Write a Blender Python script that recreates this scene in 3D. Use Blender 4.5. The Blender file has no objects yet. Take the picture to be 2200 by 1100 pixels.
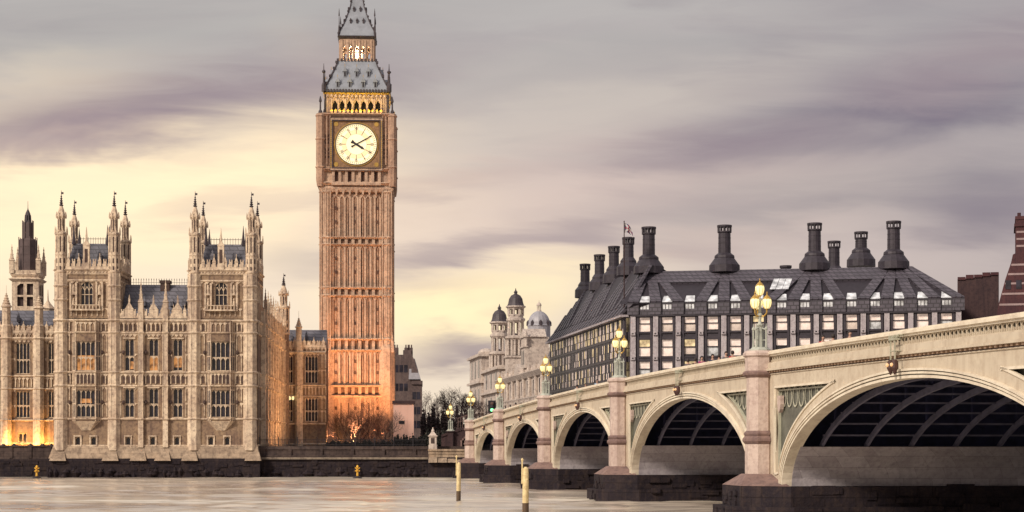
import bpy, math, random
from mathutils import Matrix, Vector
R = math.radians
SC = bpy.context.scene
COL = SC.collection

# ------------------------------------------------------------------ camera
F, H, HZ = 3936.0, 4.1, 960.0        # focal length in photo pixels, eye height (m above the water), horizon row
cd = bpy.data.cameras.new('camera')
cam = bpy.data.objects.new('camera', cd)
COL.objects.link(cam)
cam.location = (0, 0, H)
cam.rotation_euler = (R(90), 0, 0)
cd.sensor_width = 36.0
cd.lens = F / 2200 * 36
cd.shift_y = (HZ - 550) / 2200
cd.clip_start, cd.clip_end = 0.5, 20000
SC.camera = cam

# ------------------------------------------------------------------ exposure, sky, sun
SC.view_settings.view_transform = 'Standard'
SC.view_settings.look = 'None'
SC.view_settings.gamma = 1
SC.view_settings.exposure = 0.0
SUN_EL, SUN_AZ = 33.0, -138.0         # azimuth from the view axis; negative = from the left, behind the camera


def make_world():
    w = bpy.data.worlds.new('World')
    SC.world = w
    w.use_nodes = True
    nt = w.node_tree
    N, L = nt.nodes, nt.links
    N.clear()

    def nd(t, **k):
        n = N.new(t)
        for a, b in k.items():
            setattr(n, a, b)
        return n

    def math_(op, a, b=None, c=None, clamp=False):
        n = nd('ShaderNodeMath', operation=op, use_clamp=clamp)
        for i, v in enumerate((a, b, c)):
            if v is None:
                continue
            if isinstance(v, (int, float)):
                n.inputs[i].default_value = v
            else:
                L.new(v, n.inputs[i])
        return n.outputs[0]

    def ramp(fac, stops):
        n = nd('ShaderNodeValToRGB')
        L.new(fac, n.inputs[0])
        e = n.color_ramp.elements
        while len(e) < len(stops):
            e.new(0.5)
        for q, (p, c) in zip(e, stops):
            q.position = p
            q.color = (*c, 1) if not isinstance(c, (int, float)) else (c, c, c, 1)
        return n.outputs[0]

    def mix(fac, a, b, mode='MIX'):
        n = nd('ShaderNodeMix', data_type='RGBA', blend_type=mode)
        for s, v in ((n.inputs[0], fac), (n.inputs[6], a), (n.inputs[7], b)):
            if isinstance(v, (int, float)):
                s.default_value = v
            elif isinstance(v, tuple):
                s.default_value = (*v, 1)
            else:
                L.new(v, s)
        return n.outputs[2]

    def noise(vec, rot, scale, ns, det, rough, dist, loc=(0, 0, 0)):
        m = nd('ShaderNodeMapping')
        m.inputs['Rotation'].default_value = rot
        m.inputs['Scale'].default_value = scale
        m.inputs['Location'].default_value = loc
        L.new(vec, m.inputs['Vector'])
        t = nd('ShaderNodeTexNoise')
        t.inputs['Scale'].default_value = ns
        t.inputs['Detail'].default_value = det
        t.inputs['Roughness'].default_value = rough
        t.inputs['Distortion'].default_value = dist
        L.new(m.outputs[0], t.inputs['Vector'])
        return t.outputs[0]

    tc = nd('ShaderNodeTexCoord')
    d = tc.outputs['Generated']
    sp = nd('ShaderNodeSeparateXYZ')
    L.new(d, sp.inputs[0])
    x, y, z = sp.outputs
    # slopes of the direction: u across, v up (the same sky is mirrored behind)
    ya = math_('MAXIMUM', math_('ABSOLUTE', y), 0.12)
    u, v = math_('DIVIDE', x, ya), math_('DIVIDE', z, ya)
    cb = nd('ShaderNodeCombineXYZ')
    L.new(u, cb.inputs[0])
    L.new(v, cb.inputs[1])
    uv = cb.outputs[0]
    n1 = noise(uv, (0, 0, R(-11)), (5.0, 26.0, 1), 1.0, 5, 0.55, 0.5, CLOUD_OFF)
    n2 = noise(uv, (0, 0, R(-14)), (9.0, 60.0, 1), 1.0, 6, 0.6, 0.7, (3.1, 0.4, 1.7))
    n3 = noise(uv, (0, 0, 0), (6, 16, 1), 1.0, 3, 0.5, 0.0, (7.7, 2.4, 0))
    base = ramp(math_('MULTIPLY', v, 1.0), SKY_BASE)
    # warp for the cloud banks
    wv = nd('ShaderNodeCombineXYZ')
    L.new(math_('MULTIPLY_ADD', n3, 0.10, -0.05), wv.inputs[0])
    L.new(math_('ADD', math_('MULTIPLY_ADD', n1, 0.055, -0.0275), math_('MULTIPLY_ADD', n2, 0.020, -0.010)), wv.inputs[1])
    wa = nd('ShaderNodeVectorMath', operation='ADD')
    L.new(uv, wa.inputs[0])
    L.new(wv.outputs[0], wa.inputs[1])

    def bank(b):
        px, py, rx, ry, rot, st = b
        m = nd('ShaderNodeMapping', vector_type='TEXTURE')
        m.inputs['Location'].default_value = ((px - 1100) / F, (HZ - py) / F, 0)
        m.inputs['Rotation'].default_value = (0, 0, R(rot))
        m.inputs['Scale'].default_value = (rx / F, ry / F, 1)
        L.new(wa.outputs[0], m.inputs['Vector'])
        ln = nd('ShaderNodeVectorMath', operation='LENGTH')
        L.new(m.outputs[0], ln.inputs[0])
        r = nd('ShaderNodeMapRange', interpolation_type='SMOOTHSTEP')
        r.inputs[1].default_value, r.inputs[2].default_value = 0.0, 1.6
        r.inputs[3].default_value, r.inputs[4].default_value = st, 0.0
        L.new(ln.outputs['Value'], r.inputs[0])
        return math_('MINIMUM', r.outputs[0], 1.0)
    col = base
    side = ramp(math_('MULTIPLY_ADD', u, 1.7, 0.5), [(0.0, 0.0), (0.45, 0.12), (1.0, 1.0)])
    col = mix(math_('MULTIPLY', side, 0.8), col, (0.36, 0.325, 0.35))
    for b, c in SKY_GLOW:
        col = mix(bank(b), col, c)
    wis = ramp(n2, [(0.40, 0.0), (0.70, 1.0)])
    fine = ramp(n1, [(0.34, 0.0), (0.66, 1.0)])
    for b, c in SKY_BANKS:
        f_ = math_('MULTIPLY', bank(b), math_('MULTIPLY_ADD', fine, 0.55, 0.60), clamp=True)
        col = mix(f_, col, c)
    hv = ramp(v, [(0.0, 0.25), (0.08, 0.6), (0.14, 1.0)])
    col = mix(math_('MULTIPLY', wis, math_('MULTIPLY', hv, 0.16)), col, (0.64, 0.56, 0.52))
    dk = ramp(n1, [(0.50, 0.0), (0.75, 1.0)])
    col = mix(math_('MULTIPLY', dk, math_('MULTIPLY', hv, math_('MULTIPLY_ADD', side, 0.35, 0.22))), col, (0.29, 0.24, 0.28))
    # below the horizon (never in view): dull water colour
    col = mix(ramp(math_('MULTIPLY_ADD', z, 1.0, 0.5), [(0.485, 1.0), (0.497, 0.0)]), col, (0.26, 0.21, 0.18))
    sky = nd('ShaderNodeTexSky', sky_type='NISHITA', sun_disc=False)
    sky.sun_elevation = R(SUN_EL)
    sky.sun_rotation = R(SUN_AZ)
    sky.air_density, sky.dust_density = 1.5, 3.0
    b1 = nd('ShaderNodeBackground')
    L.new(sky.outputs[0], b1.inputs[0])
    b1.inputs[1].default_value = 0.05
    b2 = nd('ShaderNodeBackground')
    L.new(col, b2.inputs[0])
    b2.inputs[1].default_value = SKY_STRENGTH
    mx = nd('ShaderNodeMixShader')
    mx.inputs[0].default_value = 0.97
    L.new(b1.outputs[0], mx.inputs[1])
    L.new(b2.outputs[0], mx.inputs[2])
    out = nd('ShaderNodeOutputWorld')
    L.new(mx.outputs[0], out.inputs[0])


CLOUD_OFF = (0.35, 0.2, 0.62)
SKY_STRENGTH = 1.0
MAUVE, BLUE, PINK, GREY = (0.335, 0.265, 0.30), (0.175, 0.155, 0.215), (0.55, 0.42, 0.39), (0.36, 0.325, 0.335)
CREAM, YELLOW, PALE = (1.22, 0.98, 0.65), (1.22, 1.0, 0.60), (0.68, 0.60, 0.53)
SKY_BASE = [(0.0, (1.06, 0.89, 0.66)), (0.06, (1.03, 0.86, 0.68)), (0.11, (0.92, 0.76, 0.63)), (0.16, (0.61, 0.515, 0.475)),
            (0.22, (0.49, 0.465, 0.445)), (0.30, (0.47, 0.455, 0.455)), (1.0, (0.85, 0.80, 0.79))]
SKY_GLOW = [((40, 440, 760, 230, 0, 1.25), CREAM), ((450, 420, 420, 120, 4, .9), CREAM), ((930, 670, 260, 80, 6, .95), YELLOW), ((1150, 600, 260, 70, 10, .5), YELLOW),
            ((980, 310, 260, 60, 10, .5), PALE), ((1350, 230, 420, 60, 14, .55), PALE), ((1250, 60, 420, 60, 8, .5), (0.56, 0.53, 0.51)), ((640, 330, 120, 200, 0, .5), CREAM), ((1250, 420, 620, 120, 6, .45), (0.80, 0.61, 0.54)), ((1900, 560, 420, 110, 4, .35), (0.66, 0.54, 0.52))]
SKY_BANKS = [((300, 215, 620, 72, 11, .95), MAUVE), ((60, 285, 300, 50, 6, .6), PINK), ((1950, 245, 470, 75, 9, 1.0), BLUE), ((2150, 120, 330, 80, 14, .75), MAUVE),
             ((1600, 300, 320, 36, 7, .6), MAUVE), ((1750, 415, 520, 55, 5, .6), GREY), ((2100, 430, 220, 90, 8, .5), BLUE), ((1020, 530, 320, 34, 13, .75), MAUVE),
             ((970, 735, 150, 34, 4, .85), MAUVE), ((640, 585, 150, 55, 0, .45), GREY), ((900, 400, 260, 30, 9, .5), PINK), ((480, 465, 220, 26, 8, .5), PINK),
             ((1000, 130, 400, 40, 10, .35), MAUVE), ((880, 620, 200, 40, 0, .4), PINK), ((100, 60, 400, 60, 6, .3), GREY), ((1500, 520, 260, 40, 6, .35), PINK)]
make_world()

sd = bpy.data.lights.new('sun', 'SUN')
sd.energy = 3.2
sd.angle = R(10)
sd.color = (1.0, 0.87, 0.73)
so = bpy.data.objects.new('sun', sd)
COL.objects.link(so)
_a, _e = R(SUN_AZ), R(SUN_EL)
so.rotation_euler = Vector((math.sin(_a) * math.cos(_e), math.cos(_a) * math.cos(_e), math.sin(_e))).to_track_quat('Z', 'Y').to_euler()
so.location = (-60, -60, 80)


# ------------------------------------------------------------------ materials
def new_mat(name):
    m = bpy.data.materials.new(name)
    m.use_nodes = True
    nt = m.node_tree
    return m, nt, nt.nodes['Principled BSDF']


def tex(nt, scale=(1, 1, 1), ns=1.0, det=5, rough=0.6, dist=0.0, kind='ShaderNodeTexNoise', co='Object'):
    tc = nt.nodes.new('ShaderNodeTexCoord')
    mp = nt.nodes.new('ShaderNodeMapping')
    mp.inputs['Scale'].default_value = scale
    nt.links.new(tc.outputs[co], mp.inputs[0])
    t = nt.nodes.new(kind)
    t.inputs['Scale'].default_value = ns
    if kind == 'ShaderNodeTexNoise':
        t.inputs['Detail'].default_value = det
        t.inputs['Roughness'].default_value = rough
        t.inputs['Distortion'].default_value = dist
    nt.links.new(mp.outputs[0], t.inputs['Vector'])
    return t


def mrange(nt, src, a, b, lo=0.0, hi=1.0):
    n = nt.nodes.new('ShaderNodeMapRange')
    n.inputs[1].default_value, n.inputs[2].default_value = a, b
    n.inputs[3].default_value, n.inputs[4].default_value = lo, hi
    nt.links.new(src, n.inputs[0])
    return n.outputs[0]


def mixc(nt, fac, a, b, mode='MIX'):
    n = nt.nodes.new('ShaderNodeMix')
    n.data_type = 'RGBA'
    n.blend_type = mode
    for s, v in ((n.inputs[0], fac), (n.inputs[6], a), (n.inputs[7], b)):
        if isinstance(v, (int, float)):
            s.default_value = v
        elif isinstance(v, tuple):
            s.default_value = (*v, 1)
        else:
            nt.links.new(v, s)
    return n.outputs[2]


def stone(name, c1, c2, c3, big=0.35, streak=0.6, fine=2.2, rough=0.85, bump=0.25, courses=None):
    """weathered masonry: broad tone changes, vertical run-off streaks, fine grain"""
    m, nt, b = new_mat(name)
    n1 = tex(nt, (1, 1, 1), big, 4, 0.6)
    col = mixc(nt, mrange(nt, n1.outputs[0], 0.36, 0.64), c1, c2)
    n2 = tex(nt, (2.4, 2.4, 0.22), streak, 5, 0.65)
    col = mixc(nt, mrange(nt, n2.outputs[0], 0.50, 0.72, 0, 0.75), col, c3)
    n3 = tex(nt, (1, 1, 1), fine, 4, 0.7)
    col = mixc(nt, mrange(nt, n3.outputs[0], 0.46, 0.70, 0, 0.75), col, c3)
    if courses:
        bw, bh, mort = courses
        tc = nt.nodes.new('ShaderNodeTexCoord')
        sp = nt.nodes.new('ShaderNodeSeparateXYZ')
        nt.links.new(tc.outputs['Object'], sp.inputs[0])
        ad = nt.nodes.new('ShaderNodeMath')
        nt.links.new(sp.outputs[0], ad.inputs[0])
        nt.links.new(sp.outputs[1], ad.inputs[1])
        cb = nt.nodes.new('ShaderNodeCombineXYZ')
        nt.links.new(ad.outputs[0], cb.inputs[0])
        nt.links.new(sp.outputs[2], cb.inputs[1])
        br = nt.nodes.new('ShaderNodeTexBrick')
        br.inputs['Scale'].default_value = 1.0
        br.inputs['Brick Width'].default_value = bw
        br.inputs['Row Height'].default_value = bh
        br.inputs['Mortar Size'].default_value = mort
        br.inputs['Color1'].default_value = (1, 1, 1, 1)
        br.inputs['Color2'].default_value = (0.78, 0.76, 0.76, 1)
        br.inputs['Mortar'].default_value = (0.45, 0.42, 0.42, 1)
        nt.links.new(cb.outputs[0], br.inputs['Vector'])
        col = mixc(nt, 0.8, col, br.outputs['Color'], 'MULTIPLY')
    nt.links.new(col, b.inputs['Base Color'])
    b.inputs['Roughness'].default_value = rough
    b.inputs['Specular IOR Level'].default_value = 0.2
    if bump:
        bp = nt.nodes.new('ShaderNodeBump')
        bp.inputs['Strength'].default_value = bump
        bp.inputs['Distance'].default_value = 0.15
        nt.links.new(n3.outputs[0], bp.inputs['Height'])
        nt.links.new(bp.outputs[0], b.inputs['Normal'])
    return m


def plain(name, c, rough=0.6, metal=0.0, var=0.25, ns=1.5):
    m, nt, b = new_mat(name)
    n = tex(nt, (1, 1, 1), ns, 4, 0.6)
    dk = tuple(v * (1 - var) for v in c)
    lt = tuple(min(1, v * (1 + var * 0.6)) for v in c)
    nt.links.new(mixc(nt, mrange(nt, n.outputs[0], 0.3, 0.7), dk, lt), b.inputs['Base Color'])
    b.inputs['Roughness'].default_value = rough
    b.inputs['Metallic'].default_value = metal
    return m


def glow(name, c, s, base=(0.5, 0.4, 0.3), var=None):
    m, nt, b = new_mat(name)
    b.inputs['Base Color'].default_value = (*base, 1)
    b.inputs['Emission Color'].default_value = (*c, 1)
    b.inputs['Emission Strength'].default_value = s
    if var:
        n = tex(nt, (1, 1, 1), var, 3, 0.6)
        nt.links.new(mrange(nt, n.outputs[0], 0.35, 0.65, s * 0.25, s * 1.35), b.inputs['Emission Strength'])
    return m


def slate(name, c1, c2, bw=0.5, bh=0.3, mort=0.03):
    m, nt, b = new_mat(name)
    tc = nt.nodes.new('ShaderNodeTexCoord')
    sp = nt.nodes.new('ShaderNodeSeparateXYZ')
    nt.links.new(tc.outputs['Object'], sp.inputs[0])
    ad = nt.nodes.new('ShaderNodeMath')
    nt.links.new(sp.outputs[0], ad.inputs[0])
    nt.links.new(sp.outputs[1], ad.inputs[1])
    cb = nt.nodes.new('ShaderNodeCombineXYZ')
    nt.links.new(ad.outputs[0], cb.inputs[0])
    nt.links.new(sp.outputs[2], cb.inputs[1])
    br = nt.nodes.new('ShaderNodeTexBrick')
    br.inputs['Scale'].default_value = 1.0
    br.inputs['Brick Width'].default_value = bw
    br.inputs['Row Height'].default_value = bh
    br.inputs['Mortar Size'].default_value = mort
    br.inputs['Color1'].default_value = (*c1, 1)
    br.inputs['Color2'].default_value = (*c2, 1)
    br.inputs['Mortar'].default_value = (*[v * 0.35 for v in c1], 1)
    nt.links.new(cb.outputs[0], br.inputs['Vector'])
    n = tex(nt, (1, 1, 1), 0.5, 5, 0.65)
    col = mixc(nt, mrange(nt, n.outputs[0], 0.4, 0.7, 0, 0.55), br.outputs['Color'], tuple(v * 0.45 for v in c2))
    nt.links.new(col, b.inputs['Base Color'])
    b.inputs['Roughness'].default_value = 0.55
    return m


def glass(name, c=(0.03, 0.03, 0.045), rough=0.12, spec=0.7):
    m, nt, b = new_mat(name)
    n = tex(nt, (1, 1, 1), 0.9, 3, 0.5)
    nt.links.new(mixc(nt, mrange(nt, n.outputs[0], 0.35, 0.65), tuple(v * 0.5 for v in c), tuple(v * 1.6 for v in c)), b.inputs['Base Color'])
    b.inputs['Roughness'].default_value = rough
    b.inputs['Specular IOR Level'].default_value = spec
    return m


M = {}
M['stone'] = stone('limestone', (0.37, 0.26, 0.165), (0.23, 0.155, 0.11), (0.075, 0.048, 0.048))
M['stone_hi'] = stone('limestone_lit_trim', (0.78, 0.635, 0.465), (0.57, 0.435, 0.315), (0.18, 0.12, 0.105))  # brighter copy of the limestone, highlights on the trim put into its colour
M['stone_dk'] = stone('limestone_shaded_recess', (0.12, 0.08, 0.065), (0.085, 0.057, 0.05), (0.04, 0.028, 0.032))  # dark copy of the limestone, cool recess shadow put into its colour
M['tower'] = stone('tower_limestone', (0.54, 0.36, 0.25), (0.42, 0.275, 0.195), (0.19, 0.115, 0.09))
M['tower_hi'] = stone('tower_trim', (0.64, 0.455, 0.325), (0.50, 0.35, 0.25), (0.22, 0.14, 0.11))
M['tower_dk'] = stone('tower_shaded_recess', (0.16, 0.095, 0.07), (0.12, 0.07, 0.055), (0.05, 0.03, 0.03))  # dark copy of the tower stone, shade of recesses put into the colour
M['slate'] = slate('palace_slate', (0.175, 0.17, 0.20), (0.12, 0.118, 0.145), 1.1, 0.55, 0.06)
M['castiron'] = plain('tower_iron_tiles', (0.28, 0.30, 0.34), 0.5, 0.0, 0.2, 0.8)
M['lead'] = plain('dark_lead', (0.055, 0.042, 0.05), 0.55, 0.0, 0.4)
M['gold'] = plain('gilding', (0.55, 0.34, 0.08), 0.35, 0.3, 0.3)
M['glass'] = glass('window_glass', (0.022, 0.02, 0.032), 0.2, 0.4)
M['warm'] = glow('lamplit_glass', (1.0, 0.42, 0.12), 0.55, (0.1, 0.05, 0.03), 1.6)
M['dial'] = glow('opal_dial_glass', (1.0, 0.80, 0.42), 0.80, (0.7, 0.65, 0.5))
M['dial_mid'] = glow('opal_dial_glass_amber', (1.0, 0.71, 0.30), 0.66, (0.7, 0.6, 0.4))
M['dial_ring'] = glow('opal_dial_glass_deep', (0.9, 0.60, 0.22), 0.45, (0.6, 0.5, 0.35))  # deeper amber of the dial's grid rings
M['black'] = plain('black_iron', (0.02, 0.016, 0.022), 0.5, 0.0, 0.3)
M['cream'] = stone('bridge_paint', (0.64, 0.555, 0.43), (0.56, 0.48, 0.37), (0.44, 0.355, 0.265), 0.25, 0.8, 1.6, 0.55, 0.05)
M['cream_hi'] = stone('bridge_paint_trim', (0.82, 0.74, 0.59), (0.75, 0.665, 0.53), (0.54, 0.45, 0.35), 0.25, 0.3, 1.2, 0.5, 0.05)
M['green'] = plain('bridge_paint_green', (0.44, 0.43, 0.33), 0.5, 0.0, 0.3)
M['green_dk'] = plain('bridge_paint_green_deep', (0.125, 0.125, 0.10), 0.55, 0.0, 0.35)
M['dentil'] = plain('bridge_red_brown', (0.10, 0.055, 0.045), 0.7, 0.0, 0.4)  # dark red-brown of the band under the cornice
M['granite'] = stone('pier_granite', (0.60, 0.485, 0.42), (0.50, 0.395, 0.345), (0.34, 0.24, 0.21), 0.5, 0.5, 3.5, 0.8, 0.3)
M['granite_dk'] = stone('pier_granite_dark', (0.27, 0.18, 0.155), (0.22, 0.145, 0.13), (0.11, 0.075, 0.075), 0.5, 0.4, 3.0, 0.85, 0.3)  # darker granite of mouldings, shoulders and steps
M['pierwall'] = stone('pier_inner_granite', (0.52, 0.48, 0.50), (0.45, 0.41, 0.44), (0.30, 0.27, 0.30), 0.4, 0.3, 4.0, 0.85, 0.3, (1.6, 0.6, 0.01))
M['weed'] = stone('tidal_stone', (0.026, 0.019, 0.024), (0.016, 0.012, 0.018), (0.055, 0.038, 0.034), 0.6, 0.7, 2.4, 0.8, 0.5, (1.7, 0.7, 0.03))
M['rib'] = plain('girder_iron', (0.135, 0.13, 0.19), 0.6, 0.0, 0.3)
M['underdeck'] = plain('underdeck_iron_shaded', (0.026, 0.029, 0.085), 0.7, 0.0, 0.4)  # navy shadow tint of the arch undersides put into the iron's colour
M['asphalt'] = plain('asphalt', (0.05, 0.05, 0.052), 0.9, 0, 0.2)
M['paving'] = plain('paving', (0.22, 0.20, 0.19), 0.9, 0, 0.2)
M['lampglass'] = glow('lantern_glass', (1.0, 0.84, 0.40), 1.0, (0.6, 0.55, 0.3))
M['lampgreen'] = plain('lamp_paint', (0.44, 0.455, 0.39), 0.5, 0, 0.2)
M['bronze'] = plain('bronze_cladding', (0.042, 0.034, 0.045), 0.5, 0.2, 0.35)
M['roofplate'] = slate('bronze_roof_plates', (0.112, 0.098, 0.122), (0.082, 0.072, 0.092), 0.9, 0.62, 0.09)
M['roofdark'] = plain('roof_recess', (0.030, 0.024, 0.033), 0.6, 0.1, 0.3)
M['ppier'] = stone('office_stone', (0.47, 0.43, 0.44), (0.40, 0.36, 0.38), (0.24, 0.205, 0.22), 0.6, 0.5, 2.5)
M['skyglass'] = glass('sky_painted_glass', (0.55, 0.57, 0.60), 0.10, 1.0)  # reflected sky painted into the glass as a pale base colour
M['blind'] = plain('window_blinds', (0.85, 0.70, 0.62), 0.5, 0, 0.4, 0.55)
M['blindglow'] = glow('glow_added_blinds', (1.0, 0.76, 0.62), 0.34, (0.80, 0.68, 0.62), 0.8)  # faint glow added so the recessed blinds look brighter
M['lamphood'] = plain('lamp_hood', (0.07, 0.03, 0.026), 0.6, 0, 0.3)
M['dentilblock'] = plain('dentil_blocks', (0.40, 0.27, 0.18), 0.6, 0, 0.2)
M['litroom'] = glow('lit_room', (1.0, 0.74, 0.38), 0.95, (0.2, 0.15, 0.1), 0.7)
M['portland'] = stone('portland_stone', (0.64, 0.55, 0.475), (0.50, 0.425, 0.375), (0.20, 0.16, 0.15), 0.3, 0.5, 1.8)
M['leadpale'] = plain('pale_lead_dome', (0.34, 0.33, 0.36), 0.5, 0.1, 0.2)
M['brick'] = stone('red_brick', (0.095, 0.04, 0.042), (0.075, 0.034, 0.038), (0.04, 0.022, 0.028), 0.5, 0.5, 2.5, 0.9, 0.2)
M['brickband'] = stone('brick_stone_band', (0.36, 0.27, 0.27), (0.30, 0.225, 0.225), (0.28, 0.20, 0.20))
M['brown'] = stone('brown_brick', (0.075, 0.045, 0.045), (0.055, 0.034, 0.036), (0.03, 0.02, 0.025))
M['bark'] = plain('bark', (0.055, 0.038, 0.038), 0.9, 0, 0.4)
M['twig'] = plain('twigs', (0.075, 0.048, 0.046), 0.9, 0, 0.4)
M['leaf'] = plain('hedge_leaves', (0.035, 0.036, 0.028), 0.8, 0, 0.5, 3)
M['taupe'] = stone('sooty_brick', (0.17, 0.125, 0.115), (0.13, 0.095, 0.09), (0.06, 0.045, 0.05))
M['quay_mid'] = stone('quay_ledge', (0.30, 0.245, 0.19), (0.23, 0.185, 0.145), (0.09, 0.07, 0.06))
M['spandrel'] = plain('dial_spandrel', (0.30, 0.17, 0.085), 0.5, 0.1, 0.4, 3)
M['post_wet'] = stone('post_wet_timber', (0.16, 0.11, 0.07), (0.11, 0.075, 0.05), (0.05, 0.035, 0.03))
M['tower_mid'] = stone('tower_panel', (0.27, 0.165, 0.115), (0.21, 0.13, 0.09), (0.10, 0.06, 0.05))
M['brush'] = plain('winter_undergrowth', (0.060, 0.042, 0.043), 0.9, 0, 0.4, 3)
M['parapet_dark'] = plain('parapet_recess_shade', (0.06, 0.06, 0.05), 0.7, 0, 0.3)  # shade behind the tracery and under the coping, put into the colour
M['quay'] = stone('quay_stone', (0.11, 0.08, 0.07), (0.075, 0.055, 0.05), (0.03, 0.023, 0.026), 0.4, 0.6, 1.8, 0.9, 0.4, (1.8, 0.7, 0.03))
M['quay_lt'] = stone('quay_plinth', (0.50, 0.38, 0.27), (0.38, 0.29, 0.21), (0.17, 0.13, 0.10), 0.4, 0.4, 1.6, 0.85, 0.4, (1.8, 0.65, 0.02))
M['yellow'] = plain('marker_yellow', (0.75, 0.42, 0.05), 0.5, 0, 0.2)
M['post'] = stone('post_paint', (0.85, 0.70, 0.40), (0.78, 0.62, 0.33), (0.40, 0.28, 0.12), 0.6, 0.8, 2.0, 0.7, 0.2)
M['skin'] = plain('skin', (0.50, 0.30, 0.22), 0.6, 0, 0.1)
M['hair'] = plain('hair', (0.03, 0.02, 0.018), 0.7, 0, 0.3)
M['hoarding'] = plain('hoarding_board', (0.78, 0.48, 0.38), 0.7, 0, 0.08, 0.3)
M['sheet'] = plain('scaffold_sheeting', (0.115, 0.082, 0.08), 0.8, 0, 0.3, 0.6)
M['orange_lamp'] = glow('amber_lens', (1.0, 0.42, 0.06), 0.55)
M['green_lamp'] = glow('green_lens', (0.02, 1.0, 0.22), 3.5)
M['floodlens'] = glow('flood_lens', (1.0, 0.5, 0.15), 3.0)


# ------------------------------------------------------------------ mesh building
class MB:
    def __init__(s, M0=None):
        s.v, s.f, s.m, s.M = [], [], [], M0 or Matrix.Identity(4)

    def _add(s, pts, faces, mat=0):
        o = len(s.v)
        T = s.M
        s.v += [tuple(T @ Vector(p)) for p in pts]
        s.f += [tuple(o + i for i in q) for q in faces]
        s.m += [mat] * len(faces)

    def box(s, x0, x1, y0, y1, z0, z1, mat=0):
        s._add([(x0, y0, z0), (x1, y0, z0), (x1, y1, z0), (x0, y1, z0), (x0, y0, z1), (x1, y0, z1), (x1, y1, z1), (x0, y1, z1)],
               [(0, 3, 2, 1), (4, 5, 6, 7), (0, 1, 5, 4), (1, 2, 6, 5), (2, 3, 7, 6), (3, 0, 4, 7)], mat)

    def quad(s, a, b, c, d, mat=0):
        s._add([a, b, c, d], [(0, 1, 2, 3)], mat)

    def hexa(s, p, mat=0):
        s._add(p, [(0, 3, 2, 1), (4, 5, 6, 7), (0, 1, 5, 4), (1, 2, 6, 5), (2, 3, 7, 6), (3, 0, 4, 7)], mat)

    def wedge(s, x0, x1, y0, y1, z0, z1, ix0, ix1, iy0, iy1, mat=0):
        """box whose top rectangle is (ix0..ix1, iy0..iy1)"""
        s._add([(x0, y0, z0), (x1, y0, z0), (x1, y1, z0), (x0, y1, z0), (ix0, iy0, z1), (ix1, iy0, z1), (ix1, iy1, z1), (ix0, iy1, z1)],
               [(0, 3, 2, 1), (4, 5, 6, 7), (0, 1, 5, 4), (1, 2, 6, 5), (2, 3, 7, 6), (3, 0, 4, 7)], mat)

    def poly(s, pts, vec, mat=0):
        """planar polygon extruded along vec"""
        n = len(pts)
        w = Vector(vec)
        P = [Vector(p) for p in pts]
        s._add([tuple(p) for p in P] + [tuple(p + w) for p in P],
               [tuple(range(n)), tuple(range(2 * n - 1, n - 1, -1))] + [(i, i + n, (i + 1) % n + n, (i + 1) % n) for i in range(n)], mat)

    def lathe(s, cx, cy, prof, n=8, mat=0, rot=None, caps=True):
        rot = math.pi / n if rot is None else rot
        pts, fc = [], []
        for r, z in prof:
            for k in range(n):
                a = rot + 2 * math.pi * k / n
                pts.append((cx + r * math.cos(a), cy + r * math.sin(a), z))
        for j in range(len(prof) - 1):
            for k in range(n):
                a, b = j * n + k, j * n + (k + 1) % n
                fc.append((a, b, b + n, a + n))
        if caps:
            fc.append(tuple(range(n - 1, -1, -1)))
            fc.append(tuple((len(prof) - 1) * n + k for k in range(n)))
        s._add(pts, fc, mat)

    def tube(s, p, q, r0, r1=None, n=5, mat=0, caps=True):
        r1 = r0 if r1 is None else r1
        p, q = Vector(p), Vector(q)
        d = (q - p)
        if d.length < 1e-6:
            return
        d.normalize()
        a = d.orthogonal().normalized()
        b = d.cross(a)
        pts = []
        for c, r in ((p, r0), (q, r1)):
            for k in range(n):
                t = 2 * math.pi * k / n
                pts.append(tuple(c + a * (r * math.cos(t)) + b * (r * math.sin(t))))
        fc = [(k, (k + 1) % n, (k + 1) % n + n, k + n) for k in range(n)]
        if caps:
            fc += [tuple(range(n - 1, -1, -1)), tuple(range(n, 2 * n))]
        s._add(pts, fc, mat)

    def mesh(s, name, mats, smooth=False):
        me = bpy.data.meshes.new(name)
        me.from_pydata(s.v, [], s.f)
        for m in mats:
            me.materials.append(M[m] if isinstance(m, str) else m)
        if len(mats) > 1:
            me.polygons.foreach_set('material_index', s.m)
        if smooth:
            me.polygons.foreach_set('use_smooth', [True] * len(s.f))
        me.update()
        return me

    def build(s, name, mats, parent=None, loc=None, smooth=False):
        if isinstance(mats, str):
            mats = [mats]
        return link(name, s.mesh(name, mats, smooth), parent, loc)


def link(name, data, parent=None, loc=None):
    o = bpy.data.objects.new(name, data)
    COL.objects.link(o)
    if parent:
        o.parent = parent
    if loc:
        o.location = loc
    return o


def tag(o, label=None, cat=None, group=None, kind=None):
    if label:
        o['label'] = label
    if cat:
        o['category'] = cat
    if group:
        o['group'] = group
    if kind:
        o['kind'] = kind
    return o


def thing(name, label, cat, mat4=None, group=None):
    o = link(name, None)
    if mat4 is not None:
        o.matrix_world = mat4
    return tag(o, label, cat, group)


def copy_tree(o, parent=None):
    c = o.copy()
    COL.objects.link(c)
    if parent:
        c.parent = parent
    for ch in list(o.children):
        copy_tree(ch, c)
    return c


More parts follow.
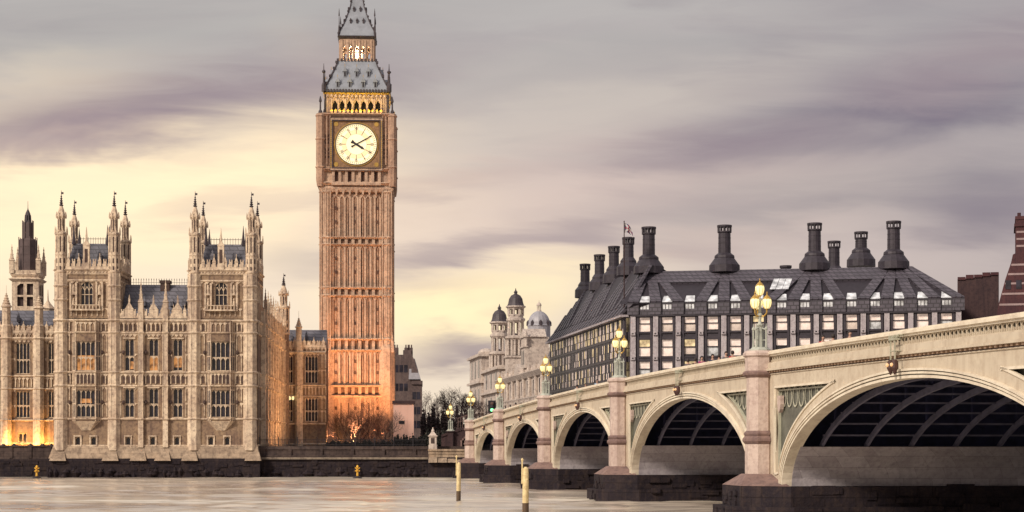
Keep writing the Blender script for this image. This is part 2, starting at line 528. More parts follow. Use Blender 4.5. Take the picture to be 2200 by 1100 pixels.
class Fr:
    """a vertical facade plane: x along it (left to right), y into the building, z up"""
    def __init__(s, px, Z, ang):
        s.O = Vector(((px - 1100) / F * Z, Z))
        s.ang = ang
        s.ex = Vector((math.cos(ang), math.sin(ang)))
        s.ey = Vector((-math.sin(ang), math.cos(ang)))
        s.M = Matrix.Translation((s.O.x, s.O.y, 0)) @ Matrix.Rotation(ang, 4, 'Z')

    def x(s, px, y=0.0):
        k = (px - 1100) / F
        b = s.O + s.ey * y
        return (k * b.y - b.x) / (s.ex.x - k * s.ex.y)

    def z(s, py, x=0.0, y=0.0):
        dep = s.O.y + s.ex.y * x + s.ey.y * y
        return H + (HZ - py) * dep / F


def at(px, Z):
    return Vector(((px - 1100) / F * Z, Z, 0))


# ------------------------------------------------------------------ ground and water
WAVE = 0.055


def water():
    import numpy as np
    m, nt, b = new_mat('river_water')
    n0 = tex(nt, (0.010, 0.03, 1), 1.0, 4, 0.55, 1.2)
    nt.links.new(mixc(nt, mrange(nt, n0.outputs[0], 0.36, 0.64), (0.33, 0.265, 0.22), (0.68, 0.61, 0.50)), b.inputs['Base Color'])  # silt and foam tones, paled to carry the bright sky reflection
    b.inputs['IOR'].default_value = 1.33
    b.inputs['Roughness'].default_value = 0.17
    w = MB()
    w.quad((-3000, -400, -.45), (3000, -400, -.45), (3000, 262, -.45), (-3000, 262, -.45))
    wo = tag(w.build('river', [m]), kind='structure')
    # rippled surface of the reach in view: short waves, calmer and choppier patches
    x = np.arange(-86, 80.01, 0.60)
    y = np.arange(84, 250.01, 0.20)
    X, Y = np.meshgrid(x, y)
    r = np.random.RandomState(7)
    Zs = np.zeros_like(X)
    for k in range(30):
        lam = r.uniform(0.9, 3.2)
        th = r.normal(math.pi / 2, 0.22)
        kk = 2 * math.pi / lam
        ph = r.uniform(0, 2 * math.pi)
        Zs += (WAVE * lam / 13.0) * np.sin(kk * (np.cos(th) * X + np.sin(th) * Y) + ph + 0.6 * np.sin(X * 0.11 + k))
    patch = np.zeros_like(X)
    for k in range(14):
        lx, ly = r.uniform(25, 110), r.uniform(9, 45)
        patch += np.sin(2 * math.pi * (X / lx + r.uniform(-.2, .2) * Y / ly) + r.uniform(0, 6)) * np.sin(2 * math.pi * Y / ly + r.uniform(0, 6))
    Zs *= np.clip(1.0 + 0.34 * patch, 0.25, 1.8) * np.clip(1.15 - (Y - 190) / 75, 0.35, 1.15)
    ny, nx = X.shape
    me = bpy.data.meshes.new('river_water')
    co = np.stack([X, Y, Zs], -1).reshape(-1, 3)
    i = np.arange(nx * ny).reshape(ny, nx)
    f = np.stack([i[:-1, :-1], i[:-1, 1:], i[1:, 1:], i[1:, :-1]], -1).reshape(-1, 4)
    me.vertices.add(len(co))
    me.vertices.foreach_set('co', co.ravel())
    me.loops.add(f.size)
    me.loops.foreach_set('vertex_index', f.ravel())
    me.polygons.add(len(f))
    me.polygons.foreach_set('loop_start', np.arange(0, f.size, 4))
    me.polygons.foreach_set('loop_total', np.full(len(f), 4))
    me.polygons.foreach_set('use_smooth', np.ones(len(f), bool))
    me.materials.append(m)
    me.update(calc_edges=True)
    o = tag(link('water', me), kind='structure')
    g = MB()
    # west-bank ground, from the river walls to the horizon (one sheet)
    e = []
    for px, Z in ((-900, 262), (100, 262), (560, 262), (1900, 262), (3600, 262)):
        p = at(px, Z)
        e.append((p.x, p.y, 4.15))
    e[0] = (-3000, 262, 4.15)
    e[-1] = (3000, 262, 4.15)
    g._add(e + [(8000, 9000, 4.15), (-8000, 9000, 4.15)], [tuple(range(len(e) + 2))])
    tag(g.build('ground', ['paving']), kind='structure')


water()


# ------------------------------------------------------------------ the bridge
BA = math.atan((563 - 1100) / F)
BU = Vector((math.sin(BA), math.cos(BA)))      # away, towards the far bank
BN = Vector((math.cos(BA), -math.sin(BA)))     # across the bridge, away from the camera
_p0 = BN * 27.5 + BU * 243.2
BM = Matrix.Translation((_p0.x, _p0.y, 0)) @ Matrix.Rotation(math.atan2(-BU.y, -BU.x), 4, 'Z')
S = [4.5, 34.3, 68.6, 105.3, 145.3, 188.5, 226.0]
HP, SPR, WID = 3.2, 2.0, 26.0


def top(s):
    return 9.4 - 1.25e-4 * (s - 124) ** 2


def bp(px, y=0.0):
    """bridge s of a photo column on the plane y"""
    # world ray (k,1): solve p0 + (-u)*s + n*y
    k = (px - 1100) / F
    b = _p0 + BN * y
    return (k * b.y - b.x) / (-BU.x + k * BU.y)


def arch(i):
    a = (S[i + 1] - S[i]) / 2 - HP
    c = (S[i + 1] + S[i]) / 2
    b = top(c) - 2.1 - SPR
    return c, a, b


def ell(i, t, o=0.0):
    c, a, b = arch(i)
    return c - (a + o) * math.cos(t), SPR + (b + o) * math.sin(t)


def sweep(mb, i, o0, o1, y0, y1, n=44, mat=0, t0=0.0, t1=math.pi):
    for k in range(n):
        ta, tb = t0 + (t1 - t0) * k / n, t0 + (t1 - t0) * (k + 1) / n
        a0, a1, b0, b1 = ell(i, ta, o0), ell(i, ta, o1), ell(i, tb, o0), ell(i, tb, o1)
        mb._add([(a0[0], y0, a0[1]), (a1[0], y0, a1[1]), (b1[0], y0, b1[1]), (b0[0], y0, b0[1]),
                 (a0[0], y1, a0[1]), (a1[0], y1, a1[1]), (b1[0], y1, b1[1]), (b0[0], y1, b0[1])],
                [(0, 1, 2, 3), (7, 6, 5, 4), (0, 3, 7, 4), (1, 5, 6, 2)] + ([(0, 4, 5, 1)] if k == 0 else []) + ([(3, 2, 6, 7)] if k == n - 1 else []), mat)


def run(mb, s0, s1, dz0, dz1, y0, y1, step=3.0, mat=0):
    """member that follows the bridge's camber, between heights top+dz0 and top+dz1"""
    n = max(1, int(round((s1 - s0) / step)))
    for k in range(n):
        a, b = s0 + (s1 - s0) * k / n, s0 + (s1 - s0) * (k + 1) / n
        ta, tb = top(a), top(b)
        mb._add([(a, y0, ta + dz0), (b, y0, tb + dz0), (b, y1, tb + dz0), (a, y1, ta + dz0),
                 (a, y0, ta + dz1), (b, y0, tb + dz1), (b, y1, tb + dz1), (a, y1, ta + dz1)],
                [(0, 3, 2, 1), (4, 5, 6, 7), (0, 1, 5, 4), (2, 3, 7, 6)] + ([(3, 0, 4, 7)] if k == 0 else []) + ([(1, 2, 6, 5)] if k == n - 1 else []), mat)


def zring(i, s, o):
    c, a, b = arch(i)
    q = 1 - ((s - c) / (a + o)) ** 2
    return SPR + (b + o) * math.sqrt(max(0.0, q))


def build_bridge():
    root = thing('arch_bridge', 'long cream painted iron arch bridge on pale granite piers crossing the river', 'bridge', BM)
    rng = random.Random(4)
    # piers
    for i, s in enumerate(S):
        p = MB()
        t = top(s)
        # inner granite walls follow the foot of the arches, then rise straight
        def side(j, sg):
            if j < 0 or j > len(S) - 2:
                return [(s + sg * HP, SPR), (s + sg * HP, t - 1.5)]
            pts = []
            for q in range(6):
                tt = q / 5 * 0.43
                x, z = ell(j, tt if sg > 0 else math.pi - tt, -0.03)
                pts.append((x, z))
            return pts
        rt, lf = side(i, 1), side(i - 1, -1)
        poly = [(x, 0.45, z) for x, z in rt] + [(x, 0.45, z) for x, z in reversed(lf)]
        p.poly(poly, (0, WID - 0.9, 0), 0)
        zt = max(rt[-1][1], lf[-1][1])
        p.box(s - 1.7, s + 1.7, 0.5, WID - 0.5, min(rt[-1][1], lf[-1][1]) - 0.1, t - 1.55, 1)
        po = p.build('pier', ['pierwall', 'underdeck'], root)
        # cutwater base and tidal stonework
        q = MB()
        for g, z0, z1, m in ((0.0, 0.9, SPR - 0.02, 0), (0.55, -1.5, 0.9, 0)):
            w = HP + 0.75 + g
            f_ = 2.0 + g
            q.poly([(s - w, 0.2, z0), (s - 2.0, -f_, z0), (s + 2.0, -f_, z0), (s + w, 0.2, z0), (s + w, WID - 0.2, z0), (s + 2.0, WID + f_, z0), (s - 2.0, WID + f_, z0), (s - w, WID - 0.2, z0)], (0, 0, z1 - z0), m)
        # ragged stones and weed standing proud of the tidal face
        for k in range(70):
            yy = rng.uniform(0.5, WID - 1)
            zz = rng.uniform(0.0, 1.75)
            w = HP + 0.75 + (0.55 if zz < 0.75 else 0.0)
            hh = rng.uniform(0.25, 0.5)
            dd = rng.uniform(0.04, 0.22)
            for sg in (-1, 1):
                x0 = s + sg * (w - 0.1)
                x1 = s + sg * (w + dd)
                q.box(min(x0, x1), max(x0, x1), yy, yy + rng.uniform(0.5, 1.6), zz, zz + hh, 0)
        for k in range(16):
            xx = rng.uniform(-1.9, 1.2)
            zz = rng.uniform(0.0, 1.5)
            ff = 2.0 + (0.55 if zz < 0.6 else 0.0)
            q.box(s + xx, s + xx + rng.uniform(0.5, 1.0), -ff - rng.uniform(0.03, 0.14), -ff + 0.1, zz, zz + rng.uniform(0.2, 0.35), 0)
        q.build('tidal_base', ['weed'], po)
        # plinth: sloped shoulder of the cutwater
        for yc, sg in ((-0.4, -1), (WID + 0.4, 1)):
            d = MB()
            w = HP + 0.75
            d.hexa([(s - w + 0.1, yc - sg * 0.6, SPR), (s - 2.0, yc + sg * 1.62, SPR), (s + 2.0, yc + sg * 1.62, SPR), (s + w - 0.1, yc - sg * 0.6, SPR),
                    (s - 0.95, yc - sg * 0.4, SPR + 0.62), (s - 0.6, yc + sg * 0.9, SPR + 0.62), (s + 0.6, yc + sg * 0.9, SPR + 0.62), (s + 0.95, yc - sg * 0.4, SPR + 0.62)])
            d.build('shoulder', ['granite_dk'], po)
            tm = MB()
            r = 0.76
            tm.lathe(s, yc, [(r + .06, SPR + .45), (r + .06, 4.25)], 8, 0)
            tm.lathe(s, yc, [(r + .07, 4.25), (r + .20, 4.42), (r + .20, 4.55), (r + .07, 4.70), (r + .12, 4.78), (r + .12, 4.86), (r, 4.98)], 8, 1)
            tm.lathe(s, yc, [(r - .02, 4.97), (r - .03, t - 1.45)], 8, 0)
            tm.lathe(s, yc, [(r - .03, t - 1.46), (r + .17, t - 1.30), (r + .20, t - 1.18), (r + .08, t - 1.08)], 8, 1)
            tm.lathe(s, yc, [(r + .06, t - 1.09), (r + .06, t - .34)], 8, 0)
            tm.lathe(s, yc, [(r + .05, t - .35), (r + .18, t - .25), (r + .18, t - .12), (r + .05, t + .02)], 8, 2)
            tm.build('turret', ['granite', 'granite_dk', 'granite'], po)
    # arches
    for i in range(len(S) - 1):
        c, a, b = arch(i)
        # spandrel plate with its two recessed triangular panels
        sp = MB()
        s0, s1 = S[i] + 0.3, S[i + 1] - 0.3
        n = int((s1 - s0) / 0.3)
        oring = 0.42
        def cols(fun, y0, y1, mat=0):
            for k in range(n):
                x0, x1 = s0 + (s1 - s0) * k / n, s0 + (s1 - s0) * (k + 1) / n
                for (l0, h0), (l1, h1) in zip(fun(x0), fun(x1)):
                    if h0 - l0 < 1e-3 and h1 - l1 < 1e-3:
                        continue
                    sp._add([(x0, y0, l0), (x1, y0, l1), (x1, y1, l1), (x0, y1, l0), (x0, y0, h0), (x1, y0, h1), (x1, y1, h1), (x0, y1, h0)],
                            [(0, 3, 2, 1), (4, 5, 6, 7), (0, 1, 5, 4), (2, 3, 7, 6), (3, 0, 4, 7), (1, 2, 6, 5)], mat)
        def low(x):
            return zring(i, x, 0.05)
        def panel(x):
            """(low, high) of the recess at x or None"""
            d = min(x - S[i], S[i + 1] - x) - 1.55
            if d < 0:
                return None
            l, h = zring(i, x, 0.95), top(x) - 1.95
            l = max(l, SPR + 0.6)
            return (l, h) if h - l > 0.05 else None
        def fun(x):
            tt = top(x) - 1.28
            p = panel(x)
            if p is None:
                m_ = (low(x) + tt) / 2
                return [(low(x), m_), (m_, tt)]
            return [(low(x), p[0]), (p[1], tt)]
        cols(fun, 0.0, 0.30)
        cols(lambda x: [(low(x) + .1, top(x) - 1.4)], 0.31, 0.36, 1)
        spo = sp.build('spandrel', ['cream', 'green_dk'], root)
        # panel frame and tracery
        for sg, e in ((1, S[i]), (-1, S[i + 1])):
            fr, sh = MB(), MB()
            X = lambda d: e + sg * d
            d0, d1 = 1.55, 1.55
            while panel(X(d1 + 0.1)):
                d1 += 0.1
            m_ = 26
            for inset, wd, y0, y1, mat in ((0.0, 0.11, -0.06, 0.06, 0), (0.20, 0.07, 0.14, 0.29, 1)):
                prev = None
                for k in range(m_ + 1):
                    d = d0 + inset + (d1 - d0 - inset * 2.2) * k / m_
                    pn = panel(X(d))
                    if not pn or pn[1] - pn[0] < 2 * inset + 0.02:
                        continue
                    pt = (X(d), pn[0] + inset, pn[1] - inset)
                    if prev:
                        for zi, dz in ((1, wd), (2, -wd)):
                            fr._add([(prev[0], y0, prev[zi]), (pt[0], y0, pt[zi]), (pt[0], y1, pt[zi]), (prev[0], y1, prev[zi]),
                                     (prev[0], y0, prev[zi] + dz), (pt[0], y0, pt[zi] + dz), (pt[0], y1, pt[zi] + dz), (prev[0], y1, prev[zi] + dz)],
                                    [(0, 3, 2, 1), (4, 5, 6, 7), (0, 1, 5, 4), (2, 3, 7, 6)], mat)
                    else:
                        fr.box(min(pt[0], pt[0] + sg * wd), max(pt[0], pt[0] + sg * wd), y0, y1, pt[1], pt[2], mat)
                    prev = pt
            # pointed loops diminishing towards the crown
            d = d0 + 0.35
            while d < d1 - 0.5:
                pn = panel(X(d))
                pn2 = panel(X(d + 1.0))
                if pn and pn2:
                    lo, hi = max(pn[0], pn2[0]) + 0.22, min(pn[1], pn2[1]) - 0.2
                    if hi - lo > 0.15:
                        fr.M = Matrix.Translation((0, .22, 0)) @ Matrix.Diagonal((1, .2, 1, 1))
                        cx, rz = X(d + 0.5), min((hi - lo) / 2 + .1, .52)
                        zc_ = hi - rz + .1
                        pv = None
                        for q in range(13):
                            an = 2 * math.pi * q / 12
                            pt = (cx + .43 * math.cos(an), 0.15, zc_ + rz * math.sin(an))
                            if pv:
                                fr.tube(pv, pt, .06, n=4, mat=1, caps=False)
                            pv = pt
                        fr.M = Matrix.Identity(4)
                d += 1.08
            pn = panel(X(d0 + 0.75))
            if pn and pn[1] - pn[0] > 1.2:
                cx, zc = X(d0 + 0.72), pn[1] - 0.95
                sh.poly([(cx - .32, .02, zc + .42), (cx + .32, .02, zc + .42), (cx + .32, .02, zc - .05), (cx + .2, .02, zc - .32), (cx, .02, zc - .5), (cx - .2, .02, zc - .32), (cx - .32, .02, zc - .05)], (0, .2, 0), 0)
            fr.build('panel_tracery', ['cream_hi', 'green'], spo)
            if sh.f:
                sh.build('shield', ['granite'], spo)
        # arch ring: stepped mouldings
        rg = MB()
        sweep(rg, i, -0.02, 0.10, -0.10, 0.55, mat=0)
        sweep(rg, i, 0.10, 0.155, -0.04, 0.30, mat=1)
        sweep(rg, i, 0.155, 0.25, -0.14, 0.30, mat=0)
        sweep(rg, i, 0.25, 0.30, -0.04, 0.30, mat=1)
        sweep(rg, i, 0.30, 0.40, -0.17, 0.30, mat=0)
        rg.build('arch_ring', ['cream_hi', 'green_dk'], root)
        # girders under the deck
        for k in range(10):
            y = 1.6 + k * 2.45
            g = MB()
            sweep(g, i, 0.08, 0.40, y, y + 0.15, 30)
            # open spandrel struts above the girder
            for q in range(-4, 5):
                if q == 0:
                    continue
                x = c + q * a / 5
                z = zring(i, x, 0.5)
                zt = top(x) - 1.7
                if zt - z > 0.2:
                    g.box(x - .08, x + .08, y + .03, y + .12, z, zt, 1)
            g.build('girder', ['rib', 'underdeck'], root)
        br = MB()
        for q in range(1, 24):
            t = math.pi * q / 24
            x, z = ell(i, t, 0.32)
            if z > 4.15:
                br.box(x - .04, x + .04, 1.5, WID - 1, z - .04, z + .05)
        br.build('cross_bracing', ['rib'], root)
        so_ = MB()
        run(so_, S[i] + 1, S[i + 1] - 1, -1.75, -1.62, 0.4, WID - 0.4)
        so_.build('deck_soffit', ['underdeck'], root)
        # parapet bay
        for side in (0, 1):
            fl = (lambda y0, y1: (y0, y1)) if side == 0 else (lambda y0, y1: (WID - y1, WID - y0))
            e0, e1 = S[i] + 0.2, S[i + 1] - 0.2
            pp = MB()
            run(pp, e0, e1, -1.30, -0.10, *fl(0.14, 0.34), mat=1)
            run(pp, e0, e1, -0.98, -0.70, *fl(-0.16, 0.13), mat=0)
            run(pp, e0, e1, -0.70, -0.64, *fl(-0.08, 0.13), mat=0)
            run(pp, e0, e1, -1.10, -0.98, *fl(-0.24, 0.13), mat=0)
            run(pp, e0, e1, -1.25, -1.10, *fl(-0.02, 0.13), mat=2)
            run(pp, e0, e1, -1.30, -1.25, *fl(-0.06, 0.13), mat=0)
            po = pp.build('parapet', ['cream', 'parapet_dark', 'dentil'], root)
            cp = MB()
            run(cp, e0, e1, -0.30, -0.20, *fl(-0.06, 0.40))
            run(cp, e0, e1, -0.20, -0.08, *fl(-0.16, 0.46))
            run(cp, e0, e1, -0.08, 0.0, *fl(-0.08, 0.40))
            cp.build('coping', ['cream_hi'], po)
            if side:
                continue
            dn, tr = MB(), MB()
            s = e0 + .2
            while s < e1 - .3:
                t = top(s)
                dn.box(s, s + .22, -.15, -.02, t - 1.20, t - 1.105)
                s += .5
            dn.build('dentil', ['dentilblock'], po)['kind'] = 'stuff'
            s = e0 + .3
            while s < e1 - .4:
                t = top(s)
                tr.box(s - .032, s + .032, .04, .14, t - .64, t - .30)
                tr.tube((s, .07, t - .44), (s + .11, .07, t - .35), .024, n=3)
                tr.tube((s + .11, .07, t - .35), (s + .22, .07, t - .30), .024, n=3)
                tr.tube((s + .44, .07, t - .44), (s + .33, .07, t - .35), .024, n=3)
                tr.tube((s + .33, .07, t - .35), (s + .22, .07, t - .30), .024, n=3)
                tr.box(s + .19, s + .25, .04, .13, t - .64, t - .50)
                s += .44
            tr.build('parapet_tracery', ['cream'], po)
    dk = MB()
    run(dk, -4, 245, -1.62, -1.18, 0.36, WID - 0.36)
    dk.build('deck', ['asphalt'], root)
    # abutment on the far bank
    ab = MB()
    ab.box(-9, S[0] + 0.9, 0.6, WID - .6, -1, top(0) - 1.65)
    ab.build('abutment', ['quay'], root)
    rd = MB()
    run(rd, -4, 245, -1.17, -1.165, 3.9, WID - 3.9)
    o = tag(rd.build('road', ['asphalt']), kind='structure')
    o.matrix_world = BM
    return root


bridge = build_bridge()


# ------------------------------------------------------------------ bridge lamps
def make_lamp():
    root = thing('bridge_lamp', None, 'street lamp', None, 'triple lamps along the bridge parapet')
    b = MB()
    b.lathe(0, 0, [(.62, 0), (.62, .10), (.50, .16), (.44, .22)], 8)
    b.lathe(0, 0, [(.20, .2), (.17, .8), (.15, 1.35), (.22, 1.42), (.22, 1.5)], 8)
    for k in range(4):
        a = math.pi / 4 + k * math.pi / 2
        x, y = .40 * math.cos(a), .40 * math.sin(a)
        b.lathe(x, y, [(.075, .18), (.055, .5), (.055, 1.15), (.09, 1.2), (.09, 1.26), (.03, 1.36), (.015, 1.52)], 6)
        b.tube((x, y, 1.18), (0, 0, 1.34), .04, n=4)
        b.tube((x, y, .62), (0, 0, .62), .03, n=4)
    b.build('pedestal', ['lampgreen'], root)
    c = MB()
    c.lathe(0, 0, [(.12, 1.5), (.085, 1.62), (.075, 1.9), (.15, 1.96), (.15, 2.04), (.08, 2.1), (.06, 2.6), (.09, 2.8), (.05, 2.9), (.05, 3.08)], 8)
    c.build('column', ['lampgreen'], root)
    arms = MB()
    heads = [(0, 0, 3.08)]
    for k in range(3):
        a = R(-90 + 32 + 120 * k)
        x, y = .40 * math.cos(a), .40 * math.sin(a)
        heads.append((x, y, 2.34))
        pts = [(0, 0, 2.0), (x * .55, y * .55, 1.92), (x * .95, y * .95, 2.08), (x, y, 2.34)]
        for p, q in zip(pts, pts[1:]):
            arms.tube(p, q, .045, n=5)
    arms.build('bracket', ['gold'], root)
    for x, y, z in heads:
        g = MB()
        g.lathe(0, 0, [(.11, 0), (.20, .11), (.25, .30), (.245, .45), (.21, .54)], 8)
        go = g.build('lantern', ['lampglass'], root, (x, y, z))
        h = MB()
        h.lathe(0, 0, [(.235, .53), (.21, .58), (.14, .66), (.10, .70), (.05, .74), (.025, .80), (.045, .84), (.01, .95)], 8)
        for k in range(8):
            a = math.pi / 8 + k * math.pi / 4
            h.tube((.125 * math.cos(a), .125 * math.sin(a), 0), (.204 * math.cos(a), .204 * math.sin(a), .11), .013, n=3)
            h.tube((.204 * math.cos(a), .204 * math.sin(a), .11), (.254 * math.cos(a), .254 * math.sin(a), .30), .013, n=3)
            h.tube((.254 * math.cos(a), .254 * math.sin(a), .30), (.215 * math.cos(a), .215 * math.sin(a), .54), .013, n=3)
        h.lathe(0, 0, [(.06, -.07), (.10, 0), (.08, .02)], 8)
        h.build('lantern_cap', ['gold'], go)
    return root


lamp0 = make_lamp()
spots = [(i, -0.4) for i in range(len(S))] + [(i, WID + 0.4) for i in range(1, 5)]
near_words = ['last pier before the far bank', 'second pier out from the far bank', 'pier in front of the dark office block corner street side',
              'pier in front of the dark office block front corner', 'big pier between the two widest arches']
lamp_labels = {
    (0, 0): 'glowing triple lantern lamp above the pier where the bridge meets the bank',
    (1, 0): 'glowing triple lantern lamp above the pier between the two smallest arches',
    (2, 0): 'glowing triple lantern lamp before the white domed building and dark office side wall',
    (3, 0): 'glowing triple lantern lamp before the lit corner of the dark office block',
    (4, 0): 'tallest glowing triple lantern lamp, above the thick pier of the widest arch',
    (5, 0): 'triple lantern lamp above the pier past the widest arch, out of view',
    (6, 0): 'triple lantern lamp above the last pier near the viewer, out of view'}
_first = True
for i, y in spots:
    if y > 0 and i != 2:
        continue
    if i >= 5:
        continue
    o = lamp0 if _first else copy_tree(lamp0)
    _first = False
    sx = S[i]
    if y > 0:
        sx = bp(1274, y)
    o.matrix_world = BM @ Matrix.Translation((sx, y, top(sx) + 0.0))
    o['label'] = lamp_labels[(i, 0)] if y < 0 else 'dimmer triple lantern lamp standing on the far parapet of the bridge'
    o['group'] = 'triple lamps along the bridge parapet'
o = copy_tree(lamp0)
p = at(968, 262)
o.matrix_world = Matrix.Translation((p.x, p.y, H + (HZ - 926) * 262 / F))
o['label'] = 'glowing triple lantern lamp on the dark approach wall short of the bridge'


# navigation lights hung from the crowns
def nav_light(i, label):
    c, a, b = arch(i)
    t = top(c)
    root = thing('navigation_light', label, 'navigation light', BM @ Matrix.Translation((c, 0, t)) @ Matrix.Diagonal((.75, 1, 1, 1)), 'amber navigation lights over the arches')
    f_ = MB()
    for x in (-.36, .36):
        f_.box(x - .03, x + .03, -.50, -.44, -1.32, -.42)
        f_.tube((x, -.47, -.42), (x, -.30, -.22), .035, n=4)
        f_.tube((x, -.30, -.22), (x, .0, -.26), .035, n=4)
    f_.box(-.52, .52, -.52, -.30, -.46, -.38)
    f_.box(-.42, .42, -.50, -.2, -.95, -.91)
    f_.box(-.60, -.48, -.5, .05, -.40, -.24)
    f_.build('bracket', ['green'], root)
    for x in (-.36, .36):
        hd = MB()
        hd.lathe(x, -.47, [(.07, -1.30), (.15, -1.38), (.17, -1.66), (.10, -1.80), (.03, -1.95)], 10)
        ho = hd.build('housing', ['lamphood'], root)
        ln = MB()
        ln.lathe(x + .02, -.60, [(.02, -1.62), (.08, -1.59), (.10, -1.53), (.08, -1.47), (.02, -1.44)], 10)
        ln.build('lens', ['orange_lamp'], ho, smooth=True)


for i, l in ((0, 'small amber light pair hung over the smallest arch beside the bank'), (1, 'amber light pair hung over the second smallest arch'),
             (2, 'amber light pair hung over the middle sized third arch'), (3, 'amber light pair hung over the arch with the dark office corner above'),
             (4, 'largest pair of amber lights hung over the widest arch')):
    nav_light(i, l)


# ------------------------------------------------------------------ gothic kit
def wall_holes(mb, x0, x1, z0, z1, holes, y=0.0, dep=0.45, mat=0, rmat=None):
    """wall face at y with rectangular openings (a, b, c, d) and their reveals"""
    holes = [(max(a, x0), min(b, x1), max(c, z0), min(d, z1)) for a, b, c, d in holes if a < x1 and b > x0 and c < z1 and d > z0]
    xs = sorted({x0, x1, *[h[0] for h in holes], *[h[1] for h in holes]})
    zs = sorted({z0, z1, *[h[2] for h in holes], *[h[3] for h in holes]})
    rmat = mat if rmat is None else rmat
    for i in range(len(xs) - 1):
        for j in range(len(zs) - 1):
            cx, cz = (xs[i] + xs[i + 1]) / 2, (zs[j] + zs[j + 1]) / 2
            if any(a < cx < b and c < cz < d for a, b, c, d in holes):
                continue
            mb.quad((xs[i], y, zs[j]), (xs[i + 1], y, zs[j]), (xs[i + 1], y, zs[j + 1]), (xs[i], y, zs[j + 1]), mat)
    for a, b, c, d in holes:
        e = y + dep
        mb.quad((a, y, c), (a, y, d), (a, e, d), (a, e, c), rmat)
        mb.quad((b, y, c), (b, e, c), (b, e, d), (b, y, d), rmat)
        mb.quad((a, y, c), (a, e, c), (b, e, c), (b, y, c), rmat)
        mb.quad((a, y, d), (b, y, d), (b, e, d), (a, e, d), rmat)


def panelling(mb, x0, x1, z0, z1, holes, pitch=0.62, y=0.0, p=0.10, w=0.11, mat=0, arch=True):
    """blind tracery: thin upright ribs with little pointed heads"""
    n = max(2, int(round((x1 - x0) / pitch)))
    q = (x1 - x0) / n
    for k in range(n + 1):
        x = x0 + q * k
        spans = [(z0, z1)]
        for a, b, c, d in holes:
            if a - .05 < x < b + .05:
                ns = []
                for s0, s1 in spans:
                    if d <= s0 or c >= s1:
                        ns.append((s0, s1))
                    else:
                        if c > s0:
                            ns.append((s0, c))
                        if d < s1:
                            ns.append((d, s1))
                spans = ns
        for s0, s1 in spans:
            if s1 - s0 > 0.25:
                mb.box(x - w / 2, x + w / 2, y - p, y + .02, s0, s1, mat)
        if arch and k < n:
            xm = x + q / 2
            if not any(a - .1 < xm < b + .1 and c < z1 - .15 < d for a, b, c, d in holes):
                hh = min(.45, q * .8)
                mb.poly([(x, y - p * .8, z1), (x, y - p * .8, z1 - hh), (xm, y - p * .8, z1 - .08)], (0, p * .8, 0), mat)
                mb.poly([(x + q, y - p * .8, z1), (xm, y - p * .8, z1 - .08), (x + q, y - p * .8, z1 - hh)], (0, p * .8, 0), mat)


_wc = {}


def window(parent, x, y, z, w, h, lights=3, trans=1, lit=None, pointed=False, trim='stone_hi', wall='stone', name='window'):
    """mullioned window, y is the wall face; the opening is w x h with its foot at z"""
    key = (round(w, 2), round(h, 2), lights, trans, lit, pointed, trim, wall)
    if key not in _wc:
        f, g = MB(), MB()
        t = .09
        d0, d1 = .22, .40
        f.box(-w / 2, -w / 2 + t, d0 - .08, d1, 0, h)
        f.box(w / 2 - t, w / 2, d0 - .08, d1, 0, h)
        f.box(-w / 2 + t, w / 2 - t, d0 - .08, d1, 0, t)
        for k in range(1, lights):
            xx = -w / 2 + w * k / lights
            f.box(xx - .035, xx + .035, d0, d1, t, h)
        for k in range(trans):
            zz = h * (.46 if trans == 1 else (k + 1) / (trans + 1))
            f.box(-w / 2 + t, w / 2 - t, d0 + .015, d1, zz - .05, zz + .05)
        q = w / lights
        if pointed:
            # one big pointed head filled with tracery
            n = 8
            for sg in (-1, 1):
                pts = [(sg * w / 2, d0 - .05, h)]
                for k in range(n + 1):
                    a = k / n
                    pts.append((sg * w / 2 * math.cos(a * math.pi / 2), d0 - .05, h - w * .62 * (1 - math.sin(a * math.pi / 2))))
                if sg > 0:
                    pts = pts[::-1]
                f.poly(pts, (0, d1 - d0 + .05, 0))
            zt = h - w * .62
            for k in range(lights):
                xx = -w / 2 + q * (k + .5)
                f.lathe(xx, 0, [(q * .5, 0), (q * .5, 0)], 3, caps=False) if False else None
                f.tube((xx - q / 2, d0 + .08, zt - .1), (xx, d0 + .08, zt + q * .8), .05, n=4)
                f.tube((xx + q / 2, d0 + .08, zt - .1), (xx, d0 + .08, zt + q * .8), .05, n=4)
        else:
            for lvl in ([h] + ([h * .46 - .05] if trans else [])):
                for k in range(lights):
                    xx = -w / 2 + q * k
                    f.poly([(xx, d0 + .02, lvl), (xx, d0 + .02, lvl - q * .8), (xx + q * .18, d0 + .02, lvl - q * .35), (xx + q / 2, d0 + .02, lvl - .06)], (0, .15, 0))
                    f.poly([(xx + q, d0 + .02, lvl), (xx + q / 2, d0 + .02, lvl - .06), (xx + q * .82, d0 + .02, lvl - q * .35), (xx + q, d0 + .02, lvl - q * .8)], (0, .15, 0))
        if lit:
            lo, hi, xa, xb = lit
            zs = sorted({0, lo * h, hi * h, h})
            xs = sorted({-w / 2, w / 2, -w / 2 + xa * w, -w / 2 + xb * w})
            for a, b in zip(xs, xs[1:]):
                for c, d in zip(zs, zs[1:]):
                    on = lo * h <= (c + d) / 2 <= hi * h and -w / 2 + xa * w <= (a + b) / 2 <= -w / 2 + xb * w
                    g.quad((a, .42, c), (b, .42, c), (b, .42, d), (a, .42, d), 1 if on else 0)
        else:
            g.quad((-w / 2, .42, 0), (w / 2, .42, 0), (w / 2, .42, h), (-w / 2, .42, h))
        _wc[key] = (f.mesh('window', [trim]), g.mesh('pane', ['glass', 'warm'] if lit else ['glass']))
    fm, gm = _wc[key]
    o = link(name, fm, parent, (x, y, z))
    link('pane', gm, o)
    return o


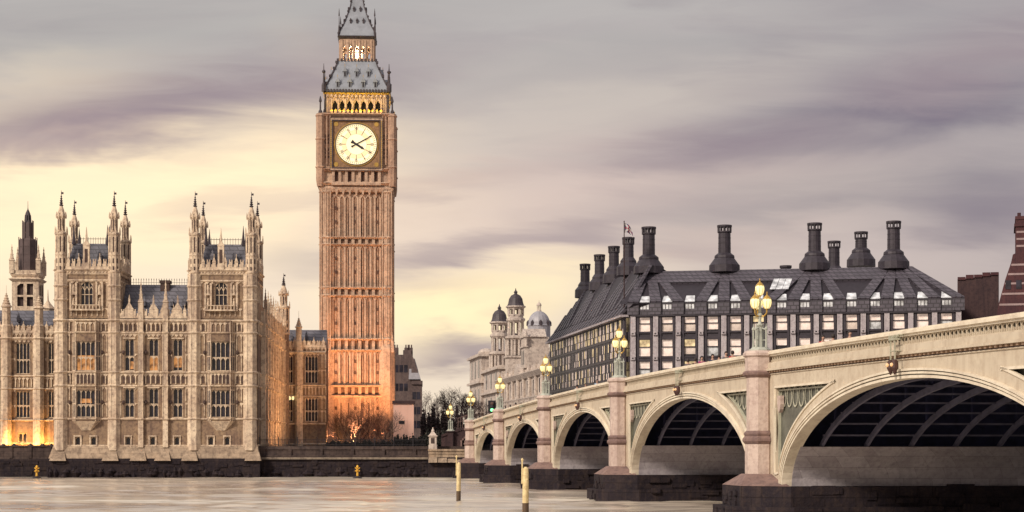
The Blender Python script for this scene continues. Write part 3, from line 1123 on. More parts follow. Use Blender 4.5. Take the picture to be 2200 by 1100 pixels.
def pinnacle_mb(mb, x, y, z0, h, w, mat=0, dark=1):
    """square gabled pinnacle with a crocketed spirelet"""
    b = h * .45
    mb.box(x - w / 2, x + w / 2, y - w / 2, y + w / 2, z0, z0 + b, mat)
    mb.wedge(x - w * .62, x + w * .62, y - w * .62, y + w * .62, z0 + b, z0 + b + w * .25, x - w * .45, x + w * .45, y - w * .45, y + w * .45, mat)
    mb.lathe(x, y, [(w * .52, z0 + b + w * .2), (w * .10, z0 + h * .88), (w * .05, z0 + h)], 4, mat)
    for k in range(3):
        z = z0 + b + w * .35 + (h * .9 - b) * k / 3.4
        r = w * (.55 - .15 * k)
        mb.box(x - r, x + r, y - .04, y + .04, z, z + .09, mat)
        mb.box(x - .04, x + .04, y - r, y + r, z, z + .09, mat)
    mb.lathe(x, y, [(w * .16, z0 + h * .86), (w * .2, z0 + h * .9), (w * .05, z0 + h * .95)], 4, mat)


PAL = Fr(115, 245, 0.053)
LZ = lambda py, y=0.0: PAL.z(py, 13, y)
LX = lambda px, y=0.0: PAL.x(px, y)
# storey heights shared by the palace ranges
ZB, ZP = LZ(985), LZ(958)
ZS1, ZS2, ZS3, ZS4, ZS5, ZS6 = LZ(900), LZ(829), LZ(800), LZ(715), LZ(689), LZ(588)


def string_course(mb, x0, x1, y, zs, p=.20, h=.26, mat=0):
    for z in zs:
        mb.wedge(x0, x1, y - p * .5, y + .05, z - h * .55, z, x0, x1, y - p, y + .05, mat)
        mb.wedge(x0, x1, y - p, y + .05, z, z + h * .45, x0, x1, y - p * .3, y + .05, mat)


_tur = {}


def turret(parent, x, y, zb, ztop_shaft, spire_top, r):
    """octagonal corner turret above the cornice"""
    key = (round(ztop_shaft - zb, 2), round(spire_top - zb, 2), round(r, 2))
    if key not in _tur:
        m, s = MB(), MB()
        hs = ztop_shaft - zb
        za = hs * .80
        m.lathe(0, 0, [(r, 0), (r, za)], 8)
        m.lathe(0, 0, [(r * 1.02, 0), (r * 1.12, .1), (r * 1.12, .3), (r * 1.02, .42)], 8)
        m.lathe(0, 0, [(r * 1.02, hs * .36), (r * 1.10, hs * .37), (r * 1.10, hs * .385), (r * 1.02, hs * .40)], 8)
        m.lathe(0, 0, [(r * 1.02, za - .25), (r * 1.18, za - .1), (r * 1.18, za + .08), (r * .7, za + .3)], 8)
        for k in range(8):
            a = k * math.pi / 4
            c = Vector((math.cos(a), math.sin(a)))
            n = Vector((-c.y, c.x))
            ap = r * math.cos(math.pi / 8)
            # slit lights, tall, on every face
            for z0, z1 in ((hs * .43, hs * .74), (hs * .06, hs * .14), (hs * .2, hs * .3)):
                p = c * (ap + .012)
                wv = n * r * .13
                m.quad((p.x - wv.x, p.y - wv.y, z0), (p.x + wv.x, p.y + wv.y, z0), (p.x + wv.x, p.y + wv.y, z1), (p.x - wv.x, p.y - wv.y, z1), 1)
            # corner shafts
            b = Vector((math.cos(a + math.pi / 8), math.sin(a + math.pi / 8))) * r * 1.0
            m.tube((b.x, b.y, 0), (b.x, b.y, za), .07, n=4)
            # small pinnacles round the offset
            b2 = b * 1.08
            m.lathe(b2.x, b2.y, [(.11, za), (.09, za + .5), (.02, za + 1.0)], 4)
        r2 = r * .62
        zt = hs * 1.0 + .0
        m.lathe(0, 0, [(r2, za), (r2, hs + 1.0)], 8)
        for k in range(8):
            a = k * math.pi / 4
            c = Vector((math.cos(a), math.sin(a)))
            n = Vector((-c.y, c.x))
            p = c * (r2 * math.cos(math.pi / 8) + .012)
            wv = n * r2 * .17
            m.quad((p.x - wv.x, p.y - wv.y, za + .5), (p.x + wv.x, p.y + wv.y, za + .5), (p.x + wv.x, p.y + wv.y, hs + .6), (p.x - wv.x, p.y - wv.y, hs + .6), 1)
            b = Vector((math.cos(a + math.pi / 8), math.sin(a + math.pi / 8)))
            m.tube((b.x * r2, b.y * r2, za), (b.x * r2, b.y * r2, hs + 1.0), .05, n=4)
            m.lathe(b.x * r2 * 1.35, b.y * r2 * 1.35, [(.10, hs + .75), (.13, hs + 1.1), (.02, hs + 1.65)], 4)
        m.lathe(0, 0, [(r2 * 1.0, hs + .8), (r2 * 1.4, hs + 1.0), (r2 * 1.4, hs + 1.15), (r2 * 1.05, hs + 1.3), (r2 * .8, hs + 1.9), (r2 * .42, hs + 2.4)], 8)
        z0 = hs + 2.35
        zt = spire_top - zb
        L = zt - z0
        s.lathe(0, 0, [(r2 * .46, z0), (r2 * .24, z0 + L * .3), (r2 * .13, z0 + L * .56), (.05, z0 + L * .68), (.03, zt)], 6)
        for k in range(5):
            z = z0 + L * (.02 + .135 * k)
            rr = r2 * (.72 - .11 * k)
            s.lathe(0, 0, [(rr * .5, z), (rr, z + .14), (rr * .45, z + .26)], 6)
        s.box(.0, .30, -.015, .015, zt - .5, zt - .22)
        _tur[key] = (m.mesh('turret', ['stone_hi', 'stone_dk']), s.mesh('spirelet', ['lead']))
    a, b = _tur[key]
    o = link('turret', a, parent, (x, y, zb))
    link('spirelet', b, o)
    return o


def cresting(mb, x0, x1, y, z, hh=1.5, pitch=.9, mat=0):
    """open battlemented parapet with gabled merlons and finials"""
    mb.box(x0, x1, y, y + .22, z, z + .35, mat)
    n = max(2, int(round((x1 - x0) / pitch)))
    q = (x1 - x0) / n
    for k in range(n):
        x = x0 + q * (k + .5)
        mb.box(x - q * .30, x + q * .30, y - .02, y + .2, z + .35, z + .35 + hh * .42, mat)
        if k % 2:
            mb.poly([(x - q * .36, y - .06, z + .3 + hh * .42), (x + q * .36, y - .06, z + .3 + hh * .42), (x, y - .06, z + .3 + hh * .85)], (0, .3, 0), mat)
            mb.tube((x, y + .1, z + hh * .8), (x, y + .1, z + hh * 1.25), .05, n=4, mat=mat)
        else:
            mb.box(x - q * .30, x - q * .12, y - .03, y + .21, z + .3 + hh * .42, z + .3 + hh * .62, mat)
            mb.box(x + q * .12, x + q * .30, y - .03, y + .21, z + .3 + hh * .42, z + .3 + hh * .62, mat)
        mb.box(x - q * .5, x - q * .3, y + .03, y + .17, z + .35, z + .35 + hh * .22, mat)


# ------------------------------------------------------------------ river pavilion block of the palace
def build_pavilion():
    root = thing('palace_pavilion', 'gothic stone palace block on the river with two square towers bristling with turrets', 'palace', PAL.M)
    L = LX(553)
    T1, T2 = (0.0, LX(258)), (LX(403), L)
    DEP = 10.0
    lit = {}
    # --- front wall
    w, pn, st = MB(), MB(), MB()
    holes, wins = [], []

    def hole(px, hw, pa, pb, lights, lit=None, pointed=False, trans=1, store=True):
        x = LX(px)
        ww = hw * 245 / F * 2
        z0, z1 = LZ(pb), LZ(pa)
        h = (x - ww / 2, x + ww / 2, z0, z1)
        holes.append(h)
        wins.append((x, ww, z0, z1 - z0, lights, lit, pointed, trans))
        return h

    for px, l2, l1 in ((278, (.06, .3, .55, .95), None), (330, (0, .46, .0, 1.), None), (382, (.12, .46, .02, 1.), None)):
        hole(px, 10.5, 728, 797, 2, l2)
        hole(px, 10.5, 834, 897, 2)
    for px in (167, 201, 275, 328, 380, 453, 488):
        hole(px, 6, 938, 957, 1, None, False, 0)
    wall_holes(w, 0, L, ZP, ZS5, holes, 0, .45)
    w.box(0.02, L - .02, .5, DEP, ZP, ZS5 - .02, 1)
    orl = [(LX(186) - 1.9, LX(186) + 1.9, ZP, ZS5), (LX(475) - 1.9, LX(475) + 1.9, ZP, ZS5)]
    # dark quatrefoil panels (recess shade in their colour) and shields in the two friezes
    for z0, z1, pit in ((ZS2 + .35, ZS3 - .3, .66), (ZS4 + .3, ZS5 - .35, .60)):
        x = 1.2
        k = 0
        while x < L - 1.2:
            if not any(a < x + .2 < b for a, b, c, d in orl):
                w.box(x, x + pit * .5, -.03, .02, z0, z1 - .25, 1)
            x += pit
            k += 1
    for px in (255, 303, 356, 408, 220, 150, 440, 510):
        for zz in ((ZS1 + ZS2) / 2, (ZS3 + ZS4) / 2):
            x = LX(px) + (.65 if 250 < px < 410 else 0)
            w.lathe(x, -.06, [(.05, zz - .3), (.24, zz - .1), (.24, zz + .15), (.05, zz + .3)], 6, 1)
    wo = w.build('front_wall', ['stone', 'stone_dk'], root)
    for (x, ww, z0, hh, li, lt, po, tr) in wins:
        window(root, x, 0, z0, ww, hh, li, tr, lt, po)
        st.box(x - ww / 2 - .16, x + ww / 2 + .16, -.16, -.01, z0 + hh, z0 + hh + .16)
        st.box(x - ww / 2 - .12, x + ww / 2 + .12, -.2, -.01, z0 - .16, z0)
        if li == 1:
            st.box(x - ww / 2 - .16, x - ww / 2, -.12, -.01, z0, z0 + hh)
            st.box(x + ww / 2, x + ww / 2 + .16, -.12, -.01, z0, z0 + hh)
    # blind tracery, storey by storey
    orl = [(LX(186) - 1.9, LX(186) + 1.9, ZP, ZS5), (LX(475) - 1.9, LX(475) + 1.9, ZP, ZS5)]
    big = [(a - .25, b + .25, c - .25, d + .25) for a, b, c, d in holes]
    for z0, z1 in ((ZS1 + .3, ZS2 - .15), (ZS3 + .2, ZS4 - .15)):
        panelling(pn, .9, L - .9, z0, z0 + (z1 - z0) * .47, big + orl, .62)
        panelling(pn, .9, L - .9, z0 + (z1 - z0) * .52, z1, big + orl, .62)
    panelling(pn, .9, L - .9, ZS2 + .25, ZS3 - .2, orl, .66, p=.14, w=.14)
    panelling(pn, .9, L - .9, ZS4 + .2, ZS5 - .2, orl, .60, p=.16, w=.16)
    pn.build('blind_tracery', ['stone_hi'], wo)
    string_course(st, 0, L, 0, [ZS1, ZS2, ZS3, ZS4], .22, .3)
    string_course(st, 0, L, 0, [ZS5], .36, .42)
    string_course(st, 0, L, 0, [ZP + .05], .16, .2)
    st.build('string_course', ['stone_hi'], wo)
    # --- battered plinth on the river
    pl = MB()
    pl.wedge(-.5, L + .3, -.9, 4, ZB, ZB + 1.25, -.15, L + .1, -.35, 4, 0)
    pl.wedge(-.14, L + .1, -.34, 4, ZB + 1.255, ZP, -.02, L + .02, -.1, 4, 0)
    rng = random.Random(8)
    for px in (128, 240, 300, 352, 410, 545):
        x = LX(px)
        pl.wedge(x - 1.1, x + 1.1, -1.5, 0, ZB - .3, ZB + .9, x - .75, x + .75, -.6, 0, 0)
    plo = pl.build('plinth', ['quay_lt'], root)
    rw = MB()
    rw.box(-.6, L + .4, -1.0, 4, -2, ZB + .004)
    for k in range(60):
        x, z = rng.uniform(-.5, L - 1), rng.uniform(.1, ZB - .6)
        rw.box(x, x + rng.uniform(.5, 1.3), -1.0 - rng.uniform(.03, .15), -.9, z, z + rng.uniform(.2, .5))
    for k in range(40):
        x, z = rng.uniform(-.5, L - 1), rng.uniform(.0, .9)
        rw.lathe(x, -1.1, [(.05, z + .5), (rng.uniform(.2, .7), z), (.1, z - .6)], 6)
    rw.build('tidal_wall', ['weed'], root)
    # --- buttress shafts
    for px, r in ((131, .86), (245, .82), (417, .86), (537, .90)):
        x = LX(px)
        b = MB()
        b.lathe(x, .25, [(r * 1.12, ZP - .6), (r * 1.1, ZS1 - .3), (r * 1.0, ZS1 - .1), (r, ZS6)], 8)
        for z in (ZS1, ZS2, ZS3, ZS4, ZS5, LZ(645), LZ(615)):
            rr = r * (1.22 if z != ZS5 else 1.32)
            b.lathe(x, .25, [(r, z - .24), (rr, z - .02), (rr, z + .06), (r, z + .2)], 8)
        for k in range(8):
            a = k * math.pi / 4 + math.pi / 8
            b.tube((x + r * math.cos(a), .25 + r * math.sin(a), ZS1), (x + r * math.cos(a), .25 + r * math.sin(a), ZS6), .075, n=4)
        b.build('corner_shaft', ['stone_hi'], root)
    for px in (303, 356):
        x = LX(px)
        b = MB()
        b.box(x - .34, x + .34, -.42, .1, ZP - .2, ZS5)
        for z in (ZS1, ZS2, ZS3, ZS4, ZS5):
            b.wedge(x - .36, x + .36, -.46, .1, z - .2, z, x - .46, x + .46, -.6, .1)
            b.box(x - .44, x + .44, -.56, .1, z, z + .12)
        b.tube((x - .3, -.44, ZS1), (x - .3, -.44, ZS5), .06, n=4)
        b.tube((x + .3, -.44, ZS1), (x + .3, -.44, ZS5), .06, n=4)
        pinnacle_mb(b, x, -.05, ZS5 + .1, LZ(604) - ZS5, .66)
        b.build('buttress', ['stone_hi'], root)
    # --- oriel bays of the two towers
    for px, lits in ((186, {2: (.0, .52, .05, .95), 1: (.52, .68, .2, .8)}), (475, {2: None, 1: None})):
        x = LX(px)
        o = MB()
        zc = LZ(925)
        fw, bw, pj = 1.32, 1.85, .75
        hs = [(-fw + .06, fw - .06, LZ(797), LZ(734)), (-fw + .06, fw - .06, LZ(897), LZ(838))]
        o.M = Matrix.Translation((x, 0, 0))
        wall_holes(o, -fw, fw, ZS1 - .3, ZS5, hs, -pj, .4)
        for sg in (-1, 1):
            a, b = Vector((sg * fw, -pj)), Vector((sg * bw, 0))
            for z0, z1, m in ((ZS1 - .3, LZ(897), 0), (LZ(897), LZ(838), 1), (LZ(838), LZ(797), 0), (LZ(797), LZ(734), 1), (LZ(734), ZS5, 0)):
                o.quad((a.x, a.y, z0), (b.x, b.y, z0), (b.x, b.y, z1), (a.x, a.y, z1), m)
            for t in (0.02, .5, .95):
                c = a.lerp(b, t)
                o.tube((c.x, c.y, ZS1 - .3), (c.x, c.y, ZS5), .085, n=4, mat=2)
            for z in (LZ(897), LZ(868), LZ(838), LZ(797), LZ(766), LZ(734), ZS2, ZS3, ZS4, ZS1):
                o.tube((a.x, a.y, z), (b.x, b.y, z), .09, n=4, mat=2)
        for z in (ZS1, ZS2, ZS3, ZS4, ZS5):
            o.wedge(-fw - .05, fw + .05, -pj - .1, -pj + .1, z - .15, z, -fw - .08, fw + .08, -pj - .24, -pj + .1, 2)
            o.box(-fw - .07, fw + .07, -pj - .22, -pj + .1, z, z + .1, 2)
        panelling(o, -fw + .1, fw - .1, ZS2 + .2, ZS3 - .15, [], .45, -pj, .1, .09, 2)
        panelling(o, -fw + .1, fw - .1, ZS4 + .15, ZS5 - .25, [], .55, -pj, .12, .12, 2)
        o.box(-fw + .1, fw - .1, -pj - .02, -pj + .1, ZS2 + .3, ZS3 - .3, 3)
        o.hexa([(-.5, -.1, zc), (.5, -.1, zc), (.7, .1, zc), (-.7, .1, zc), (-fw, -pj, ZS1 - .3), (fw, -pj, ZS1 - .3), (bw, .0, ZS1 - .3), (-bw, .0, ZS1 - .3)], 2)
        oo = o.build('oriel', ['stone', 'glass', 'stone_hi', 'stone_dk'], root)
        for k, hh in ((2, hs[0]), (1, hs[1])):
            window(root, x, -pj, hh[2], hh[1] - hh[0], hh[3] - hh[2], 4, 1, lits[k])
    # --- towers above the main cornice
    for ti, (a, b, px) in enumerate(((T1[0], T1[1], 186), (T2[0], T2[1], 475))):
        t, tp = MB(), MB()
        cx = LX(px)
        hw = .85
        hl = [(cx - hw, cx + hw, LZ(656), LZ(606))]
        x0, x1 = a + .15, b - .15
        z0, z1 = ZS5 + .3, ZS6
        wall_holes(t, x0, x1, z0, z1, hl, .05, .5)
        t.box(x0 + .02, x1 - .02, .6, DEP - .02, z0, z1 - .02, 1)
        for yy in (DEP,):
            t.quad((x0, yy, z0), (x0, yy, z1), (x1, yy, z1), (x1, yy, z0), 0)
        for xx in (x0, x1):
            t.quad((xx, .05, z0), (xx, DEP, z0), (xx, DEP, z1), (xx, .05, z1), 0)
        to = t.build('tower', ['stone', 'stone_dk'], root)
        window(root, cx, .05, hl[0][2], 2 * hw, hl[0][3] - hl[0][2], 3, 1, None, True)
        bl = [(cx - hw - .3, cx + hw + .3, LZ(672), LZ(600))]
        zm = LZ(660)
        panelling(tp, x0 + .8, x1 - .8, zm, LZ(603), bl, .8, .05, .12, .13)
        panelling(tp, x0 + .8, x1 - .8, z0 + .3, zm - .1, [], .7, .05, .1, .1)
        for sg in (-1, 1):     # niche columns with statues either side of the window
            for q in (1.35, 2.1):
                xx = cx + sg * q
                tp.box(xx - .12, xx + .12, -.25, .05, LZ(668), LZ(608))
            xx = cx + sg * 1.72
            tp.box(xx - .26, xx + .26, -.3, .05, LZ(668), LZ(664))
            tp.lathe(xx, -.08, [(.16, LZ(664)), (.2, LZ(655)), (.15, LZ(648)), (.1, LZ(646)), (.12, LZ(643)), (.02, LZ(640))], 6)
            tp.lathe(xx, -.08, [(.3, LZ(634)), (.2, LZ(628)), (.03, LZ(620))], 5)
            tp.lathe(xx, -.08, [(.16, LZ(628)), (.2, LZ(620)), (.1, LZ(612))], 6)
        # balcony under the window
        tp.box(cx - 1.9, cx + 1.9, -.5, .05, LZ(668), LZ(665))
        for k in range(9):
            xx = cx - 1.8 + k * .45
            tp.box(xx - .07, xx + .07, -.48, -.36, LZ(665), LZ(657))
        tp.box(cx - 1.9, cx + 1.9, -.52, -.34, LZ(657), LZ(655.5))
        string_course(tp, x0, x1, .05, [LZ(603), ZS6], .22, .3)
        string_course(tp, x0, x1, .05, [LZ(580)], .42, .4)
        # arcaded frieze below the battlements
        tp.box(x0, x1, -.05, .5, ZS6, LZ(580) + .02)
        panelling(tp, x0 + .9, x1 - .9, ZS6 + .1, LZ(580) - .1, [], .42, -.05, .12, .14)
        cresting(tp, x0 + .8, x1 - .8, -.18, LZ(579), 1.7, .72)
        cresting(tp, x0 + .8, x1 - .8, DEP - .1, LZ(579), 1.7, .72)
        # same courses on the two flanks
        for xx, sg in ((x1, 1), (x0, -1)):
            keep = tp.M
            if sg > 0:
                tp.M = Matrix.Translation((xx, 0, 0)) @ Matrix.Rotation(R(90), 4, 'Z')
                s0, s1 = .9, DEP - .9
            else:
                tp.M = Matrix.Translation((xx, 0, 0)) @ Matrix.Rotation(R(-90), 4, 'Z')
                s0, s1 = -DEP + .9, -.9
            string_course(tp, s0, s1, 0, [LZ(603), ZS6], .22, .3)
            string_course(tp, s0, s1, 0, [LZ(580)], .42, .4)
            tp.box(s0, s1, -.1, .4, ZS6, LZ(580))
            panelling(tp, s0, s1, z0, LZ(603), [], .8, 0, .12, .13)
            cresting(tp, s0, s1, -.2, LZ(579), 1.7, .72)
            tp.M = keep
        # central gabled niche standing on the parapet
        tp.box(cx - .42, cx + .42, -.3, .2, LZ(579), LZ(528))
        tp.poly([(cx - .5, -.34, LZ(528)), (cx + .5, -.34, LZ(528)), (cx, -.34, LZ(515))], (0, .6, 0))
        tp.lathe(cx, -.05, [(.2, LZ(520)), (.14, LZ(505)), (.02, LZ(488))], 5)
        tp.build('tower_tracery', ['stone_hi'], to)
        nd = MB()
        nd.box(cx - .2, cx + .2, -.32, -.2, LZ(565), LZ(536))
        nd.build('niche', ['stone_dk'], to)
        # steep hipped roof
        r = MB()
        m_ = (x0 + x1) / 2
        r.wedge(x0 + 1.2, x1 - 1.2, 1.2, DEP - 1.2, LZ(582), LZ(519), x0 + 1.95, x1 - 1.95, 3.0, DEP - 3.0)
        for sg in (-1, 1):    # little roof lucarnes
            xx = m_ + sg * 1.5
            r.box(xx - .25, xx + .25, .9, 2.4, LZ(556), LZ(546))
            r.lathe(xx, 1.3, [(.36, LZ(546)), (.05, LZ(534))], 4)
        ro = r.build('tower_roof', ['slate'], root)
        c = MB()
        for k in range(15):
            xx = x0 + 1.95 + (x1 - x0 - 3.9) * k / 14
            c.tube((xx, 3.0, LZ(519)), (xx, 3.0, LZ(505)), .03, n=4)
        c.box(x0 + 1.95, x1 - 1.95, 2.98, 3.02, LZ(509), LZ(508))
        for xx in (x0 + 2.0, x1 - 2.0):
            for yy in (3.0, DEP - 3):
                fn = MB()
                fn.lathe(xx, yy, [(.3, LZ(521)), (.15, LZ(500)), (.02, LZ(478))], 5)
                fn.build('finial', ['lead'], ro)
        if ti == 0:
            fn = MB()
            fn.lathe(x1 - 2.2, DEP - 2.6, [(.5, LZ(520)), (.45, LZ(485)), (.55, LZ(484)), (.1, LZ(465)), (.03, LZ(440))], 6)
            fn.build('roof_turret', ['lead'], ro)
        c.build('ridge_cresting', ['lead'], ro)
        # corner turrets
        for xx, yy, pt, ps in ((a + .98, .25, 482, 412), (b - .82, .25, 482, 408), (a + .98, DEP - .3, 482, 418), (b - .82, DEP - .3, 482, 418)):
            turret(root, xx, yy, ZS6, LZ(482), LZ(410), .75)
        # back corner shafts
        for xx in (a + .98, b - .82):
            bb = MB()
            bb.lathe(xx, DEP - .3, [(.84, ZS5 - 2), (.84, ZS6)], 8)
            bb.build('corner_shaft', ['stone'], root)
    # --- middle range roof and parapet
    xa, xb = T1[1], T2[0]
    pr = MB()
    cresting(pr, xa, xb, -.15, ZS5 + .3, 1.5, .78)
    for px in (278, 330, 382):
        x = LX(px)
        pr.box(x - .55, x + .55, -.2, .1, ZS5 + .3, ZS5 + 1.5)
        pr.poly([(x - .6, -.24, ZS5 + 1.5), (x + .6, -.24, ZS5 + 1.5), (x, -.24, ZS5 + 2.5)], (0, .3, 0))
        pinnacle_mb(pr, x, -.05, ZS5 + 2.3, 1.2, .22)
    pr.build('parapet', ['stone_hi'], root)
    rf = MB()
    zr = LZ(612, 5)
    rf.poly([(xa, .5, ZS5), (xa, 5.0, zr), (xa, 9.5, ZS5)], (xb - xa, 0, 0))
    for px in (272, 305, 365, 392):
        x = LX(px)
        rf.box(x - .22, x + .22, 1.6, 3.5, LZ(655), LZ(645))
        rf.lathe(x, 2.0, [(.34, LZ(645)), (.04, LZ(633))], 4)
    ro = rf.build('roof', ['slate'], root)
    c = MB()
    n = 26
    for k in range(n + 1):
        x = xa + (xb - xa) * k / n
        c.tube((x, 5, zr - .05), (x, 5, zr + .9), .025, n=3)
        c.lathe(x, 5, [(.02, zr + .6), (.08, zr + .7), (.02, zr + .8)], 4)
    c.box(xa, xb, 4.98, 5.02, zr + .3, zr + .34)
    c.build('ridge_cresting', ['lead'], ro)
    ch = MB()
    x = LX(345)
    ch.box(x - .62, x + .62, 4.2, 5.6, LZ(650), LZ(598))
    ch.box(x - .72, x + .72, 4.1, 5.7, LZ(602), LZ(596))
    ch.build('chimney', ['stone_dk'], ro)
    # --- north range, running back from the river (its flank faces the bridge)
    SIDE = Matrix.Translation((L, 0, 0)) @ Matrix.Rotation(R(90), 4, 'Z')
    LEN = 49.5
    ztop = ZS5 + 2.6
    nb = 10
    bay = (LEN - 1.2) / nb
    sw, sp = MB(SIDE), MB(SIDE)
    holes = []
    for k in range(nb):
        xm = 1.2 + bay * (k + .5)
        for zz0, zz1 in ((ZS1 + .3, ZS2 - .5), (ZS3 + .3, ZS4 - .7)):
            for q in (-1.05, 1.05):
                holes.append((xm + q - .62, xm + q + .62, zz0, zz1))
        for q in (-1.2, 1.2):
            holes.append((xm + q - .3, xm + q + .3, ZP + .2, ZP + 1.4))
    wall_holes(sw, .9, LEN, 3.6, ztop, holes, 0, .45)
    sw.M = Matrix.Identity(4)
    sw.box(L - 9, L - .5, DEP + .1, LEN - .05, 3.6, ztop - .5, 1)
    so_ = sw.build('north_wall', ['stone', 'stone_dk'], root)
    for k, h in enumerate(holes):
        hh = h[3] - h[2]
        ww = h[1] - h[0]
        o = window(root, 0, 0, 0, ww, hh, 2 if ww > 1 else 1, 1 if hh > 2 else 0)
        o.matrix_local = SIDE @ Matrix.Translation(((h[0] + h[1]) / 2, 0, h[2]))
    string_course(sp, .9, LEN, 0, [ZS1, ZS2, ZS3, ZS4, ZP + .1], .2, .28)
    string_course(sp, .9, LEN, 0, [ZS5], .36, .42)
    panelling(sp, .9, LEN, ZS2 + .2, ZS3 - .15, [], .7, 0, .12, .12)
    panelling(sp, .9, LEN, ZS4 + .2, ZS5 - .25, [], .7, 0, .12, .12)
    sp.box(DEP, LEN, -.15, .2, ZS5 + .2, ztop - 1.2)
    panelling(sp, DEP, LEN, ZS5 + .3, ztop - 1.3, [], .7, -.15, .12, .14)
    cresting(sp, DEP, LEN, -.2, ztop - 1.2, 1.1, .75)
    sp.build('blind_tracery', ['stone_hi'], so_)
    for k in range(nb + 1):
        xx = 1.2 + bay * k
        if k == 0:
            continue
        b = MB(SIDE)
        b.box(xx - .36, xx + .36, -.6, .1, 3.6, ZS5)
        for z in (ZP + .1, ZS1, ZS2, ZS3, ZS4, ZS5):
            b.wedge(xx - .38, xx + .38, -.62, .1, z - .2, z, xx - .48, xx + .48, -.78, .1)
            b.box(xx - .46, xx + .46, -.74, .1, z, z + .1)
        b.box(xx - .3, xx + .3, -.5, .1, ZS5, ztop - .8)
        if xx > DEP:
            pinnacle_mb(b, xx, -.2, ztop - .8, 3.6, .5)
        b.build('buttress', ['stone_hi'], root)
    rr = MB()
    rr.poly([(L - 9, DEP + .2, ztop - .9), (L - .6, DEP + .2, ztop - .9), (L - 4.8, DEP + .2, ztop + 1.2)], (0, LEN - DEP - .4, 0))
    rr.build('roof', ['slate'], root)
    turret(root, L + .1, LEN - 1.5, ztop - 1.5, 27.6, LZ(588, LEN), .95)
    lw = MB()
    lw.lathe(L + .1, LEN - 1.5, [(.92, 3.6), (.92, ztop - 1.5)], 8)
    lw.build('corner_shaft', ['stone'], root)
    return root


pavilion = build_pavilion()


# ------------------------------------------------------------------ clock tower
TZ = 318.0
TWR = Fr(768, TZ, 0.053)


def TH(py):
    return H + (HZ - py) * (TZ - 6) / F


ROMAN = ['XII', 'I', 'II', 'III', 'IIII', 'V', 'VI', 'VII', 'VIII', 'IX', 'X', 'XI']


def four(fn, mb):
    for k in range(4):
        mb.M = Matrix.Rotation(k * math.pi / 2, 4, 'Z')
        fn(mb)
    mb.M = Matrix.Identity(4)


def ring(mb, h, z, p, hh, mat=0):
    """square moulding round a shaft of half width h"""
    mb.wedge(-h - p * .3, h + p * .3, -h - p * .3, h + p * .3, z - hh * .6, z, -h - p, h + p, -h - p, h + p, mat)
    mb.wedge(-h - p, h + p, -h - p, h + p, z, z + hh * .4, -h - p * .2, h + p * .2, -h - p * .2, h + p * .2, mat)


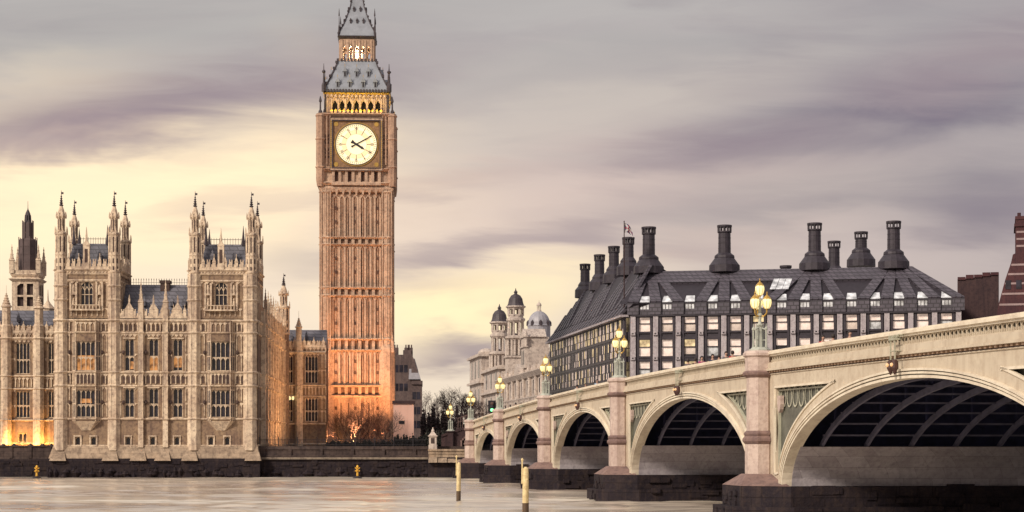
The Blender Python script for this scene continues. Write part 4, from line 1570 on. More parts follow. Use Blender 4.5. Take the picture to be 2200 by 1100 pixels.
def build_clock_tower():
    root = thing('clock_tower', 'tall floodlit stone clock tower with glowing dial and iron spire', 'clock tower', TWR.M)
    W = 6.0
    z0 = 4.1
    levels = [TH(850), TH(828), TH(752), TH(728), TH(635), TH(618), TH(525), TH(510)]
    zc = TH(405)
    # shaft: recessed panel wall, clasping corner buttresses
    s = MB()
    s.box(-W + .45, W - .45, -W + .45, W - .45, z0, zc, 1)
    so = s.build('shaft', ['tower', 'tower'], root)
    slits = (-2.55, -1.45, .95, 2.05)
    ribs = [-3.75, -3.15, -2.0, -.9, -.25, .35, 1.5, 2.6, 3.15, 3.75]

    def face(mb):
        y = -W + .45
        segs = [(z0 + 2, levels[0]), (levels[1], levels[2]), (levels[3], levels[4]), (levels[5], levels[6]), (levels[7], zc - 1.0)]
        for a, b in segs:
            for x in (-4.05, -2.9, -2.0, -1.1, -.65, .2, .6, 1.5, 2.4, 3.1, 4.05):
                mb.box(x - .17, x + .17, y - .34, y + .02, a, b - .5, 0)
            for x in (-3.5, -2.45, -1.55, -.2, 1.05, 1.95, 2.75, 3.6):
                mb.box(x - .06, x + .06, y - .16, y + .02, a, b - .5, 0)
            # pointed heads over each panel
            xs = [-4.05, -2.9, -2.0, -1.1, -.65, .2, .6, 1.5, 2.4, 3.1, 4.05]
            for p, q in zip(xs, xs[1:]):
                m_ = (p + q) / 2
                mb.poly([(p, y - .3, b), (p, y - .3, b - 1.0), (m_, y - .3, b - .25), (m_, y - .3, b)], (0, .3, 0), 0)
                mb.poly([(q, y - .3, b), (m_, y - .3, b), (m_, y - .3, b - .25), (q, y - .3, b - 1.0)], (0, .3, 0), 0)
            mid = (a + b) / 2
            for zz in (a + (b - a) * .36, a + (b - a) * .68):
                for x in (-3.5, -.2, 3.6):
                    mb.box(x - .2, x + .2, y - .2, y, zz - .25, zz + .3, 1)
        for a, b in ((levels[0], levels[1]), (levels[2], levels[3]), (levels[4], levels[5]), (levels[6], levels[7])):
            for k in range(8):
                x = -4.05 + k * 8.1 / 7
                mb.box(x - .26, x + .26, y - .36, y + .02, a, b, 0)
            for sx in (-5.0, 5.0):
                for dx in (-.55, 0, .55):
                    mb.box(sx + dx - .1, sx + dx + .1, -W - .1, -W + .1, a + .2, b - .25, 1)
            for k in range(7):
                x = -4.05 + (k + .5) * 8.1 / 7
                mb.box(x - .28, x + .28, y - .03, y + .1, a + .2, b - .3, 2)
            for z in (a, b):
                mb.wedge(-4.3, 4.3, y - .45, y, z - .25, z, -4.3, 4.3, y - .75, y, 0)
                mb.wedge(-4.3, 4.3, y - .75, y, z, z + .12, -4.3, 4.3, y - .5, y, 0)
    tr = MB()
    four(face, tr)
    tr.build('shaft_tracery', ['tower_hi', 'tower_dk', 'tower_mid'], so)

    def dark(mb):
        y = -W + .45
        for a, b in ((z0 + 4, levels[0] - 1.2), (levels[1] + .4, levels[2] - .9), (levels[3] + .4, levels[4] - 1.0), (levels[5] + .4, levels[6] - 1.0), (levels[7] + .5, zc - 4.2)):
            for x in slits:
                mb.box(x - .16, x + .16, y - .04, y + .1, a, b)
    d = MB()
    four(dark, d)
    d.build('slit_windows', ['tower_dk'], so)['kind'] = 'stuff'
    for k in range(4):
        cb = MB(Matrix.Rotation(k * math.pi / 2, 4, 'Z'))
        c = W - .82
        cb.lathe(-c, -c, [(1.12, z0), (1.12, zc)], 8)
        for dx, dy in ((-.75, -1.0), (0, -1.06), (.75, -1.0), (-1.0, -.75), (-1.06, 0), (-1.0, .75)):
            cb.tube((-c + dx, -c + dy, z0), (-c + dx, -c + dy, zc), .13, n=4)
        cb.box(-c - .5, -c + .9, -c - .5, -c + .9, z0, zc)
        for z in levels + [zc - .6]:
            cb.lathe(-c, -c, [(1.15, z - .28), (1.36, z), (1.15, z + .2)], 8)
        # the lowest stage is heavier, with gablets at its head
        cb.lathe(-c, -c, [(1.45, z0), (1.45, levels[2] + .2), (1.2, levels[2] + .9)], 8)
        cb.lathe(-c - .95, -c - .95, [(.34, levels[2] - .4), (.30, levels[2] + .9), (.02, levels[2] + 3.1)], 4)
        cb.build('corner_buttress', ['tower_hi'], root)
    pl = MB()
    pl.wedge(-W - .75, W + .75, -W - .75, W + .75, z0 - .6, z0 + 2.0, -W - .45, W + .45, -W - .45, W + .45)
    pl.build('plinth', ['tower'], root)
    # --- corbelled stage below the clock
    W2 = 6.55
    a = MB()
    ring(a, W, zc, .35, 1.0)
    ring(a, W, zc + .9, .6, .7)
    z1, z2 = TH(391), TH(360)
    a.box(-W2 + .6, W2 - .6, -W2 + .6, W2 - .6, zc, z2, 0)

    def arc(mb):
        y = -W2 + .6
        for k in range(8):
            x = -3.9 + k * 7.8 / 7
            mb.box(x - .24, x + .24, y - .5, y + .02, z1 - .3, TH(367), 0)
        mb.box(-4.2, 4.2, y - .55, y + .02, TH(367), TH(364), 0)
        mb.box(-4.2, 4.2, y - .7, y + .02, z1 - .6, z1 - .2, 0)
        for k in range(7):
            x = -3.9 + (k + .5) * 7.8 / 7
            if k % 2:
                mb.box(x - .31, x + .31, y - .2, y + .02, z1 - .2, TH(376), 0)
            else:
                mb.box(x - .31, x + .31, y - .03, y + .1, z1 + .15, TH(369), 1)
            mb.wedge(x - .1, x + .1, y - .3, y, zc - 1.1, zc - .2, x - .3, x + .3, y - .5, y, 0)
    four(arc, a)
    a.build('corbel_stage', ['tower_hi', 'tower_dk'], root)
    # --- clock stage
    z3, z4 = TH(360), TH(250)
    c = MB()
    c.box(-W2 + .35, W2 - .35, -W2 + .35, W2 - .35, z2, z4 + .4)
    for z in (z3 - .3, z4 + .3):
        ring(c, W2 - .35, z, .5, .6)
    cz = TH(311)

    def side(mb):
        y = -W2 + .35
        for sg in (-1, 1):
            for x in (4.45, 5.0, 5.55):
                mb.box(sg * x - .12, sg * x + .12, y - .28, y + .02, z2 + .4, z4, 0)
            for zz in (TH(300), TH(330)):
                for x in (4.72, 5.27):
                    for dz in (-.6, 0, .6):
                        mb.box(sg * x - .13, sg * x + .13, y - .05, y + .02, zz + dz - .2, zz + dz + .2, 1)
        # pierced cresting over the dial
        for k in range(13):
            x = -4.2 + k * .7
            mb.box(x - .2, x + .2, y - .3, y + .1, z4 + .35, z4 + .8, 0)
            mb.poly([(x - .28, y - .32, z4 + .8), (x + .28, y - .32, z4 + .8), (x, y - .32, z4 + 1.2)], (0, .4, 0), 2)
    four(side, c)
    c.build('clock_stage', ['tower', 'tower_dk', 'gold'], root)
    for k in range(4):
        cb = MB(Matrix.Rotation(k * math.pi / 2, 4, 'Z'))
        q = W2 - .45
        cb.lathe(-q, -q, [(.6, zc + .3), (.78, zc + 1.4), (.78, z4 + .3)], 8)
        for z in (TH(360), TH(300), z4):
            cb.lathe(-q, -q, [(.78, z - .2), (.92, z), (.78, z + .2)], 8)
        cb.lathe(-q, -q, [(.40, z4 + .2), (.34, z4 + .8), (.16, z4 + 1.1), (.13, z4 + 2.3), (.27, z4 + 2.5), (.22, z4 + 2.8), (.05, z4 + 3.4)], 8, 1)
        # tall spike beside the belfry
        cb.lathe(-q + .75, -q + .75, [(.22, z4 + .3), (.16, z4 + 3), (.11, z4 + 4.5), (.07, z4 + 6.2), (.02, z4 + 8.0)], 6, 1)
        cb.tube((-q + .75, -q + .75, z4 + 3.4), (-q + 1.6, -q + 1.6, z4 + 2.0), .16, n=4, mat=1)
        cb.build('corner_pinnacle', ['tower', 'lead'], root)
    # --- dials
    Rd = 3.46
    for k in range(4):
        Mk = Matrix.Rotation(k * math.pi / 2, 4, 'Z') @ Matrix.Translation((0, -W2 + .35, cz))
        dial = MB(Mk)
        n = 64

        def annulus(mb, r0, r1, y, mat, n=64):
            for i in range(n):
                p, q = 2 * math.pi * i / n, 2 * math.pi * (i + 1) / n
                mb.quad((r0 * math.cos(p), y, r0 * math.sin(p)), (r1 * math.cos(p), y, r1 * math.sin(p)), (r1 * math.cos(q), y, r1 * math.sin(q)), (r0 * math.cos(q), y, r0 * math.sin(q)), mat)
        dial._add([(Rd * math.cos(2 * math.pi * i / n), -.26, Rd * math.sin(2 * math.pi * i / n)) for i in range(n)], [tuple(range(n))], 0)
        annulus(dial, 1.72, 1.80, -.27, 1)
        annulus(dial, 2.36, 2.42, -.27, 1)
        annulus(dial, 1.80, 2.36, -.268, 2)
        annulus(dial, 2.95, 3.03, -.27, 1)
        do = dial.build('clock_dial', ['dial', 'dial_ring', 'dial_mid'], root)
        nu = MB(Mk)
        for h_ in range(12):
            an = -R(30) * h_
            Mn = Mk @ Matrix.Rotation(an + 0, 4, 'Y').inverted() if False else Mk @ Matrix.Rotation(R(30) * h_, 4, 'Y')
            nu.M = Mn
            txt = ROMAN[h_]
            wds = {'I': .17, 'V': .36, 'X': .36}
            tot = sum(wds[t] for t in txt)
            sc = min(1.0, 0.80 / tot)
            x = -tot * sc / 2
            r0, r1 = 2.46, 2.92
            for t in txt:
                w_ = wds[t] * sc
                if t == 'I':
                    nu.box(x + w_ * .28, x + w_ * .72, -.30, -.28, r0, r1)
                elif t == 'V':
                    nu.poly([(x, -.30, r1), (x + w_ * .5, -.30, r0), (x + w_ * .62, -.30, r0), (x + w_ * .2, -.30, r1)], (0, .02, 0))
                    nu.poly([(x + w_ * .85, -.3005, r1), (x + w_ * .42, -.3005, r0), (x + w_ * .55, -.3005, r0), (x + w_ * .98, -.3005, r1)], (0, .018, 0))
                else:
                    nu.poly([(x, -.30, r1), (x + w_ * .8, -.30, r0), (x + w_ * .98, -.30, r0), (x + w_ * .2, -.30, r1)], (0, .02, 0))
                    nu.poly([(x + w_ * .86, -.3005, r1), (x, -.3005, r0), (x + w_ * .12, -.3005, r0), (x + w_ * .98, -.3005, r1)], (0, .018, 0))
                x += w_
            nu.box(-.045, .045, -.285, -.265, 1.8, 3.02)
        nu.M = Mk
        for i in range(60):
            an = 2 * math.pi * i / 60
            r_ = 3.22
            nu.M = Mk @ Matrix.Rotation(an, 4, 'Y')
            nu.box(-.045, .045, -.285, -.265, 3.10, 3.30 if i % 5 else 3.36)
        nu.build('numerals', ['tower_dk'], do)
        fr = MB(Mk)
        m = 4.02
        for i in range(n):   # ring and spandrels
            p, q = 2 * math.pi * i / n, 2 * math.pi * (i + 1) / n

            def sq(t):
                cx, sx = math.cos(t), math.sin(t)
                g = m / max(abs(cx), abs(sx))
                return (g * cx, g * sx)
            a_, b_ = sq(p), sq(q)
            r_ = Rd + .28
            fr.quad((r_ * math.cos(p), -.24, r_ * math.sin(p)), (a_[0], -.24, a_[1]), (b_[0], -.24, b_[1]), (r_ * math.cos(q), -.24, r_ * math.sin(q)), 1)
            for r0, r1, y, mt in ((Rd - .02, Rd + .12, -.42, 2), (Rd + .12, Rd + .28, -.36, 0)):
                fr._add([(r0 * math.cos(p), y, r0 * math.sin(p)), (r1 * math.cos(p), y, r1 * math.sin(p)), (r1 * math.cos(q), y, r1 * math.sin(q)), (r0 * math.cos(q), y, r0 * math.sin(q)),
                         (r0 * math.cos(p), -.2, r0 * math.sin(p)), (r1 * math.cos(p), -.2, r1 * math.sin(p)), (r1 * math.cos(q), -.2, r1 * math.sin(q)), (r0 * math.cos(q), -.2, r0 * math.sin(q))],
                        [(0, 1, 2, 3), (0, 3, 7, 4), (1, 5, 6, 2)], mt)
        for t0, t1, y, mt in ((m - .05, m + .10, -.55, 2), (m + .10, m + .42, -.48, 3), (m + .42, m + .47, -.55, 2)):
            for sg in (-1, 1):
                fr.box(-t1, t1, y, 0, min(sg * t0, sg * t1), max(sg * t0, sg * t1), mt)
                fr.box(min(sg * t0, sg * t1), max(sg * t0, sg * t1), y, 0, -t0, t0, mt)
        for sx in (-1, 1):
            for sz in (-1, 1):
                fr.lathe(0, 0, [(0, 0)], 3, caps=False)
                for i in range(10):
                    p, q = 2 * math.pi * i / 10, 2 * math.pi * (i + 1) / 10
                    cx, cy = sx * 3.42, sz * 3.42
                    fr.poly([(cx + .38 * math.cos(p), -.30, cy + .38 * math.sin(p)), (cx + .38 * math.cos(q), -.30, cy + .38 * math.sin(q)), (cx, -.30, cy)], (0, .05, 0), 0)
        for i in range(24):
            x = -m + (2 * m) * (i + .5) / 24
            for sg in (-1, 1):
                fr.box(sg * (m + .26) - .1, sg * (m + .26) + .1, -.56, -.4, x - .1, x + .1, 0)
        fr.build('dial_frame', ['gold', 'spandrel', 'lead', 'tower_hi'], do)
        # ten past four
        for nm, ang, ln, wd, yy in (('minute_hand', 61.5, 3.15, .10, -.40), ('hour_hand', 122.0, 1.55, .17, -.36)):
            hd = MB(Mk @ Matrix.Rotation(R(ang), 4, 'Y'))
            hd.poly([(-wd, yy, -.9), (wd, yy, -.9), (wd * 1.1, yy, ln * .62), (0, yy, ln), (-wd * 1.1, yy, ln * .62)], (0, .03, 0))
            if nm == 'hour_hand':
                hd.poly([(-.26, yy - .002, ln * .66), (.26, yy - .002, ln * .66), (0, yy - .002, ln * 1.12)], (0, .03, 0))
            hd.poly([(-wd * 2.0, yy - .001, -.95), (wd * 2.0, yy - .001, -.95), (wd, yy - .001, -.4), (-wd, yy - .001, -.4)], (0, .03, 0))
            hd.lathe(0, 0, [(.01, -.01), (.01, .01)], 4)
            hd.build(nm, ['black'], do)
    # --- belfry
    W3 = 5.25
    z5, z6 = z4 + .8, TH(200)
    b = MB()
    zb0, zb1 = TH(243), TH(213)
    arcs = [(-3.66 + 1.22 * k) for k in range(7)]

    def bel(mb):
        hs = [(x - .40, x + .40, zb0, zb1) for x in arcs]
        wall_holes(mb, -W3, W3, z5, z6, hs, -W3, .9, 0, 0)
        for x in arcs:
            mb.poly([(x - .40, -W3 - .02, zb1), (x - .40, -W3 - .02, zb1 - .75), (x, -W3 - .02, zb1)], (0, .5, 0), 0)
            mb.poly([(x + .40, -W3 - .02, zb1), (x, -W3 - .02, zb1), (x + .40, -W3 - .02, zb1 - .75)], (0, .5, 0), 0)
            mb.tube((x - .5, -W3 - .1, zb1 - .3), (x, -W3 - .1, zb1 + .65), .09, n=4, mat=0)
            mb.tube((x + .5, -W3 - .1, zb1 - .3), (x, -W3 - .1, zb1 + .65), .09, n=4, mat=0)
        for k in range(8):
            x = -4.27 + 1.22 * k
            mb.box(x - .1, x + .1, -W3 - .22, -W3 + .02, z5, zb1 + .2, 0)
        for x in (-5.0, -4.65, 4.65, 5.0):
            mb.box(x - .1, x + .1, -W3 - .12, -W3 + .02, z5, z6, 0)
        for k in range(15):
            x = -4.9 + k * .7
            mb.lathe(x, -W3 - .1, [(.24, z6 - .6), (.28, z6 - .3), (.1, z6 - .05)], 6, 0)
    four(bel, b)
    b.box(-W3 + 1.2, W3 - 1.2, -W3 + 1.2, W3 - 1.2, z5 - .2, z6 + .5, 2)
    ring(b, W3, z6 + .1, .45, .5, 1)
    b.build('belfry', ['tower_hi', 'gold', 'black'], root)
    # --- lower iron roof
    r = MB()
    prof = [(5.55, z6 + .3), (5.35, TH(186)), (4.75, TH(171)), (4.1, TH(152)), (3.5, TH(134)), (3.3, TH(124))]
    for (h0, a0), (h1, a1) in zip(prof, prof[1:]):
        r.wedge(-h0, h0, -h0, h0, a0, a1, -h1, h1, -h1, h1, 0)
    for k in range(4):
        r.M = Matrix.Rotation(k * math.pi / 2, 4, 'Z')
        for (h0, a0), (h1, a1) in zip(prof, prof[1:]):
            r.tube((-h0, -h0, a0), (-h1, -h1, a1), .17, n=4, mat=1)
            for t in (.5,):
                x, z = h0 + (h1 - h0) * t, a0 + (a1 - a0) * t
                r.box(-x - .28, -x + .1, -x - .28, -x + .1, z - .05, z + .35, 1)
        for j in range(22):
            x = -5.3 + j * .505
            r.box(x - .15, x + .15, -5.68, -5.5, z6 + .3, z6 + .75, 1)
    r.M = Matrix.Identity(4)
    ro = r.build('iron_roof', ['castiron', 'lead'], root)

    def hw(z):
        for (h0, a0), (h1, a1) in zip(prof, prof[1:]):
            if a0 <= z <= a1:
                return h0 + (h1 - h0) * (z - a0) / (a1 - a0)
        return prof[-1][0]
    for k in range(4):
        for py, xs in ((181, (-3.2, -1.15, 1.15, 3.2)), (156, (-2.0, 0, 2.0))):
            for x in xs:
                z = TH(py)
                h_ = hw(z)
                dm = MB(Matrix.Rotation(k * math.pi / 2, 4, 'Z'))
                dm.box(x - .26, x + .26, -h_ - .25, -h_ + 1.2, z - .5, z + .55, 0)
                dm.poly([(x - .42, -h_ - .32, z + .5), (x + .42, -h_ - .32, z + .5), (x, -h_ - .32, z + 1.35)], (0, 1.6, 0), 0)
                dm.box(x - .15, x + .15, -h_ - .28, -h_ - .2, z - .35, z + .5, 1)
                dm.tube((x, -h_ - .2, z + 1.3), (x, -h_ - .2, z + 1.75), .05, n=4, mat=2)
                dm.build('dormer', ['castiron', 'black', 'gold'], ro)
    for k in range(4):
        sp = MB(Matrix.Rotation(k * math.pi / 2, 4, 'Z'))
        q = 5.55
        sp.lathe(-q, -q, [(.42, z6 + .3), (.42, z6 + 1.4), (.2, z6 + 1.9), (.13, z6 + 3.4), (.34, z6 + 3.6), (.34, z6 + 3.8), (.1, z6 + 4.0), (.04, z6 + 5.1)], 6)
        sp.build('roof_spike', ['lead'], root)
    # --- lantern
    W4 = 2.95
    z7, z8 = TH(122), TH(72)
    l = MB()

    def lan(mb):
        hs = [(x - .26, x + .26, TH(119), TH(90)) for x in (-2.02, -1.01, 0, 1.01, 2.02)]
        wall_holes(mb, -W4, W4, z7 - .3, z8, hs, -W4, .35, 0)
        for x in (-2.52, -1.51, -.5, .5, 1.51, 2.52):
            mb.box(x - .10, x + .10, -W4 - .14, -W4 + .02, z7, z8 - .4, 0)
        for x in (-2.02, -1.01, 0, 1.01, 2.02):
            mb.poly([(x - .26, -W4 - .02, TH(90)), (x - .26, -W4 - .02, TH(95)), (x, -W4 - .02, TH(90))], (0, .3, 0), 0)
            mb.poly([(x + .26, -W4 - .02, TH(90)), (x, -W4 - .02, TH(90)), (x + .26, -W4 - .02, TH(95))], (0, .3, 0), 0)
            mb.box(x - .03, x + .03, -W4 - .08, -W4, TH(90), z8 - .4, 0)
            mb.box(x - .26, x + .26, -W4 + .1, -W4 + .2, TH(106), TH(103), 0)
        for j in range(12):
            x = -3.2 + j * .58
            mb.box(x - .14, x + .14, -3.45, -3.3, z7 - .2, z7 + .25, 2)
    four(lan, l)
    l.box(-.9, .9, -.9, .9, z7, TH(94), 1)
    l.box(-W4 + .1, W4 - .1, -W4 + .1, W4 - .1, TH(86), z8 - .05, 1)
    ring(l, W4, z8 + .15, .38, .6, 2)
    l.build('lantern_arcade', ['tower_hi', 'tower_dk', 'lead'], root)
    # --- spire
    sp = MB()
    prof2 = [(3.2, z8 + .3), (2.95, TH(58)), (2.25, TH(40)), (1.65, TH(18)), (1.2, TH(0)), (.75, TH(-35)), (.35, TH(-75)), (.12, TH(-100))]
    for (h0, a0), (h1, a1) in zip(prof2, prof2[1:]):
        sp.wedge(-h0, h0, -h0, h0, a0, a1, -h1, h1, -h1, h1, 0)
    for k in range(4):
        sp.M = Matrix.Rotation(k * math.pi / 2, 4, 'Z')
        for (h0, a0), (h1, a1) in zip(prof2, prof2[1:]):
            sp.tube((-h0, -h0, a0), (-h1, -h1, a1), .13, n=4, mat=1)
            for t in (.3, .7):
                x, z = h0 + (h1 - h0) * t, a0 + (a1 - a0) * t
                sp.box(-x - .2, -x + .06, -x - .2, -x + .06, z, z + .28, 1)
        for py, xs in ((36, (-1.1, 0, 1.1)), (8, (-.55, .55))):
            for x in xs:
                z = TH(py)
                h_ = 2.15 if py == 36 else 1.42
                sp.box(x - .14, x + .14, -h_ - .2, -h_ + .5, z - .2, z + .25, 1)
                sp.poly([(x - .22, -h_ - .24, z + .22), (x + .22, -h_ - .24, z + .22), (x, -h_ - .24, z + .7)], (0, .7, 0), 1)
    sp.M = Matrix.Identity(4)
    sp.lathe(0, 0, [(.1, TH(-100)), (.3, TH(-106)), (.05, TH(-112)), (.02, TH(-140))], 6, 1)
    sp.build('spire', ['castiron', 'lead'], root)
    for k in range(4):
        s2 = MB(Matrix.Rotation(k * math.pi / 2, 4, 'Z'))
        q = 3.05
        s2.lathe(-q, -q, [(.2, z8 + .3), (.17, z8 + 1.8), (.08, z8 + 2.2), (.05, z8 + 3.6), (.14, z8 + 3.75), (.02, z8 + 5.0)], 6)
        s2.build('roof_spike', ['lead'], root)
    return root


clock_tower = build_clock_tower()


# ------------------------------------------------------------------ other palace ranges
def simple_range(name, label, fr, x0, x1, depth, bays, zroof, zeave, butts, win_px, tone=('stone', 'stone_hi', 'stone_dk', 'slate'), ground=None, lit=None):
    root = thing(name, label, 'palace wing', fr.M)
    st, hi, dk, sl = tone
    w, pn = MB(), MB()
    holes = []
    for xm, ww in win_px:
        for a, b in ((ZS1 + .35, ZS2 - .3), (ZS3 + .3, ZS4 - .6)):
            holes.append((xm - ww / 2, xm + ww / 2, a, b))
    hl = list(holes) + (ground or [])
    wall_holes(w, x0, x1, 3.9, zeave, hl, 0, .45)
    w.box(x0 + .05, x1 - .05, .6, depth, 3.9, zeave - .3, 1)
    wo = w.build('wall', [st, dk], root)
    for j, h in enumerate(holes):
        window(root, (h[0] + h[1]) / 2, 0, h[2], h[1] - h[0], h[3] - h[2], 4 if h[1] - h[0] > 1.6 else 2, 1, (lit or {}).get(j), False, hi)
    for h in (ground or []):
        window(root, (h[0] + h[1]) / 2, 0, h[2], h[1] - h[0], h[3] - h[2], 2, 0, None, False, hi)
    big = [(a - .2, b + .2, c - .2, d + .2) for a, b, c, d in hl]
    for a, b in ((ZS1 + .3, ZS2 - .15), (ZS3 + .2, ZS4 - .15)):
        panelling(pn, x0, x1, a, a + (b - a) * .47, big, .62)
        panelling(pn, x0, x1, a + (b - a) * .52, b, big, .62)
    panelling(pn, x0, x1, ZS2 + .25, ZS3 - .2, [], .55, p=.14, w=.14)
    string_course(pn, x0, x1, 0, [ZS1, ZS2, ZS3], .22, .28)
    string_course(pn, x0, x1, 0, [ZS4], .34, .4)
    string_course(pn, x0, x1, 0, [4.6], .2, .25)
    cresting(pn, x0, x1, -.15, zeave - 1.0, 1.3, .8)
    panelling(pn, x0, x1, ZS4 + .2, zeave - 1.0, [], .6, p=.12, w=.14)
    pn.build('blind_tracery', [hi], wo)
    for xb, r, ptop in butts:
        b = MB()
        b.lathe(xb, -.1, [(r * 1.15, 3.9), (r * 1.1, ZS1), (r, zeave)], 8)
        for z in (ZS1, ZS2, ZS3, ZS4):
            b.lathe(xb, -.1, [(r, z - .22), (r * 1.25, z), (r, z + .18)], 8)
        hgt = ptop - zeave
        b.lathe(xb, -.1, [(r, zeave), (r * .8, zeave + .2), (r * .8, zeave + hgt * .5), (r * 1.1, zeave + hgt * .52), (r * .7, zeave + hgt * .6)], 8)
        b.lathe(xb, -.1, [(r * .75, zeave + hgt * .58), (r * .3, zeave + hgt * .78), (.05, ptop - .6)], 8)
        b.lathe(xb, -.1, [(.03, ptop - .8), (.14, ptop - .6), (.03, ptop - .5), (.02, ptop + .6)], 5)
        for k in range(4):
            zz = zeave + hgt * (.6 + .07 * k)
            rr = r * (.85 - .17 * k)
            b.lathe(xb, -.1, [(rr * .7, zz), (rr, zz + .1), (rr * .6, zz + .2)], 6)
        b.build('buttress', [hi], root)
    rf = MB()
    rf.poly([(x0, .7, zeave - .9), (x0, 4.4, zroof), (x0, depth, zeave - .9)], (x1 - x0, 0, 0))
    xx = x0 + 1.2
    while xx < x1 - 1:
        rf.box(xx - .2, xx + .2, 1.6, 3.2, (zeave + zroof) / 2 - .6, (zeave + zroof) / 2)
        rf.lathe(xx, 1.9, [(.32, (zeave + zroof) / 2), (.04, (zeave + zroof) / 2 + .7)], 4)
        xx += 2.4
    rf.build('roof', [sl], root)
    return root


RW = Fr(606, 296.5, 0.053)
w_ = RW.x(700)
simple_range('palace_link_wing', 'low stone palace wing joining the river block to the clock tower', RW, -2.2, w_, 9, 2, RW.z(705), RW.z(733),
             [(RW.x(642), .62, RW.z(676)), (RW.x(616), .4, RW.z(700))], [(RW.x(669), 2.1), (RW.x(623), .95)])

LW = Fr(-90, 258, 0.053)
xs = LW.x
lw = simple_range('palace_river_wing', 'long palace wing at the left edge with slate roof above an orange lit terrace', LW, -34, xs(119), 12, 4, LW.z(662, 8), LW.z(700, 8),
                  [(xs(14), .75, LW.z(622, 8)), (xs(84), .75, LW.z(628, 8)), (xs(-56), .75, LW.z(622, 8))] + [(xs(-56) - 4.55 * k, .75, LW.z(622, 8)) for k in range(1, 7)],
                  [(xs(49), 2.0), (xs(-20), 2.0), (xs(110), .9)] + [(xs(-20) - 4.55 * k, 2.0) for k in range(1, 8)], ('stone', 'stone_hi', 'stone_dk', 'slate'), [(xs(39), xs(58), LW.z(957, 8), LW.z(930, 8))])
# a small pale cupola behind the roof
cp = MB()
x, y = xs(103, 9), 9
cp.lathe(x, y, [(.9, LW.z(690, 8)), (.9, LW.z(655, 8)), (1.1, LW.z(653, 8)), (.35, LW.z(640, 8)), (.12, LW.z(634, 8)), (.03, LW.z(610, 8))], 8)
cp.build('cupola', ['stone_hi'], lw)

# terrace wall in front of the river wing
tw = thing('terrace_wall', 'low stone terrace wall along the river below the orange lit wing', 'river wall', LW.M)
t = MB()
t.box(-60, xs(117, -6), -7.0, -6.2, 2.4, 4.1)
t.box(-60, xs(117, -6), -7.15, -6.1, 4.1, 4.32)
k = -59.0
while k < xs(116, -6):
    t.box(k, k + .5, -7.12, -7.0, 2.6, 4.1)
    k += 2.6
t.build('parapet', ['quay'], tw)
t = MB()
t.box(-60, xs(117, -6), -7.2, -1, -2, 2.4)
rng = random.Random(3)
for k in range(70):
    x, z = rng.uniform(-20, xs(112)), rng.uniform(0, 1.9)
    t.box(x, x + rng.uniform(.5, 1.4), -7.2 - rng.uniform(.03, .16), -7.1, z, z + rng.uniform(.2, .5))
t.build('tidal_face', ['weed'], tw)
t = MB()
t.box(-60, xs(117, -6), -6.2, 0, 2.41, 3.86)
t.build('terrace_paving', ['paving'], tw)


# sheeted tower under repair, behind the left wing
def ventilation_tower():
    fr = Fr(60, 330, 0.053)
    root = thing('ventilation_tower', 'slim stone tower wrapped in dark scaffold sheeting behind the left wing', 'tower', fr.M)
    z = lambda py: fr.z(py)
    sc = 330 / F
    b = MB()
    h0 = 28 * sc
    hs = [(dx - .55, dx + .55, z(a), z(c)) for dx in (-.85, .85) for a, c in ((660, 640), (636, 612))]
    for k in range(4):
        b.M = Matrix.Rotation(k * math.pi / 2, 4, 'Z')
        wall_holes(b, -h0, h0, 4, z(592), hs, -h0, .5, 0, 1)
        for q in hs:
            b.quad((q[0], -h0 + .5, q[2]), (q[1], -h0 + .5, q[2]), (q[1], -h0 + .5, q[3]), (q[0], -h0 + .5, q[3]), 1)
        b.poly([(-1.4, -h0 - .02, z(612)), (-1.4, -h0 - .02, z(617)), (-.85, -h0 - .02, z(612))], (0, .2, 0), 0)
    b.M = Matrix.Identity(4)
    for py, p in ((602, .5), (592, .25)):
        ring(b, h0, z(py), p, .6)
    b.box(-h0 - .1, h0 + .1, -h0 - .1, h0 + .1, z(592), z(583))
    for sx in (-1, 1):
        for sy in (-1, 1):
            pinnacle_mb(b, sx * h0, sy * h0, z(590), 5.2, .8)
    b.build('tower_base', ['stone_hi', 'stone_dk'], root)
    s = MB()
    s.lathe(0, 0, [(19 * sc, z(585)), (18.5 * sc, z(516)), (17 * sc, z(514))], 8)
    s.lathe(0, 0, [(11.2 * sc, z(516)), (10.5 * sc, z(482)), (9.5 * sc, z(478))], 8)
    for k in range(8):
        a = math.pi / 8 + k * math.pi / 4
        for r_, a0, a1 in ((19.3 * sc, 585, 510), (11.5 * sc, 516, 474)):
            s.tube((r_ * math.cos(a), r_ * math.sin(a), z(a0)), (r_ * math.cos(a), r_ * math.sin(a), z(a1)), .09, n=4)
    for py in (565, 548, 531):
        s.lathe(0, 0, [(19.2 * sc, z(py)), (19.2 * sc, z(py) + .12)], 8)
    s.build('scaffold_sheeting', ['sheet'], root)
    f = MB()
    for k in range(8):
        a = math.pi / 8 + k * math.pi / 4
        f.tube((6.5 * sc * math.cos(a), 6.5 * sc * math.sin(a), z(482)), (5.2 * sc * math.cos(a), 5.2 * sc * math.sin(a), z(462)), .14, n=4)
    f.lathe(0, 0, [(6 * sc, z(463)), (5 * sc, z(458)), (1.2 * sc, z(450)), (.05, z(446)), (.03, z(432))], 8)
    f.lathe(0, 0, [(7.5 * sc, z(482)), (6.5 * sc, z(474))], 8)
    f.build('spire_lantern', ['lead'], root)


ventilation_tower()


